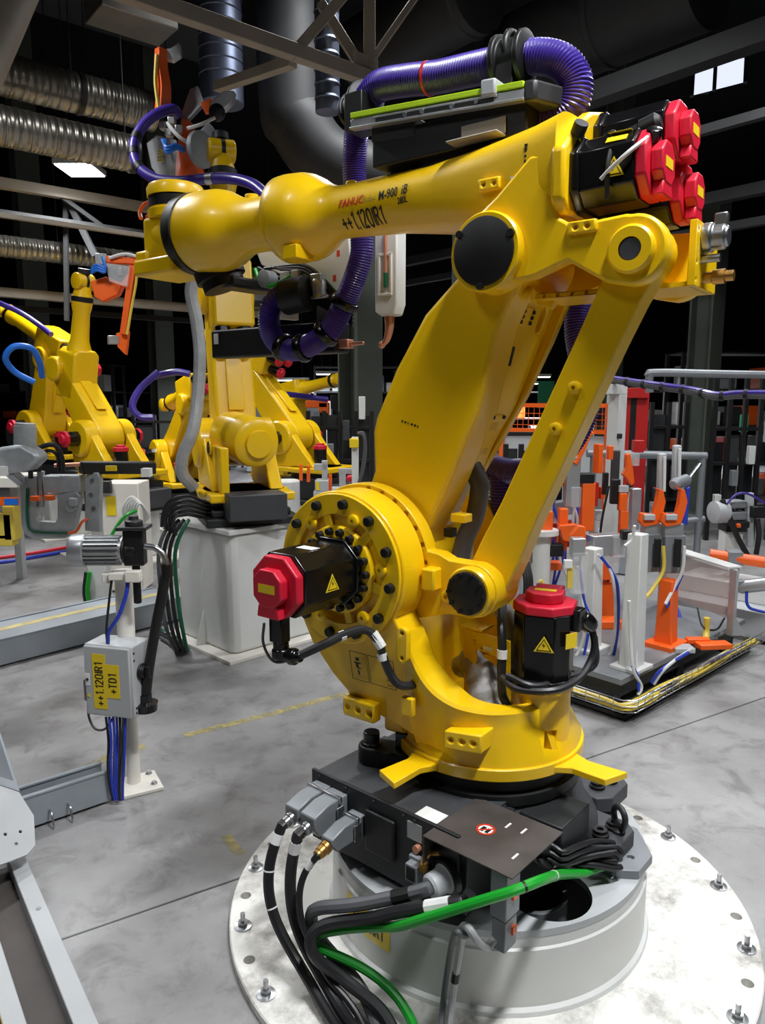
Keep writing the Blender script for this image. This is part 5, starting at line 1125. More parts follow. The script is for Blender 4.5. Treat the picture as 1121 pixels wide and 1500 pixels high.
# ============================================================ GRIPPERS HELD BY THE BACKGROUND ROBOTS
def gripper_top():
    c = at(285, 225, 5.7); g_ = thing('clamping_gripper', 'tall orange clamping gripper with a clear shield raised high above the boom', 'gripper', (c.x, c.y, c.z - .2), world=True)
    Y = 5.7; p = lambda x, y, k=0: at(x, y, Y + k)
    q = MB(); q.add(*poly_slab([p(256, 262), p(300, 262), p(292, 225), p(282, 180), p(268, 172), p(262, 195)], .05)); part('frame_plate', q, 'orange', g_, .005)
    q = MB(); q.tube([p(238, 165), p(240, 130), p(236, 100), p(236, 72)], .04, 4, 3, prof=lambda i: .06 - .0015 * i); part('clamp_arm', q, 'orange', g_, .004)
    q = MB(); q.add(*poly_slab([p(240, 72), p(250, 70), p(262, 62), p(264, 80), p(252, 88), p(243, 86)], .06)); part('clamp_jaw', q, 'alu', g_, .006)
    q = MB(); q.tube([p(233, 160, -.05), p(228, 120, -.05), p(230, 80, -.05)], .014, 6); part('arm_lead', q, 'cable_yellow', g_)
    q = MB(); q.add(*poly_slab([p(262, 190), p(300, 150, .1), p(290, 125, .1), p(278, 130, .1), p(268, 160, .1)], .03)); part('grey_plate', q, 'mid_grey', g_, .004)
    q = MB(); q.add(*poly_slab([p(285, 200), p(305, 178), p(315, 190), p(300, 215)], .05)); part('side_block', q, 'mid_grey', g_, .006)
    q = MB(); q.add(*poly_slab([p(215, 210, -.1), p(230, 198, -.1), p(258, 205, -.1), p(264, 240, -.1), p(260, 265, -.1), p(235, 262, -.1), p(222, 245, -.1)], .02)); part('clear_shield', q, 'clear', g_)
    q = MB(); q.add(*poly_slab([p(293, 150), p(310, 143), p(316, 158), p(300, 165)], .05)); part('orange_bracket', q, 'orange', g_, .004)
    q = MB(); q.add(*poly_slab([p(306, 150, -.05), p(328, 132, -.05), p(344, 132, -.05), p(340, 148, -.05), p(322, 166, -.05), p(310, 168, -.05)], .08)); part('pivot_clamp', q, 'alu', g_, .01)
    q = MB(); q.ball(tuple(p(318, 165, -.04)), .06); part('swivel', q, 'black', g_)
    for k in range(3):
        q = MB(); q.tube([p(238 + 2 * k, 205, -.15), p(244, 215 + 4 * k, -.2), p(258, 212 + 3 * k, -.18), p(270, 218 + 2 * k, -.12)], .012, 6); part('air_hose', q, 'blue_bright', g_)
    q = MB()
    for (x, y) in ((240, 185), (252, 178), (248, 195), (262, 190)): q.box(p(x, y, -.08), (.06, .05, .05), R(20 + x))
    parts('valve_block', q, 'alu', g_, .006)
    q = MB()
    for k in range(4): q.bar(p(231, 222 + 4.5 * k, -.135), p(239, 221 + 4.5 * k, -.135), .012, .012)
    parts('yellow_tag', q, 'cable_yellow', g_)
    q = MB(); q.lathe(p(292, 220, -.05), (1, -.6, 0), [(0, .125), (.04, .125)], 28); part('mount_flange', q, 'mid_grey', g_)
    q = MB(); q.tube([p(275, 188, -.06), p(295, 182, -.1), p(315, 172, -.08)], .012, 6); q.tube([p(245, 180, -.1), p(262, 200, -.14), p(285, 215, -.1)], .014, 6); parts('cable_loom', q, 'cable_white', g_)
    return g_
def poly_slab(P, th):
    P = [Vector(p) for p in P]; n_ = Vector((0, 0, 0))
    for i in range(1, len(P) - 1): n_ += (P[i] - P[0]).cross(P[i + 1] - P[0])
    n_.normalize()
    if n_.y < 0: n_ = -n_
    n = len(P); vs = P + [p + n_ * th for p in P]
    fs = [tuple(range(n)), tuple(range(2 * n - 1, n - 1, -1))] + [(i, n + i, n + (i + 1) % n, (i + 1) % n) for i in range(n)]
    if (P[1] - P[0]).cross(P[2] - P[1]).dot(n_) > 0: fs = [tuple(reversed(f)) for f in fs]
    return [tuple(v) for v in vs], fs
gripper_top()
# upper wrist of the pedestal robot carries it; hose in front
hp = at(300, 262, 5.3)
cable('purple_hose', [at(393, 288, 5.0), at(370, 270, 5.1), at(340, 262, 5.2), at(305, 262, 5.25), at(262, 266, 5.3), at(228, 262, 5.35), at(203, 244, 5.4), at(196, 218, 5.45), at(202, 196, 5.5), at(215, 178, 5.55), at(232, 166, 5.6), at(252, 160, 5.65), at(262, 168, 5.7)], .036, 'purple', 'smooth purple hose looping in front of the tall orange gripper', [(.62, 'black', .05), (.69, 'black', .05), (.76, 'black', .05), (.3, 'steel', .05)], n=14, cat='hose')
def gripper_left():
    Y = 7.2; p = lambda x, y, k=0: at(x, y, Y + k)
    c = p(170, 430); g_ = thing('clamping_gripper', 'orange hanging gripper with a long clamp arm on the leaning robot', 'gripper', (c.x, c.y, p(180, 515).z), world=True)
    q = MB(); q.add(*poly_slab([p(132, 412), p(155, 405), p(180, 415), p(172, 432), p(150, 442), p(138, 435)], .10)); part('frame_block', q, 'orange', g_, .01)
    q = MB(); q.bar(p(196, 390), p(182, 490), .09, .06); part('clamp_arm', q, 'orange', g_, .006)
    q = MB(); q.bar(p(150, 380), p(235, 385), .07, .06); q.bar(p(205, 385), p(180, 420), .06, .05); parts('top_bar', q, 'orange', g_, .006)
    q = MB(); q.add(*poly_slab([p(170, 488), p(188, 485), p(186, 505), p(184, 520), p(172, 508)], .06)); part('clamp_jaw', q, 'orange', g_, .004)
    q = MB(); q.box(p(166, 498), (.10, .06, .08), R(30)); part('jaw_pad', q, 'alu', g_, .008)
    q = MB(); q.add(*poly_slab([p(155, 385, -.08), p(190, 390, -.08), p(186, 420, -.08), p(160, 412, -.08)], .02)); part('clear_shield', q, 'clear', g_)
    for k in range(3):
        q = MB(); q.tube([p(134, 400 - 3 * k, -.08), p(142, 396 - 4 * k, -.1), p(154, 398 - 3 * k, -.1), p(150, 376, -.08)], .012, 6); part('air_hose', q, 'blue_bright', g_)
    q = MB(); q.tube([p(200, 380, -.05), p(200, 410, -.05), p(193, 450, -.05), p(186, 490, -.05)], .012, 6); part('arm_lead', q, 'cable_yellow', g_)
    q = MB(); q.tube([p(160, 378, -.05), p(185, 372, -.05), p(215, 380, -.05), p(240, 382, -.05)], .015, 6); part('arm_lead', q, 'cable_white', g_)
    q = MB(); q.box(p(148, 380, -.02), (.10, .06, .10), R(15)); q.box(p(176, 398, -.06), (.05, .03, .07)); parts('valve_block', q, 'alu', g_, .006)
gripper_left()
cable('silver_conduit', [at(285, 398, 4.9), at(280, 430, 4.9), at(288, 470, 4.9), at(293, 520, 4.88), at(290, 580, 4.85), at(283, 630, 4.8), at(268, 668, 4.78), at(268, 695, 4.8), at(285, 715, 4.85)], .04, 'silver_cloth', 'silver wrapped conduit running up beside the arm of the balancer robot', cat='conduit')
BC = []
for k in range(5):
    cable('base_cable', [at(308, 737 + 5.5 * k, 4.78), at(297, 737 + 5.5 * k, 4.71), at(276 - 3 * k, 722 + 7 * k, 4.6), at(254 - 3 * k, 728 + 7 * k, 4.55), at(240 + 3 * k, 748 + 4 * k, 4.58), at(243 + 4 * k, 772 + 3 * k, 4.6)], .0105, 'cable_black', 'short black cable looping out of the balancer robot base', group='black cables at the balancer robot base', bundle=BC)
# loose dress hoses of the left robots
cable('blue_hose', [at(50, 560, 7.4), at(22, 545, 7.3), at(8, 525, 7.2), at(20, 508, 7.2), at(45, 510, 7.3), at(58, 530, 7.4), at(62, 552, 7.5)], .03, 'blue_bright', 'blue hose looping beside the leaning robot', cat='hose')
cable('purple_hose', [at(-10, 440, 8.3), at(30, 458, 8.3), at(60, 478, 8.3), at(75, 490, 8.2)], .03, 'purple', 'purple hose lying along the raised forearm behind the leaning robot', cat='hose')
cable('purple_hose', [at(232, 545, 7.6), at(205, 570, 7.5), at(194, 595, 7.4), at(205, 610, 7.4), at(225, 612, 7.4)], .035, 'purple', 'purple hose bowed beside the crouching robot', cat='hose')
cable('purple_hose', [at(225, 552, 7.9), at(245, 547, 7.8), at(262, 545, 7.8), at(278, 548, 7.8)], .035, 'purple', 'short purple hose over the crouching robot', cat='hose')
cable('purple_hose', [at(395, 575, 9), at(425, 578, 9.2), at(455, 582, 9.5), at(480, 585, 9.6)], .035, 'purple', 'thin purple hose in front of the small distant robot', cat='hose')
# ============================================================ WELDING FIXTURE ON ITS PLATFORM (right)
FO = atz(915, 1058, 0); FA = R(42.7)
fx = thing('welding_fixture', 'fixture platform with white posts, orange clamps and cable trays', 'fixture', (FO.x, FO.y, 0), FA)
def FL(p): d = Vector(p) - Vector((FO.x, FO.y, 0)); return Vector((math.cos(FA) * d.x + math.sin(FA) * d.y, -math.sin(FA) * d.x + math.cos(FA) * d.y, d.z))
def fz(px, py, z): return FL(atz(px, py, z))
def fy(px, py, Y): return FL(at(px, py, Y))
def on(px, py, z=.205): return FL(atz(px, py, z))
m = MB(); m.bb(.04, 1.62, .05, 1.75, .17, .205); plat = part('platform_plate', m, 'mid_grey', fx, .004)
m = MB(); m.bb(.07, 1.58, .08, 1.72, .085, .17); part('platform_frame', m, 'base_grey', fx, .004)
m = MB(); m.bb(.0, 1.62, 0, .06, .012, .035); m.bb(.0, .06, 0, 1.7, .012, .035); m.bb(.0, 1.62, .95, 1.0, .012, .035); parts('skid', m, 'dark_steel', fx, .003)
m = MB()
for (x, y) in ((.08, .1), (1.5, .1), (.08, 1.2), (1.5, 1.2), (.8, .1)): m.cyl((x, y, 0), (x, y, .10), .025, n=12); m.cyl((x, y, 0), (x, y, .014), .06, n=14)
parts('levelling_foot', m, 'dark_steel', fx)
# wire cable trays along the two visible edges
m = MB()
for z in (.07, .10, .135):
    m.tube([(1.66, -.06, z), (.0, -.06, z), (-.05, -.01, z), (-.05, 1.5, z)], .003, 5, smooth=False)
for y in (-.03, 0.0): m.tube([(1.66, y, .066), (-.02, y, .066)], .003, 5, smooth=False); m.tube([(y + .01, .0, .066), (y + .01, 1.5, .066)], .003, 5, smooth=False)
for k in range(22): m.tube([(.02 + .075 * k, -.06, .14), (.02 + .075 * k, -.06, .066), (.02 + .075 * k, .03, .066)], .0025, 4, smooth=False)
for k in range(18): m.tube([(-.05, .04 + .08 * k, .14), (-.05, .04 + .08 * k, .066), (.03, .04 + .08 * k, .066)], .0025, 4, smooth=False)
part('cable_tray', m, 'steel', fx, kind='stuff')
for k in range(16):
    z = .075 + .004 * (k % 5); yy = -.05 + .006 * (k % 9); rr = random.Random(k)
    mm = ['cable_yellow', 'cable_yellow', 'green_dark', 'cable_grey', 'cable_yellow', 'blue', 'cable_white', 'cable_black'][k % 8]
    pts = [(1.60 - .05 * (k % 4), yy, z)] + [(x, yy + rr.uniform(-.012, .012), z + rr.uniform(0, .014)) for x in (1.3, 1.0, .7, .4, .15)] + [(-.01 + yy * .3, yy + .02, z + .008), (yy + .015, .12, z + .004)] + [(yy + .012 + rr.uniform(-.01, .01), y, z + rr.uniform(0, .012)) for y in (.4, .7, 1.0)]
    part('tray_cable', MB().tube(pts, .0065, 6, 4), mm, fx)
def post(p, w_, h, m, name='post', taper=.8, foot=True):
    q = MB(); a_, b_ = w_ / 2, w_ / 2 * taper; z = p.z
    q.add([(p.x - a_, p.y - a_, z), (p.x + a_, p.y - a_, z), (p.x + a_, p.y + a_, z), (p.x - a_, p.y + a_, z), (p.x - b_, p.y - b_, z + h), (p.x + b_, p.y - b_, z + h), (p.x + b_, p.y + b_, z + h), (p.x - b_, p.y + b_, z + h)], [(0, 3, 2, 1), (4, 5, 6, 7), (0, 1, 5, 4), (1, 2, 6, 5), (2, 3, 7, 6), (3, 0, 4, 7)])
    o = part(name, q, m, fx, .006)
    if foot: q = MB(); q.bb(p.x - w_ * .9, p.x + w_ * .9, p.y - w_ * .8, p.y + w_ * .8, z, z + .02); part('post_foot', q, m, o, .003); q = MB(); q.prism([(w_ * .45, 0), (w_ * .85, 0), (w_ * .4, w_ * 2.2)], p, (-.7, -.7, 0), (0, 0, 1), (.008, -.008, 0)); part('foot_gusset', q, m, o)
    return o
pA = on(925, 978); post(pA, .10, .74, 'white_paint')
pB = on(862, 950); post(pB, .11, .60, 'white_paint')
pC = on(975, 945); post(pC, .10, .40, 'orange'); q = MB(); q.box((pC.x, pC.y, pC.z + .012), (.22, .18, .03)); part('orange_foot', q, 'orange', fx, .004)
pD = on(790, 925); q = MB(); q.cyl(pD, pD + Vector((0, 0, .62)), .055, n=20); q.cyl(pD + Vector((0, 0, .62)), pD + Vector((0, 0, .65)), .10, n=24); part('round_post', q, 'white_paint', fx)
pE = on(768, 915); q = MB(); q.cyl(pE, pE + Vector((0, 0, .56)), .035, n=16); part('slim_post', q, 'light_grey', fx)
# tall portal upright
pP = fz(893, 840, .205); q = MB(); q.bb(pP.x - .06, pP.x + .06, pP.y - .05, pP.y + .05, .205, 1.68); part('portal_upright', q, 'white_paint', fx, .004)
q = MB(); q.bb(pP.x - .30, pP.x + .06, pP.y - .05, pP.y + .05, 1.68, 1.76); part('portal_beam', q, 'white_paint', fx, .004)
Yp = (Matrix.Rotation(FA, 3, 'Z') @ pP + Vector((FO.x, FO.y, 0))).y
q = MB(); q.bb(pP.x - .075, pP.x - .04, pP.y - .08, pP.y - .05, 1.33, 1.37); part('portal_hook', q, 'dark_steel', fx, .003)
# clamp units: grey cylinder with an orange jaw; positions surveyed at distance Y
def fbox(cx, cy, Y, w_, h, d_=None, m='alu', name='cylinder', bev=.006, par=None, rot=0.0):
    p = fy(cx, cy, Y); k = Y / 1090 * 1.02; d_ = d_ or w_
    q = MB(); q.box(p, (w_ * k, d_ * k, h * k), R(-42.7 + rot)); return part(name, q, m, par or fx, bev)
def jaw(P, Y, th=.05, m='orange', name='clamp_jaw', par=None):
    q = MB(); q.add(*poly_slab([fy(x, y, Y) for x, y in P], th)); return part(name, q, m, par or fx, .005)
# pair of clamps on the front white post
YA = 4.35
for dx, yy in ((0, YA), (32, YA - .05)):
    c0 = fbox(955 + dx * .92, 812 + dx * .06 - 4, yy, 30, 56, 24, 'mid_grey', 'clamp_cylinder'); fbox(955 + dx * .92, 776, yy, 27, 22, 22, 'alu', 'clamp_body', par=c0)
    jaw([(940 + dx * 1.05, 752), (958 + dx * 1.05, 754), (962 + dx * 1.05, 738), (966 + dx, 718), (960 + dx, 714), (972 + dx, 718), (976 + dx, 735), (972 + dx, 752), (966 + dx, 768), (944 + dx, 772), (937 + dx, 764)], yy - .06, .05, par=c0)
    fbox(950 + dx, 757, yy - .05, 16, 8, 14, 'light_grey', 'jaw_pad', .003, c0)
    fbox(963 + dx * .92, 810, yy - .09, 9, 42, 6, 'black', 'sensor_strip', .002, c0)
q = MB(); q.tube([fy(972, 800, YA - .12), fy(972, 835, YA - .12), fy(955, 865, YA - .15), fy(940, 885, YA - .2), fy(937, 930, YA - .35), fy(938, 975, YA - .45)], .011, 7); part('signal_lead', q, 'cable_yellow', fx)
q = MB(); q.tube([fy(1003, 800, YA - .15), fy(1000, 835, YA - .15), fy(988, 860, YA - .15), fy(975, 885, YA - .2)], .010, 7); part('signal_lead', q, 'cable_white', fx)
q = MB(); q.tube([fy(1000, 842, YA - .14), fy(988, 868, YA - .14), fy(977, 890, YA - .18)], .008, 7); part('air_hose', q, 'blue', fx)
jaw([(1000, 768), (1006, 715), (1012, 713), (1008, 770)], YA - .02, .02, 'blue', 'blue_lever')
q = MB(); q.lathe(fy(997, 706, YA), (1, 0, .1), [(-.09, .02), (-.07, .035), (.07, .035), (.09, .02)], 14); part('swing_head', q, 'mid_grey', fx)
# upright clear-cased clamp towers
for (x, Y_, t0, b0) in ((968, 4.9, 664, 720), (990, 4.9, 652, 715)):
    q = MB(); q.bar(fy(x, b0, Y_), fy(x + 2, t0, Y_), .05, .05); part('slim_tower', q, 'light_grey', fx, .01)
    q = MB(); q.bar(fy(x + 5, b0, Y_ - .05), fy(x + 6, t0 + 5, Y_ - .05), .018, .018); part('tower_rod', q, 'white_paint', fx, .002)
# middle: horizontal clamp cylinder and base box
c1_ = fbox(885, 797, 4.3, 52, 30, 24, 'alu', 'clamp_cylinder', rot=18); fbox(905, 800, 4.25, 18, 30, 22, 'clear', 'clear_case', par=c1_); fbox(918, 783, 4.2, 16, 14, 16, 'black', 'valve', par=c1_)
jaw([(868, 830), (880, 822), (896, 830), (900, 850), (866, 850)], 4.75, .2, 'orange', 'orange_gusset'); fbox(884, 880, 4.85, 32, 62, 26, 'orange', 'orange_base'); fbox(893, 912, 4.6, 34, 12, 30, 'orange', 'orange_plate')
c2_ = fbox(848, 838, 4.0, 22, 62, 20, 'clear', 'clamp_cylinder'); fbox(846, 800, 4.0, 20, 26, 18, 'alu', 'clamp_body', par=c2_); fbox(835, 845, 3.96, 8, 34, 6, 'cable_yellow', 'sensor_strip', .002, c2_); fbox(832, 826, 3.95, 12, 12, 8, 'sign_white', 'sensor_head', .002, c2_)
jaw([(836, 786), (848, 770), (858, 772), (860, 800), (852, 806), (840, 798)], 4.05, .05)
c3_ = fbox(838, 705, 4.6, 20, 72, 18, 'alu', 'clamp_cylinder'); fbox(843, 728, 4.57, 15, 30, 12, 'clear', 'clear_case', par=c3_)
jaw([(836, 675), (846, 682), (858, 660), (866, 640), (872, 634), (866, 632), (852, 645), (848, 668), (843, 676), (838, 670)], 4.55, .05)
fbox(860, 742, 4.6, 19, 70, 16, 'orange', 'orange_upright'); fbox(858, 700, 4.6, 22, 14, 18, 'black', 'pivot'); jaw([(838, 690), (850, 688), (858, 625), (850, 622), (846, 640)], 4.72, .05)
fbox(930, 745, 4.75, 14, 60, 14, 'alu', 'clamp_cylinder'); jaw([(918, 700), (925, 712), (930, 708), (928, 686), (924, 664), (918, 666), (919, 684), (913, 696)], 4.7, .05); fbox(913, 716, 4.7, 14, 10, 10, 'light_grey', 'jaw_pad', .003); fbox(912, 735, 4.7, 12, 26, 12, 'orange', 'clamp_body'); fbox(901, 720, 4.72, 13, 36, 10, 'black', 'valve'); fbox(913, 765, 4.7, 12, 36, 12, 'orange', 'orange_upright')
fbox(800, 770, 4.5, 17, 44, 16, 'orange', 'orange_upright'); fbox(802, 735, 4.5, 14, 34, 14, 'clear', 'clear_case'); fbox(824, 775, 4.55, 13, 62, 14, 'orange', 'orange_upright'); fbox(815, 700, 4.7, 18, 24, 14, 'orange', 'clamp_body'); fbox(814, 712, 4.6, 14, 20, 12, 'black', 'valve'); fbox(776, 760, 4.7, 10, 40, 12, 'orange', 'orange_upright')
jaw([(820, 770), (846, 768), (846, 785), (838, 795), (825, 792)], 4.45, .06); fbox(850, 783, 4.3, 9, 22, 9, 'blue', 'blue_valve')
fbox(812, 805, 4.5, 24, 18, 18, 'black', 'valve'); fbox(810, 828, 4.6, 22, 12, 18, 'orange', 'orange_plate')
for k, (pts, mm, r_) in enumerate((([(846, 830), (850, 870), (858, 910), (850, 950), (838, 968)], 'cable_white', .009), ([(850, 835), (856, 880), (864, 905), (858, 950), (850, 975)], 'blue', .008), ([(880, 815), (895, 835), (905, 860), (906, 910), (902, 945), (898, 965)], 'blue', .009), ([(876, 812), (892, 830), (900, 860), (902, 905), (899, 940), (890, 962), (850, 968), (838, 975)], 'cable_white', .009), ([(766, 798), (772, 815), (772, 855)], 'cable_yellow', .014), ([(792, 850), (806, 870), (815, 885)], 'cable_yellow', .012), ([(922, 880), (924, 930), (928, 980), (940, 1005), (935, 1018)], 'cable_white', .009), ([(926, 975), (934, 990), (936, 1012)], 'blue', .008), ([(1010, 955), (985, 970), (965, 985), (955, 1000)], 'blue', .009), ([(1015, 950), (992, 965), (972, 982), (958, 1002)], 'cable_white', .009), ([(930, 770), (926, 790), (915, 800)], 'cable_white', .008))):
    Y_ = 4.05 if k < 4 else (4.2 if k < 6 else 3.72)
    q = MB(); q.tube([fy(x, y, Y_ + .02 * (i % 2)) for i, (x, y) in enumerate(pts)], r_, 7); part('fixture_lead', q, mm, fx)
for k in range(3):
    q = MB(); q.tube([fy(758 + 5 * k, 800, 3.9), fy(764 + 4 * k, 822, 3.85), fy(770 + 4 * k, 850, 3.8), fy(768 + 4 * k, 885, 3.8), fy(760 + 4 * k, 930, 3.85)], .013, 8); part('black_hose', q, 'rubber', fx)
# dense clamp hardware further back on the platform
rr = random.Random(11)
for k in range(34):
    x = rr.uniform(770, 935); y = rr.uniform(650, 835); Y_ = rr.uniform(4.9, 5.35); mm = rr.choice(['orange', 'orange', 'orange', 'orange', 'black', 'alu', 'light_grey', 'base_grey', 'blue', 'red_panel', 'clear'])
    fbox(x, y, Y_, rr.uniform(7, 17), rr.uniform(14, 46), rr.uniform(8, 16), mm, 'clamp_piece', .004, rot=rr.choice([0, 0, 15, -20]))
for k in range(7):
    x = rr.uniform(775, 930); q = MB(); q.tube([fy(x, rr.uniform(680, 740), 4.85), fy(x + rr.uniform(-12, 12), 770, 4.8), fy(x + rr.uniform(-20, 20), 810, 4.8), fy(x + rr.uniform(-8, 8), 870, 4.85)], .009, 6); part('fixture_lead', q, rr.choice(['cable_white', 'cable_black', 'blue', 'cable_white']), fx)
q = MB(); q.bb(.35, 1.45, 1.05, 1.12, .85, .95); part('cross_rail', q, 'mid_grey', fx, .005)
q = MB(); q.bb(.36, .42, 1.06, 1.11, .205, .85); q.bb(1.38, 1.44, 1.06, 1.11, .205, .85); q.bb(.86, .92, 1.06, 1.11, .205, .85); parts('rail_upright', q, 'white_paint', fx, .005)
# clear screen on an aluminium profile frame, small parts on the platform
s0 = fz(1070, 930, .205); q = MB(); q.bb(s0.x - .02, s0.x + .02, s0.y - .02, s0.y + .02, .205, .62); part('profile_post', q, 'alu', fx, .002)
s1 = FL(at(972, 830, 5.1)); q = MB(); q.bb(s1.x - .02, s1.x + .02, s1.y - .02, s1.y + .02, .205, .62); part('profile_post', q, 'alu', fx, .002)
q = MB(); q.prism([(0, 0), (1, 0), (1, 1), (0, 1)], Vector((s1.x, s1.y, .30)), Vector((s0.x - s1.x, s0.y - s1.y, 0)), (0, 0, .30), (0, .006, 0)); part('clear_screen', q, 'smoked', fx)
q = MB(); q.bar(Vector((s1.x, s1.y, .63)), Vector((s0.x, s0.y, .63)), .10, .012); part('screen_top', q, 'white_paint', fx)
q = MB(); q.prism([(0, 0), (.08, 0), (.0, .12)], s0 + Vector((0, -.02, 0)), (.7, -.7, 0), (0, 0, 1), (.01, .01, 0)); part('profile_gusset', q, 'alu', fx)
fbox(1045, 945, 4.2, 50, 8, 22, 'orange', 'orange_plate', rot=6); fbox(1000, 950, 4.15, 30, 8, 24, 'light_grey', 'valve_block'); fbox(1022, 938, 4.25, 34, 8, 14, 'orange', 'orange_plate')
fbox(1005, 925, 4.6, 70, 6, 60, 'light_grey', 'small_plate')
q = MB(); q.tube([fy(1036, 905, 4.4), fy(1035, 925, 4.4), fy(1034, 940, 4.35)], .02, 8); part('yellow_stem', q, 'cable_yellow', fx)
q = MB(); q.tube([fy(1022, 890, 4.5), fy(1030, 918, 4.4), fy(1050, 922, 4.4), fy(1062, 905, 4.4)], .006, 6); part('loop_lead', q, 'cable_black', fx)
for k in range(3):
    q = MB(); q.tube([fy(976 + 7 * k, 885, 4.9), fy(978 + 9 * k, 905, 4.8), fy(976 + 6 * k, 925, 4.7)], .012, 6); part('air_hose', q, 'blue', fx)
q = MB()
for k in range(5): a0 = fz(1080, 955, .06) + Vector((.03 * k, -.02, 0)); q.tube([a0 + Vector((0, .12, 0)), a0, a0 + Vector((0, 0, .09)), a0 + Vector((0, .10, .10))], .003, 5, smooth=False)
q.tube([fz(1080, 955, .06), fz(1080, 955, .06) + Vector((.13, 0, 0))], .003, 5, smooth=False)
part('wire_basket', q, 'steel', fx, kind='stuff')

# ============================================================ STATION AT THE RIGHT EDGE
st = thing('dressing_station', 'white post with a grey drive head and black hoses beyond the clear screen', 'machine', (at(1068, 900, 5.8).x, 5.8, 0), world=True)
Y = 5.8; p = lambda x, y, k=0: at(x, y, Y + k)
q = MB(); b0 = p(1068, 820); q.bb(b0.x - .07, b0.x + .07, Y - .06, Y + .06, 0, p(1068, 775).z); part('post', q, 'white_paint', st, .005)
q = MB(); q.bb(b0.x - .075, b0.x + .085, Y - .08, Y + .07, p(0, 777).z, p(0, 768).z); part('post_cap', q, 'black', st, .003)
q = MB(); q.lathe(p(1052, 750, -.1), (1, .2, 0), [(-.05, .05), (-.04, .085), (.06, .085), (.08, .06)], 20); part('drive_head', q, 'light_grey', st)
q = MB(); q.box(p(1075, 738), (.16, .12, .06), R(10)); q.box(p(1078, 755), (.14, .1, .07), R(10)); parts('gearbox', q, 'mid_grey', st, .01)
q = MB(); q.bar(p(1098, 722), p(1098, 800), .05, .05); part('side_profile', q, 'light_grey', st, .003)
q = MB(); q.tube([p(1058, 732, -.12), p(1068, 755, -.14), p(1080, 785, -.14), p(1096, 815, -.14)], .022, 10); q.tube([p(1110, 760, -.1), p(1112, 785, -.12), p(1108, 812, -.12)], .02, 10); parts('black_hose', q, 'rubber', st)
q = MB(); q.tube([p(1065, 738, -.15), p(1080, 724, -.15), p(1098, 724, -.15), p(1121, 738, -.15)], .009, 8); part('blue_hose', q, 'purple', st)
q = MB(); q.box(p(1085, 768, -.05), (.12, .06, .05)); q.box(p(1110, 750, -.05), (.1, .06, .09)); parts('black_block', q, 'black', st, .005)
q = MB(); q.box(p(1082, 770, -.1), (.03, .03, .03)); part('orange_cap', q, 'orange', st, .004)
q = MB(); q.cyl(p(1040, 812, -.35), p(1150, 828, -.55), .042, n=16); ob = part('orange_bar', q, 'orange', st)
q = MB(); q.box(p(1075, 817, -.4), (.10, .12, .11), R(-10)); part('bar_clamp', q, 'mid_grey', st, .006)
q = MB(); q.cyl(p(1085, 860, -1.05), p(1150, 852, -1.2), .045, n=18); part('pneumatic_cylinder', q, 'alu', st)
q = MB(); q.box(p(1082, 858, -1.05), (.06, .07, .08), R(-10)); part('rod_block', q, 'mid_grey', st, .005)
q = MB(); q.tube([p(1094, 868, -1.1), p(1095, 885, -1.12), p(1105, 893, -1.14), p(1135, 896, -1.18), p(1150, 870, -1.2)], .010, 8); part('blue_hose', q, 'blue', st)
q = MB(); q.bar(p(1150, 852, -1.2), p(1155, 828, -.56), .05, .05); part('mount_arm', q, 'dark_steel', st, .004)
c = p(1078, 817, -.4); q = MB(); q.bar(c, Vector((c.x, c.y, .335)), .05, .05, (1, 0, 0)); part('bar_arm', q, 'dark_steel', st, .004)
bs = thing('machine_bed', 'long pale grey machine bed with stepped top behind the clear screen', 'machine', (2.75, 5.0, 0), R(-48)); q = MB(); q.bb(-.7, 2.2, -.25, .25, .03, .22); part('body', q, 'light_grey', bs, .006)
q = MB(); q.bb(-.7, 2.2, -.05, .30, .22, .34); part('upper_step', q, 'white_paint', bs, .006)
q = MB(); q.bb(-.7, 2.2, -.22, .22, 0, .03); part('plinth', q, 'dark_steel', bs)
b3 = beam('rear_beam', at(925, 800, 6.8) * Vector((1, 1, 0)), at(1000, 770, 8.2) * Vector((1, 1, 0)), .5, .35, 'blue_grey', 'blue-grey rail beam with a pale top behind the fixture')
# ============================================================ PIPES, FENCE AND DOOR PANELS BEHIND THE FIXTURE
pc = thing('conduit_run', 'purple cable bundle strapped along a grey conduit above the fixture', 'conduit', at(900, 556, 5.9), world=True)
pts = [at(868, 548, 6.0), at(880, 552, 6.0), at(905, 557, 5.9), at(960, 565, 5.6), at(1010, 572, 5.4), at(1050, 580, 5.2), at(1080, 578, 5.1), at(1140, 578, 4.9)]
part('bundle', MB().tube(pts, .03, 10), 'cable_grey', pc); part('purple_cable', MB().tube([q_ + Vector((0, -.02, .012)) for q_ in pts], .018, 8), 'purple', pc)
S_ = resample(smooth_path(pts, 8), .16)
q = MB()
for i in range(1, len(S_) - 1): d_ = (S_[i + 1] - S_[i]).normalized(); q.cyl(S_[i] - d_ * .012, S_[i] + d_ * .012, .037, n=10)
parts('strap', q, 'black', pc)
solo('grey_pipe', MB().tube([at(952, 575, 6.6), at(952, 552, 6.6), at(960, 546, 6.6), at(1060, 548, 6.6), at(1180, 550, 6.6)], .035, 10), 'mid_grey', 'grey pipe bending down beside the green column', 'pipe')
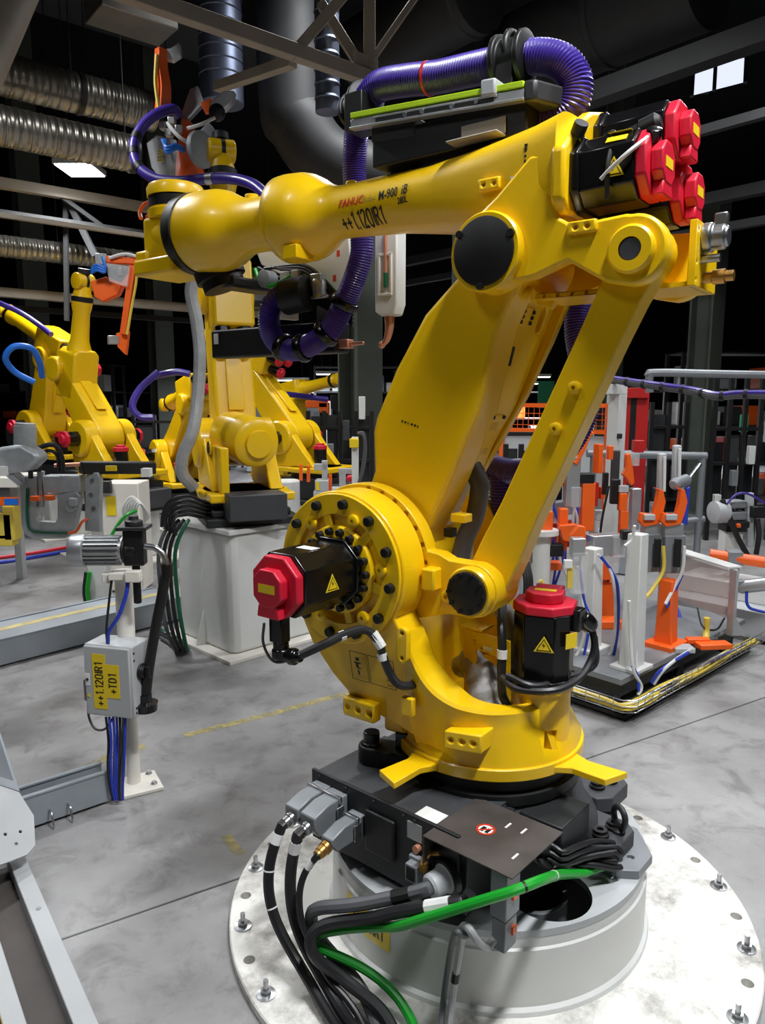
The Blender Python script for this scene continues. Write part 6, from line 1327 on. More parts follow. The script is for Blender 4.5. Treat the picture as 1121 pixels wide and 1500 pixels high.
def fence(name, A, B, z0, z1, label, m='orange'):
    A = Vector(A); B = Vector(B); o = thing(name, label, 'fence', (A.x, A.y, 0), world=True)
    d = (B - A); d.z = 0
    q = MB()
    for k in (0, .5, 1): p_ = A + d * k; q.bb(p_.x - .03, p_.x + .03, p_.y - .03, p_.y + .03, 0, z1)
    parts('fence_post', q, m, o, .003)
    for z in (z0, z1): part('fence_rail', MB().bar(A + d * 0 + Vector((0, 0, z)), A + d + Vector((0, 0, z)), .04, .05), m, o)
    q = MB(); n_ = int(d.length / .07)
    for k in range(n_ + 1): p_ = A + d * (k / n_); q.bar(Vector((p_.x, p_.y, z0)), Vector((p_.x, p_.y, z1)), .006, .006)
    for k in range(int((z1 - z0) / .07)): z = z0 + .07 * k; q.bar(A + Vector((0, 0, z)), A + d + Vector((0, 0, z)), .006, .006)
    part('mesh', q, m, o, kind='stuff'); q = MB(); q.prism([(0, 0), (1, 0), (1, 1), (0, 1)], A + Vector((0, .02, .1)), d, (0, 0, z0 - .15), (0, .01, 0)); part('kick_panel', q, 'light_grey', o)
    return o
fence('mesh_fence', at(735, 640, 9.5) * Vector((1, 1, 0)), at(890, 640, 8.8) * Vector((1, 1, 0)), at(800, 632, 9).z, at(800, 594, 9).z, 'orange mesh safety fence with pale lower panels behind the fixture')
dr_ = thing('red_door', 'tall red framed machine door with dark strips behind the fixture', 'door', at(925, 760, 8.6) * Vector((1, 1, 0)), world=True)
p = lambda x, y, k=0: at(x, y, 8.6 + k)
for (x0, x1, mm, nm) in ((900, 908, 'red_panel', 'frame_stile'), (908, 918, 'black', 'dark_strip'), (918, 925, 'red_panel', 'frame_stile'), (925, 934, 'black', 'dark_strip'), (934, 952, 'red_panel', 'frame_stile')):
    q = MB(); a_, b_ = p(x0, 575), p(x1, 575); q.bb(a_.x, b_.x, 8.6, 8.65, 0, a_.z); part(nm, q, mm, dr_)
q = MB(); a_, b_ = p(896, 568), p(950, 568); q.bb(a_.x, b_.x, 8.55, 8.66, p(0, 583).z, p(0, 568).z); part('head_panel', q, 'red_panel', dr_, .005)
# ============================================================ HALL: DUCTS, TRUSSES, COLUMNS, LIGHTS, FAR EQUIPMENT
E1 = gdir(GRID); E2 = Vector((-E1.y, E1.x, 0))
def along(p0, d, px):
    k = (px - 560.5) / 1090; c0 = Vector((0, 0, 1.65)); q = p0 - c0
    t_ = (k * q.dot(CAMF) - q.x) / (d.x - k * d.dot(CAMF)); return p0 + d * t_
def duct(name, p0, d, r, L0, L1, label, m='spiral_duct', seams=True):
    ax = d.normalized(); A = p0 + ax * L0; an = math.atan2(ax.y, ax.x)
    o = thing(name, label, 'duct', A, an)
    L_ = L1 - L0; q = MB(); prof = []
    N_ = int(L_ / .11)
    for k in range(N_): prof += [(k * .11, r), (k * .11 + .09, r), (k * .11 + .095, r + .006), (k * .11 + .105, r + .006)]
    q.lathe((0, 0, 0), (1, 0, 0), prof, 36); part('shell', q, m, o, ang=20)
    for k in range(int(L_ / 1.6) + 1):
        q = MB(); x = .5 + 1.6 * k; q.lathe((x, 0, 0), (1, 0, 0), [(0, r + .012), (.05, r + .012)], 36); part('joint_band', q, 'dark_steel', o)
        q = MB(); q.cyl((x + .02, r * .9, 0), (x + .02, r * .9, 9 - A.z), .008, n=6); part('hanger_rod', q, 'dark_steel', o)
    return o
d1 = at(0, 108, 7.6); e1_ = along(d1, E1, 225); duct('spiral_duct', d1, E1, .19, -3.0, (e1_ - d1).length, 'spiral ventilation duct, the higher of the parallel pair')
d2 = at(0, 184, 7.2); e2_ = along(d2, E1, 200); duct('spiral_duct', d2, E1, .175, -2.5, (e2_ - d2).length, 'spiral ventilation duct just above the small lit lamp')
d3 = at(0, 360, 9.5); duct('pipe_duct', d3, E1, .13, -3, 4.2, 'thin ventilation pipe running under the lattice girder')
solo('round_duct', MB().lathe(at(325, 130, 8.2), (0, 0, 1), [(-.15, .22)] + [x for k in range(16) for x in ((.12 * k, .22), (.12 * k + .1, .22), (.12 * k + .11, .23))] + [(4, .22)], 28), 'duct_blue', 'vertical bluish round duct behind the top beam', 'duct', ang=20)
solo('round_duct', MB().lathe(at(480, 165, 7.2), (0, 0, 1), [(0, .11)] + [x for k in range(10) for x in ((.12 * k + .01, .11), (.12 * k + .1, .11), (.12 * k + .11, .118))] + [(4, .11)], 20), 'duct_blue', 'slim vertical bluish pipe beside the truss post', 'duct', ang=20)
el = MB(); c = at(440, 185, 8.4); el.tube([c + Vector((-.1, 0, 3.0)), c + Vector((-.1, 0, .4)), c + Vector((0, .0, .0)), c + Vector((.35, .1, -.35)), c + Vector((1.2, .3, -.5))], .34, 24); solo('duct_elbow', el, 'hall_steel', 'dark duct elbow beyond the boom', 'duct')
bd = MB(); c = at(160, 20, 6.8); bd.box(c + Vector((.0, .6, .62)), (.7, .45, .9), R(GRID)); o = solo('box_duct', bd, 'duct', 'pale rectangular sheet metal duct above the tall orange gripper', 'duct', bevel=.01)
bd = MB(); c = at(110, 75, 10.6); bd.box(c + Vector((.9, 1.2, 1.2)), (3.4, 1.2, .9), R(GRID)); solo('box_duct', bd, 'hall_steel', 'dark rectangular duct above the spiral ducts', 'duct', bevel=.01)
bd = MB(); bd.lathe(at(1010, -25, 8.4), E2 + Vector((0, 0, 0)), [(-.2, .50), (0.9, .50), (.92, .52), (.98, .52), (1.0, .50), (2.4, .50)], 36); solo('large_duct', bd, 'hall_steel', 'huge dark round duct above the red motor caps', 'duct')
bd = MB(); bd.lathe(at(640, 20, 9.9), E2, [(-.7, .45), (-.6, .45), (-.58, .47), (-.5, .47), (-.48, .45), (1.5, .45)], 32); solo('large_duct', bd, 'hall_steel', 'grey round duct behind the ribbed hose', 'duct')
# slanted big pipe, near top-left corner
solo('corner_pipe', MB().cyl(at(-30, 110, 4.2) - (at(45, -60, 4.6) - at(-30, 110, 4.2)) * .8, at(-30, 110, 4.2) + (at(45, -60, 4.6) - at(-30, 110, 4.2)) * ((9 - at(-30, 110, 4.2).z) / (at(45, -60, 4.6).z - at(-30, 110, 4.2).z)), .11, n=20), 'beam_beige', 'thick slanted beige pipe in front of the spiral ducts', 'pipe')
# roof truss in front of the ducts
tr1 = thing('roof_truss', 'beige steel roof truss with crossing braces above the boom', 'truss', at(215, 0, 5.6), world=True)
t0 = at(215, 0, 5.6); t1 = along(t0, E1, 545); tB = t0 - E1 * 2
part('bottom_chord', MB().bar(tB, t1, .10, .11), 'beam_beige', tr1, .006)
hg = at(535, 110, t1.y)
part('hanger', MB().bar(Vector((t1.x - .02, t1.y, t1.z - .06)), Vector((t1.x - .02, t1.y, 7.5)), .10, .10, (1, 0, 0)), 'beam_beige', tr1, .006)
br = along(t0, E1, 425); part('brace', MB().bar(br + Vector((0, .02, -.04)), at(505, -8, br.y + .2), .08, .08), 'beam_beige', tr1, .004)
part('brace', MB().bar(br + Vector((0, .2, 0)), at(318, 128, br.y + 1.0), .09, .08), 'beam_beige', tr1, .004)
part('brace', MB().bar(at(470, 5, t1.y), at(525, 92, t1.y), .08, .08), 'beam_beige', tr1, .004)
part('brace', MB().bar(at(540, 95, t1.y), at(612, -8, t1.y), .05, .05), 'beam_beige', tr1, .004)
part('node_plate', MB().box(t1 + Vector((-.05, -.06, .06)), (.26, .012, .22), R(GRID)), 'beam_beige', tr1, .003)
# lattice girders at the left, rails
def rail(name, p0, d, L0, L1, w_, m, label, cat='beam'): return solo(name, MB().bar(p0 + d * L0, p0 + d * L1, w_, w_), m, label, cat, bevel=.004)
g1 = at(0, 268, 9.0)
gt = thing('lattice_girder', 'lattice girder with slanted struts under the spiral ducts', 'girder', g1, world=True)
part('top_chord', MB().bar(g1 - E1 * 3, g1 + E1 * 4.5, .10, .12), 'beam_beige', gt, .005); g2 = at(0, 312, 9.0); part('bottom_chord', MB().bar(g2 - E1 * 3, g2 + E1 * 4.5, .06, .08), 'hall_steel', gt, .005)
for k in range(5): part('strut', MB().bar(g1 + E1 * (-2 + 1.3 * k), g2 + E1 * (-1.4 + 1.3 * k), .05, .05), 'hall_steel', gt)
sg = at(95, 290, 9.2); part('long_strut', MB().bar(at(98, 290, 9.6), at(140, 375, 9.6), .07, .07), 'hall_steel', gt); part('long_strut', MB().bar(at(96, 290, 9.6), at(98, 470, 9.6), .05, .05), 'hall_steel', gt)
rail('suspended_rail', at(0, 315, 7.4), E1, -2.5, 3.9, .045, 'beam_beige', 'pale thin rail hanging in front of the dark girder', 'rail')
rail('suspended_rail', at(0, 428, 10), E1, -3, 4.6, .12, 'beam_beige', 'pale rail behind the orange hanging gripper', 'rail')
rail('suspended_rail', at(0, 450, 10.6), E1, -3, 4.4, .08, 'hall_steel', 'dark rail just under the pale one behind the gripper', 'rail')
rail('cross_beam', at(900, 128, 9), E2, -7, 9, .22, 'hall_steel', 'dark cross beam running under the skylight')
rail('cross_beam', at(1000, 200, 8.2), E2, -4, 8, .09, 'hall_steel', 'thin dark cross rail above the red motor caps')
rail('cross_beam', at(1000, 300, 10), E2, -6, 9, .14, 'hall_steel', 'dark cross beam beyond the silver connector')
rail('cross_beam', at(1080, 330, 9.5), E2, -6, 7, .10, 'hall_steel', 'dark lower cross beam reaching the grey-green column')
# columns
def column(px, Y, w_, label, m='column_green', ztop=9):
    p_ = at(px, 600, Y); o = thing('steel_column', label, 'column', (p_.x, Y, 0), R(GRID)); q = MB(); q.bb(-w_ / 2, w_ / 2, -w_ / 2, -w_ / 2 + .03, .02, ztop); q.bb(-w_ / 2, w_ / 2, w_ / 2 - .03, w_ / 2, .02, ztop); q.bb(-.015, .015, -w_ / 2 + .03, w_ / 2 - .03, .02, ztop)
    parts('column_plate', q, m, o); q = MB(); q.box((0, 0, .01), (w_ * 1.4, w_ * 1.4, .02)); part('foot_plate', q, m, o); return o
column(1027, 10.8, .34, 'grey-green steel column beyond the portal upright and grey pipe', 'column_green', 4.35); column(690, 10.2, .40, 'column behind the main robot arm', 'column_green', 3.9); column(528, 10.0, .42, 'column beyond the yellow sensor box', 'column_green', 4.6); column(890, 16, .4, 'distant column behind the red door', 'column_green'); column(60, 14, .4, 'column far behind the leaning robot', 'column_green'); column(240, 16, .4, 'column far behind the crouching robot', 'column_green')
# skylight
sk = thing('skylight', 'pale skylight pane with dark glazing bars in the roof', 'window', at(1045, 128, 13), world=True)
c = at(1048, 128, 13); u_ = (at(1090, 112, 13) - at(1012, 132, 13)); v_ = Vector((0, 1.0, -.30))
q = MB(); q.prism([(0, 0), (1, 0), (1, 1), (0, 1)], at(1012, 140, 13), u_, Vector((0.06, .12, .42)), (0, .02, 0)); part('pane', q, 'daylight', sk)
for k in (0, .42, 1.0): part('glazing_bar', MB().bar(at(1012, 140, 13) + u_ * k + Vector((0, -.05, -.03)), at(1012, 140, 13) + u_ * k + Vector((.06, .10, .44)), .06, .06), 'hall_steel', sk)
part('curb', MB().bar(at(1012, 140, 13) + u_ * .5 + Vector((.1, .7, .2)), at(1012, 140, 13) + u_ * .5 + Vector((.1, .7, 9 - at(1012, 140, 13).z)), .12, .12, (1, 0, 0)), 'hall_steel', sk)
# ceiling lamps: fixture bodies over the lamps
def fixture(x, y, z, yaw, L_=1.5, w_=.22, label='white strip ceiling lamp', group=None, seen=True):
    sx_ = '' if seen else '_offscreen'; o = thing('ceiling_lamp' + sx_, label, 'lamp', (x, y, z), R(yaw), group=group)
    q = MB(); q.bb(-L_ / 2, L_ / 2, -w_ / 2, w_ / 2, .0, .06); part('housing', q, 'light_grey', o, .004)
    q = MB(); q.bb(-L_ / 2 + .02, L_ / 2 - .02, -w_ / 2 + .02, w_ / 2 - .02, -.012, 0); part('tube' + sx_, q, 'lamp_on', o)
    q = MB(); q.cyl((-L_ * .3, 0, .06), (-L_ * .3, 0, 9 - z), .006, n=6); q.cyl((L_ * .3, 0, .06), (L_ * .3, 0, 9 - z), .006, n=6); parts('suspension', q, 'dark_steel', o)
LN = ['lamp over the welding fixture', 'lamp over the tall white pedestal', 'lamp high in front of the main robot', 'lamp over the steel channel frame', 'lamp beyond the portal upright', 'lamp beyond the dark boom column', 'small lit lamp under the lower spiral duct', 'lamp over the open floor beside the pedestal plate']
for i, ((lx, ly, lz, yaw, pw), nm) in enumerate(zip(LAMPS, LN)): fixture(lx, ly, lz, yaw, *lamp_size(i), label='white strip ' + nm, seen=i == SEEN)
# distant strip lamps low over the far aisles, real lights
for i, (px, py, Y, L_, nm) in enumerate(((485, 548, 15, .55, 'nearer one of the distant pair over the far aisle'), (428, 557, 17, .7, 'farther one of the distant pair over the far aisle'), (788, 552, 16, .5, 'beyond the link bar over the far aisle'), (775, 562, 19, .8, 'lowest one beyond the link bar'), (470, 575, 20, .8, 'very far one beyond the small distant robot'), (1015, 566, 17, .6, 'beyond the green column'))):
    p_ = at(px, py, Y); fixture(p_.x, p_.y, p_.z, 0, L_ * 1.1, .12, 'thin strip lamp, ' + nm)
    ld = bpy.data.lights.new('aisle_lamp', 'AREA'); lo = bpy.data.objects.new('aisle_lamp', ld); COL.objects.link(lo); ld.shape = 'RECTANGLE'; ld.size = L_ * 1.1 - .04; ld.size_y = .08; ld.energy = 160; ld.color = (.9, .95, 1); lo.location = p_ - Vector((0, 0, .03))
# racks with bins far away
def rack(px, Y, w_, h, label, seed, bins=True):
    rr = random.Random(seed); c = at(px, 600, Y); o = thing('storage_rack', label, 'rack', (c.x, Y, 0), R(rr.uniform(-6, 6)))
    q = MB()
    for sx in (-1, 1):
        for y in (0, .6): q.bb(sx * w_ / 2 - .03, sx * w_ / 2 + .03, y - .03, y + .03, 0, h)
    parts('upright', q, 'hall_steel', o); n_ = int(h / .6)
    for k in range(1, n_ + 1): part('shelf', MB().bb(-w_ / 2, w_ / 2, -.02, .62, k * .6 - .03, k * .6), 'hall_steel', o)
    for k in range(n_):
        x = -w_ / 2 + .08
        while x < w_ / 2 - .3:
            b_ = rr.uniform(.2, .45)
            if rr.random() < .7 and bins: part('bin', MB().bb(x, x + b_, .05, .5, k * .6 + .0 + (.0 if k else .02), k * .6 + rr.uniform(.15, .42)), rr.choice(['hall_steel', 'mid_grey', 'base_grey', 'white_paint', 'orange', 'red_panel', 'light_grey', 'blue_grey']), o, .01)
            x += b_ + .06
rack(420, 16.5, 3.0, 2.0, 'dim storage rack full of bins beyond the distant robot', 1); rack(560, 18, 3.2, 2.4, 'dim storage rack behind the dark boom column', 2); rack(660, 15, 2.2, 2.2, 'dim storage rack hidden behind the main arm', 3); rack(800, 17, 3.0, 2.2, 'dim storage rack beyond the mesh fence', 4); rack(930, 15, 1.8, 2.1, 'dim storage rack beyond the red door', 5); rack(1100, 12.5, 2.4, 2.4, 'dim storage rack beyond the green column', 6); rack(250, 18, 3.4, 2.2, 'dim storage rack far behind the crouching robot', 7); rack(60, 17, 3.4, 2.4, 'dim storage rack far behind the leaning robot', 8)
# dark machine frames with uprights between the fixture and the column
def frame_machine(px0, px1, Y, ztop, label, n=4, m='black', rails=(.4, .9, 1.3), tint=None):
    a_ = at(px0, 700, Y); b_ = at(px1, 700, Y); o = thing('equipment_stand', label, 'machine', (a_.x, Y, 0))
    W_ = b_.x - a_.x
    for k in range(n): part('upright', MB().bb(W_ * k / (n - 1) - .025, W_ * k / (n - 1) + .025, -.025, .025, 0, ztop), m, o, .003)
    for z in rails: part('rail', MB().bb(0, W_, -.02, .02, z - .02, z + .02), m, o, .003)
    rr = random.Random(int(px0))
    for k in range(n - 1):
        if rr.random() < .8: part('panel', MB().bb(W_ * k / (n - 1) + .03, W_ * (k + 1) / (n - 1) - .03, .03, .04, rr.uniform(.1, .5), rr.uniform(.9, ztop)), rr.choice(['hall_dark', 'hall_steel', 'hall_dark', 'base_dark']), o)
        part('bracket_box', MB().bb(W_ * (k + .2) / (n - 1), W_ * (k + .6) / (n - 1), -.10, -.02, .4 + .25 * k, .55 + .28 * k), rr.choice(['light_grey', 'base_grey', 'white_paint', 'mid_grey']), o, .006)
    return o
frame_machine(1040, 1130, 8.6, 1.95, 'dark machine frame with pale boxes beyond the dressing station', 5); frame_machine(950, 1000, 9.2, 1.6, 'dark machine cabinet beyond the two orange clamps', 3); frame_machine(430, 545, 9.0, 1.5, 'dark machine frame beyond the yellow sensor box', 6); frame_machine(200, 290, 11.2, 1.4, 'dark machine frame beyond the black arm bar', 4)
frame_machine(740, 830, 7.4, 1.2, 'dark equipment frame behind the orange clamp towers', 5)
c = at(800, 578, 14); gr = solo('green_board', MB().box(c, (.3, .04, .5)).bb(c.x - .02, c.x + .02, 13.98, 14.02, 0, c.z - .2), 'board_green', 'green board far beyond the link bar', 'board', bevel=.01)
c = at(1090, 620, 9.4); solo('status_screen', MB().box(c, (.10, .03, .22)).bb(c.x - .015, c.x + .015, 9.39, 9.42, 0, c.z - .1), 'screen_green', 'small green status light on the dark machine frame', 'screen', bevel=.005)
# rail on the steel frame: grey guard rail behind the fixture
gr_ = thing('guard_rail', 'grey tubular guard rail with a slanted strut behind the fixture', 'rail', at(960, 760, 7.6) * Vector((1, 1, 0)), world=True)
part('top_tube', MB().cyl(at(860, 664, 7.6), at(1035, 668, 7.6), .04, n=12), 'mid_grey', gr_); part('post', MB().cyl(at(1030, 668, 7.6), at(1030, 668, 7.6) * Vector((1, 1, 0)), .035, n=12), 'mid_grey', gr_); part('post', MB().cyl(at(870, 664, 7.6), at(870, 664, 7.6) * Vector((1, 1, 0)), .035, n=12), 'mid_grey', gr_); part('strut', MB().cyl(at(1026, 680, 7.5), at(1000, 715, 7.4), .022, n=10), 'steel', gr_); part('mid_tube', MB().cyl(at(990, 765, 7.6), at(1032, 760, 7.6), .035, n=12), 'mid_grey', gr_)
# ============================================================ LEFT MIDDLE: WELDING GUNS OF A ROBOT OUT OF FRAME
Y = 4.3; p = lambda x, y, k=0: at(x, y, Y + k)
cg = thing('c_frame_gun', 'grey C-frame spot welding gun with a green hose along its edge', 'welding gun', p(70, 790), world=True)
q = MB(); q.add(*poly_slab([p(28, 700), p(34, 697), p(53, 697), p(53, 758), p(58, 764), p(80, 766), p(84, 760), p(84, 724), p(112, 720), p(118, 728), p(110, 770), p(106, 782), p(95, 789), p(48, 790), p(36, 783), p(31, 770)], .06)); part('c_frame', q, 'galv', cg, .006)
q = MB(); q.tube([p(40, 715, -.01), p(40, 755, -.01), p(44, 775, -.01), p(60, 780, -.01), p(98, 781, -.01)], .008, 8); part('green_hose', q, 'green_dark', cg)
q = MB(); q.tube([p(100, 781, -.02), p(112, 778, -.03), p(120, 765, -.03), p(128, 760, 0)], .008, 8); part('red_lead', q, 'orange', cg)
q = MB(); q.box(p(52, 730, -.02), (.05, .04, .03)); q.box(p(73, 729, -.02), (.05, .04, .03)); parts('orange_pad', q, 'orange', cg, .004)
q = MB(); q.cyl(p(60, 690, .03), p(60, 742, .03), .022, n=14); part('electrode_rod', q, 'steel', cg)
q = MB(); q.box(p(95, 708, .05), (.22, .10, .10)); q.box(p(108, 735, -.03), (.05, .04, .05)); parts('actuator_block', q, 'galv', cg, .008)
q = MB(); q.lathe(p(105, 742, -.02), (0, -1, 0), [(0, .03), (.02, .03), (.022, .02)], 16); part('bolt', q, 'steel', cg)
q = MB(); q.add(*poly_slab([p(124, 700), p(130, 692), p(143, 692), p(147, 702), p(146, 780), p(124, 778)], .05)); vp = part('carrier_plate', q, 'galv', cg, .006)
q = MB()
for (x, y) in ((135, 704), (133, 725), (137, 745)): q.cyl(p(x, y, -.002), p(x, y, -.012), .012, n=12)
parts('plate_bolt', q, 'steel', cg)
q = MB(); q.bar(p(118, 685, .02), p(225, 685, .25), .12, .07); bb_ = part('black_arm', q, 'black', cg, .006)
q = MB(); q.box(p(163, 686, -.0), (.06, .02, .03)); part('yellow_mark', q, 'yellow_label', cg)
q = MB(); q.box(p(215, 692, .1), (.05, .06, .05)); part('label', q, 'sign_white', cg)
q = MB(); q.tube([p(45, 700, -.05), p(46, 668, -.08), p(60, 655, -.08), p(80, 652, -.08), p(90, 668, -.06), p(92, 690, 0)], .014, 8); q.tube([p(58, 690, -.05), p(60, 668, -.08), p(72, 660, -.08), p(84, 668, -.06), p(86, 690, 0)], .01, 8); parts('black_loop_hose', q, 'rubber', cg)
q = MB(); q.cyl(p(80, 682, 0), p(118, 680, 0), .012, n=10); part('copper_shunt', q, 'copper', cg)
hd_ = thing('servo_gun_head', 'pale blue-grey gun housing with a cylindrical cap above the C-frame gun', 'welding gun', p(30, 692, -.3), world=True); Y = 4.0
q = MB(); q.add(*poly_slab([p(-40, 668), p(0, 655), p(30, 650), p(50, 662), p(58, 672), p(40, 690), p(0, 696), p(-40, 700)], .14)); part('housing', q, 'galv', hd_, .02)
q = MB(); q.cyl(p(37, 665, .07), p(37, 624, .07), .058, n=24); q.cyl(p(37, 626, .07), p(37, 620, .07), .05, n=24); part('motor_cap', q, 'galv', hd_)
q = MB(); q.box(p(2, 690, -.02), (.06, .03, .05)); part('name_plate', q, 'sign_white', hd_)
q = MB(); c = at(-110, 690, 3.7); q.bb(c.x - .06, c.x + .06, 3.64, 3.76, .02, c.z + .1); q.bb(c.x - .15, c.x + .15, 3.55, 3.85, 0, .02); parts('stand_post', q, 'warm_white', hd_, .006)
q = MB(); q.bar(at(-108, 680, 3.74), at(-20, 680, 4.1), .10, .12); part('stand_arm', q, 'blue_grey', hd_, .006)
q = MB(); q.bar(at(14, 690, 4.12), at(33, 706, 4.33), .05, .05); part('gun_link', q, 'blue_grey', hd_, .006)
# stand and boxes between them
Y = 6.2
lb = thing('valve_cabinet', 'pale machine cabinet with a yellow door strip behind the galvanised plate', 'cabinet', p(170, 800) * Vector((1, 1, 0)), world=True)
a_, b_ = p(150, 760), p(205, 760); q = MB(); q.bb(a_.x, b_.x, Y, Y + .3, 0.02, p(0, 708).z); part('body', q, 'warm_white', lb, .008); a_, b_ = p(156, 0), p(170, 0); q = MB(); q.bb(p(156, 740).x, p(170, 740).x, Y - .006, Y, p(0, 755).z, p(0, 727).z); part('yellow_strip', q, 'yellow_label', lb)
q = MB(); q.bb(p(148, 0).x * 0 + p(148, 740).x, p(166, 740).x, Y - .05, Y, p(0, 722).z, p(0, 704).z); part('side_box', q, 'dark_steel', lb, .005)
q = MB()
for k in range(6): q.tube([p(185 + 3 * k, 770, -.2), p(180 + 4 * k, 745, -.25), p(192 + 3 * k, 728 + 2 * k, -.25), p(208 + 2 * k, 740 + 3 * k, -.22), p(212, 765, -.2)], .010, 6)
parts('looped_lead', q, 'cable_white', lb)
q = MB(); q.tube([p(160, 790, -.3), p(172, 770, -.3), p(185, 755, -.3), p(200, 748, -.25)], .014, 7); part('green_lead', q, 'green', lb)
PC = []
for k, (mm, dx) in enumerate((('cable_black', 0), ('cable_black', 8), ('green_dark', 16), ('cable_grey', -8))):
    cable('pedestal_cable', [at(262 + dx * .9, 762, 4.66), at(256 + dx, 768, 4.63), at(244 + dx, 785, 4.6), at(239 + dx, 810, 4.58), at(242 + dx, 850, 4.55), at(246 + dx, 890, 4.52), at(252 + dx, 925, 4.47), atz(264 + dx * .6, 955, .03), atz(262 + dx * .3, 945 - dx * .3, .02), atz(236, 930 - dx * .5, .016)], .0125, mm, ['outer black cable', 'inner black cable', 'dark green cable', 'grey cable'][k] + ' hanging beside the tall white pedestal down to the floor', bundle=PC)
def push_floor(a, r): a[:, 2] = np.maximum(a[:, 2], r + .0005)
lay(PC + BC, push_floor, 220)
sp = thing('green_striped_post', 'short white post with a green and black hose stripe beside the floor trunking', 'post', atz(140, 890, 0), world=True); Y = atz(140, 890).y
q = MB(); q.bb(p(130, 860).x, p(155, 860).x, Y, Y + .14, 0, p(0, 800).z); part('body', q, 'white_paint', sp, .006); q = MB(); q.tube([p(131, 886, -.02), p(128, 866, -.02), p(131, 838, -.02)], .018, 8); part('green_hose', q, 'green', sp); q = MB(); q.tube([p(126, 886, -.02), p(123, 866, -.02), p(126, 838, -.02)], .014, 8); part('black_hose', q, 'cable_black', sp)
# beyond the tall pedestal: drum, sensor post, boxes
Y = 6.6
solo('white_drum', MB().lathe(p(421, 785) * Vector((1, 1, 0)), (0, 0, 1), [(0, .11), (.02, .12), (p(0, 705).z, .12), (p(0, 703).z, .11)], 28), 'white_paint', 'plain white drum behind the black robot base', 'drum')
ss = thing('sensor_post', 'white post carrying a yellow box and looped grey cables', 'post', p(522, 760) * Vector((1, 1, 0)), world=True)
q = MB(); a_ = p(521, 760); q.bb(a_.x - .03, a_.x + .03, Y - .03, Y + .03, 0, p(0, 640).z); part('tube', q, 'white_paint', ss, .004); q = MB(); q.box(p(519, 649, -.05), (.08, .07, .08)); part('yellow_box', q, 'yellow_label', ss, .006); q = MB()
for k in range(3): q.tube([p(524, 634, -.04), p(533, 635 + 2 * k, -.05), p(536 - k, 660, -.05), p(532 - k, 690, -.05), p(524, 712, -.05), p(515, 730, -.05)], .012, 6)
parts('looped_lead', q, 'cable_grey', ss)
ct = thing('control_cabinet', 'low grey bench with a control box and small valves', 'cabinet', p(475, 770) * Vector((1, 1, 0)), world=True)
q = MB(); q.bb(p(458, 750).x, p(540, 750).x, Y + .1, Y + .5, .02, p(0, 722).z); part('bench', q, 'light_grey', ct, .006); q = MB(); q.bb(p(460, 715).x, p(480, 715).x, Y + .1, Y + .3, p(0, 722).z, p(0, 706).z); part('control_box', q, 'light_grey', ct, .004); q = MB(); q.bb(p(461.5, 715).x, p(466.5, 715).x, Y + .095, Y + .1, p(0, 720).z, p(0, 708).z); part('yellow_label', q, 'yellow_label', ct)
q = MB()
for (x, y, w_, h_) in ((476, 692, .05, .22), (470, 684, .12, .06), (502, 705, .06, .16), (506, 690, .12, .05)): q.box(p(x, y, .2), (w_, .06, h_))
parts('valve_stand', q, 'light_grey', ct, .004)
q = MB()
for (x, y) in ((484, 705), (441, 690), (452, 692)): q.bar(p(x, y + 14, .15), p(x, y - 10, .15), .03, .03)
parts('orange_pin', q, 'orange', ct, .003)
q = MB(); q.ball(tuple(p(513, 701, .1)), .035); part('red_knob', q, 'red', ct)
og = thing('part_gripper', 'dark gripper with orange plates hanging from the small distant robot', 'gripper', at(480, 640, tip6.y), world=True); Y = tip6.y; fd6 = (tip6 - el6); fd6.z = 0; fd6.normalize(); Y = (tip6 + fd6 * .14).y; part('neck', MB().tube([tip6 + Vector((0, 0, .0)) + fd6 * .03, tip6 + fd6 * .12, tip6 + fd6 * .15 - Vector((0, 0, .12)), tip6 + fd6 * .15 - Vector((0, 0, .3))], .05, 12), 'black', og)
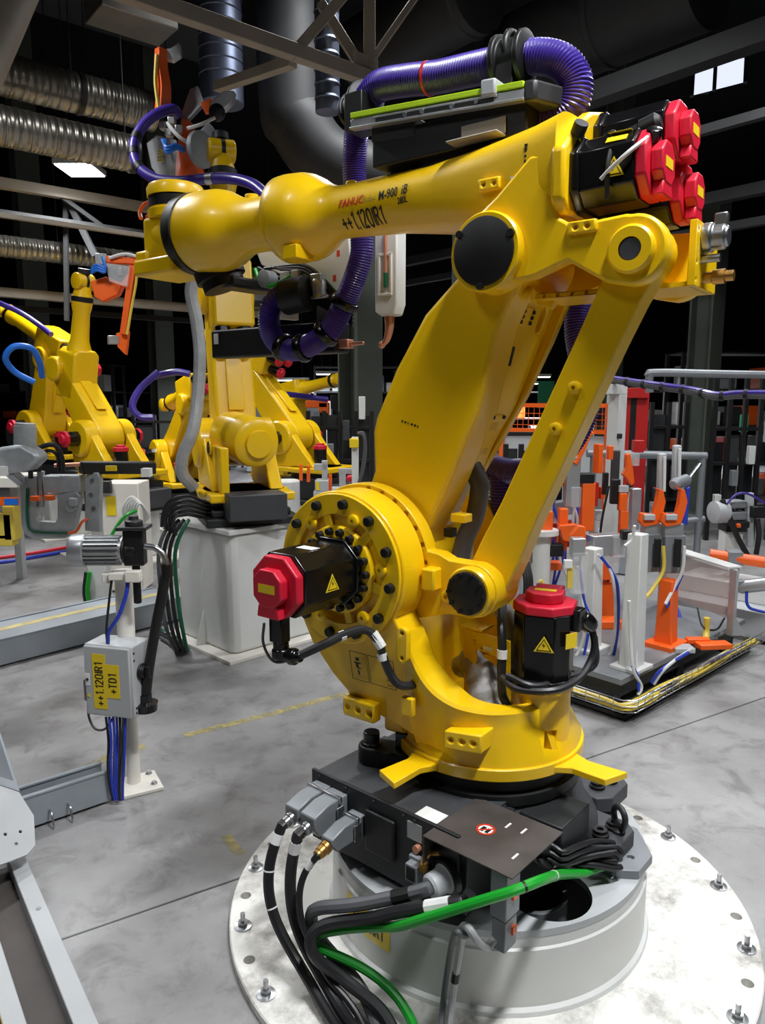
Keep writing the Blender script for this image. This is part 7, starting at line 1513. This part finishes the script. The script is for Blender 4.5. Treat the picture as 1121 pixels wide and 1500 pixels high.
q = MB(); q.bar(p(448, 592), p(480, 592), .10, .10); q.bar(p(512, 592), p(522, 580), .08, .08); q.box(p(475, 600), (.15, .1, .2)); parts('orange_plate', q, 'orange', og, .01); q = MB(); q.box(p(492, 605), (.14, .14, .5)); q.box(p(470, 615), (.2, .14, .2)); q.box(p(508, 610), (.16, .14, .3)); parts('gripper_body', q, 'black', og, .01); q = MB(); q.box(p(464, 608, -.1), (.09, .05, .12)); q.box(p(486, 615, -.1), (.03, .05, .3)); parts('valve_block', q, 'mid_grey', og, .005)

# pale conveyor table and floor hoses at the left edge
Y = 6.3
cv = thing('conveyor_table', 'pale conveyor table with an orange stripe and blue sign', 'table', p(0, 830) * Vector((1, 1, 0)), world=True)
q = MB(); q.bb(p(-80, 700).x, p(24, 700).x, Y, Y + .5, p(0, 706).z - .05, p(0, 700).z); part('table_top', q, 'warm_white', cv, .005)
q = MB(); q.bb(p(-60, 700).x, p(-56, 700).x + .06, Y + .30, Y + .38, 0, p(0, 704).z); q.bb(p(-30, 700).x, p(-26, 700).x + .04, Y + .02, Y + .1, 0, p(0, 704).z); q.bb(p(-20, 700).x, p(-16, 700).x + .04, Y + .38, Y + .46, 0, p(0, 704).z); parts('leg', q, 'light_grey', cv, .004)
q = MB(); q.bb(p(-80, 700).x, p(26, 700).x, Y - .02, Y - .005, p(0, 740).z, p(0, 728).z); part('orange_stripe', q, 'orange', cv); q = MB(); q.bb(p(6, 700).x, p(26, 700).x, Y - .03, Y - .02, p(0, 739).z, p(0, 730).z); part('blue_sign', q, 'blue_bright', cv)
q = MB()
for (x, y, w_, h_) in ((6, 770, .18, .22), (18, 765, .10, .30), (2, 790, .25, .10)): q.box(p(x, y, .1), (w_, .12, h_))
parts('valve_box', q, 'cable_yellow', cv, .006)
for mm, k, nm in (('red', 0, 'red'), ('blue', 1, 'blue')):
    cable('floor_hose', [atz(-30, 820 + 7 * k, .02), atz(20, 814 + 7 * k, .02), atz(60, 808 + 6 * k, .02), atz(90, 803 + 6 * k, .02), atz(108, 800 + 6 * k, .02)], .018, mm, nm + ' hose lying on the floor behind the conveyor table', cat='hose')
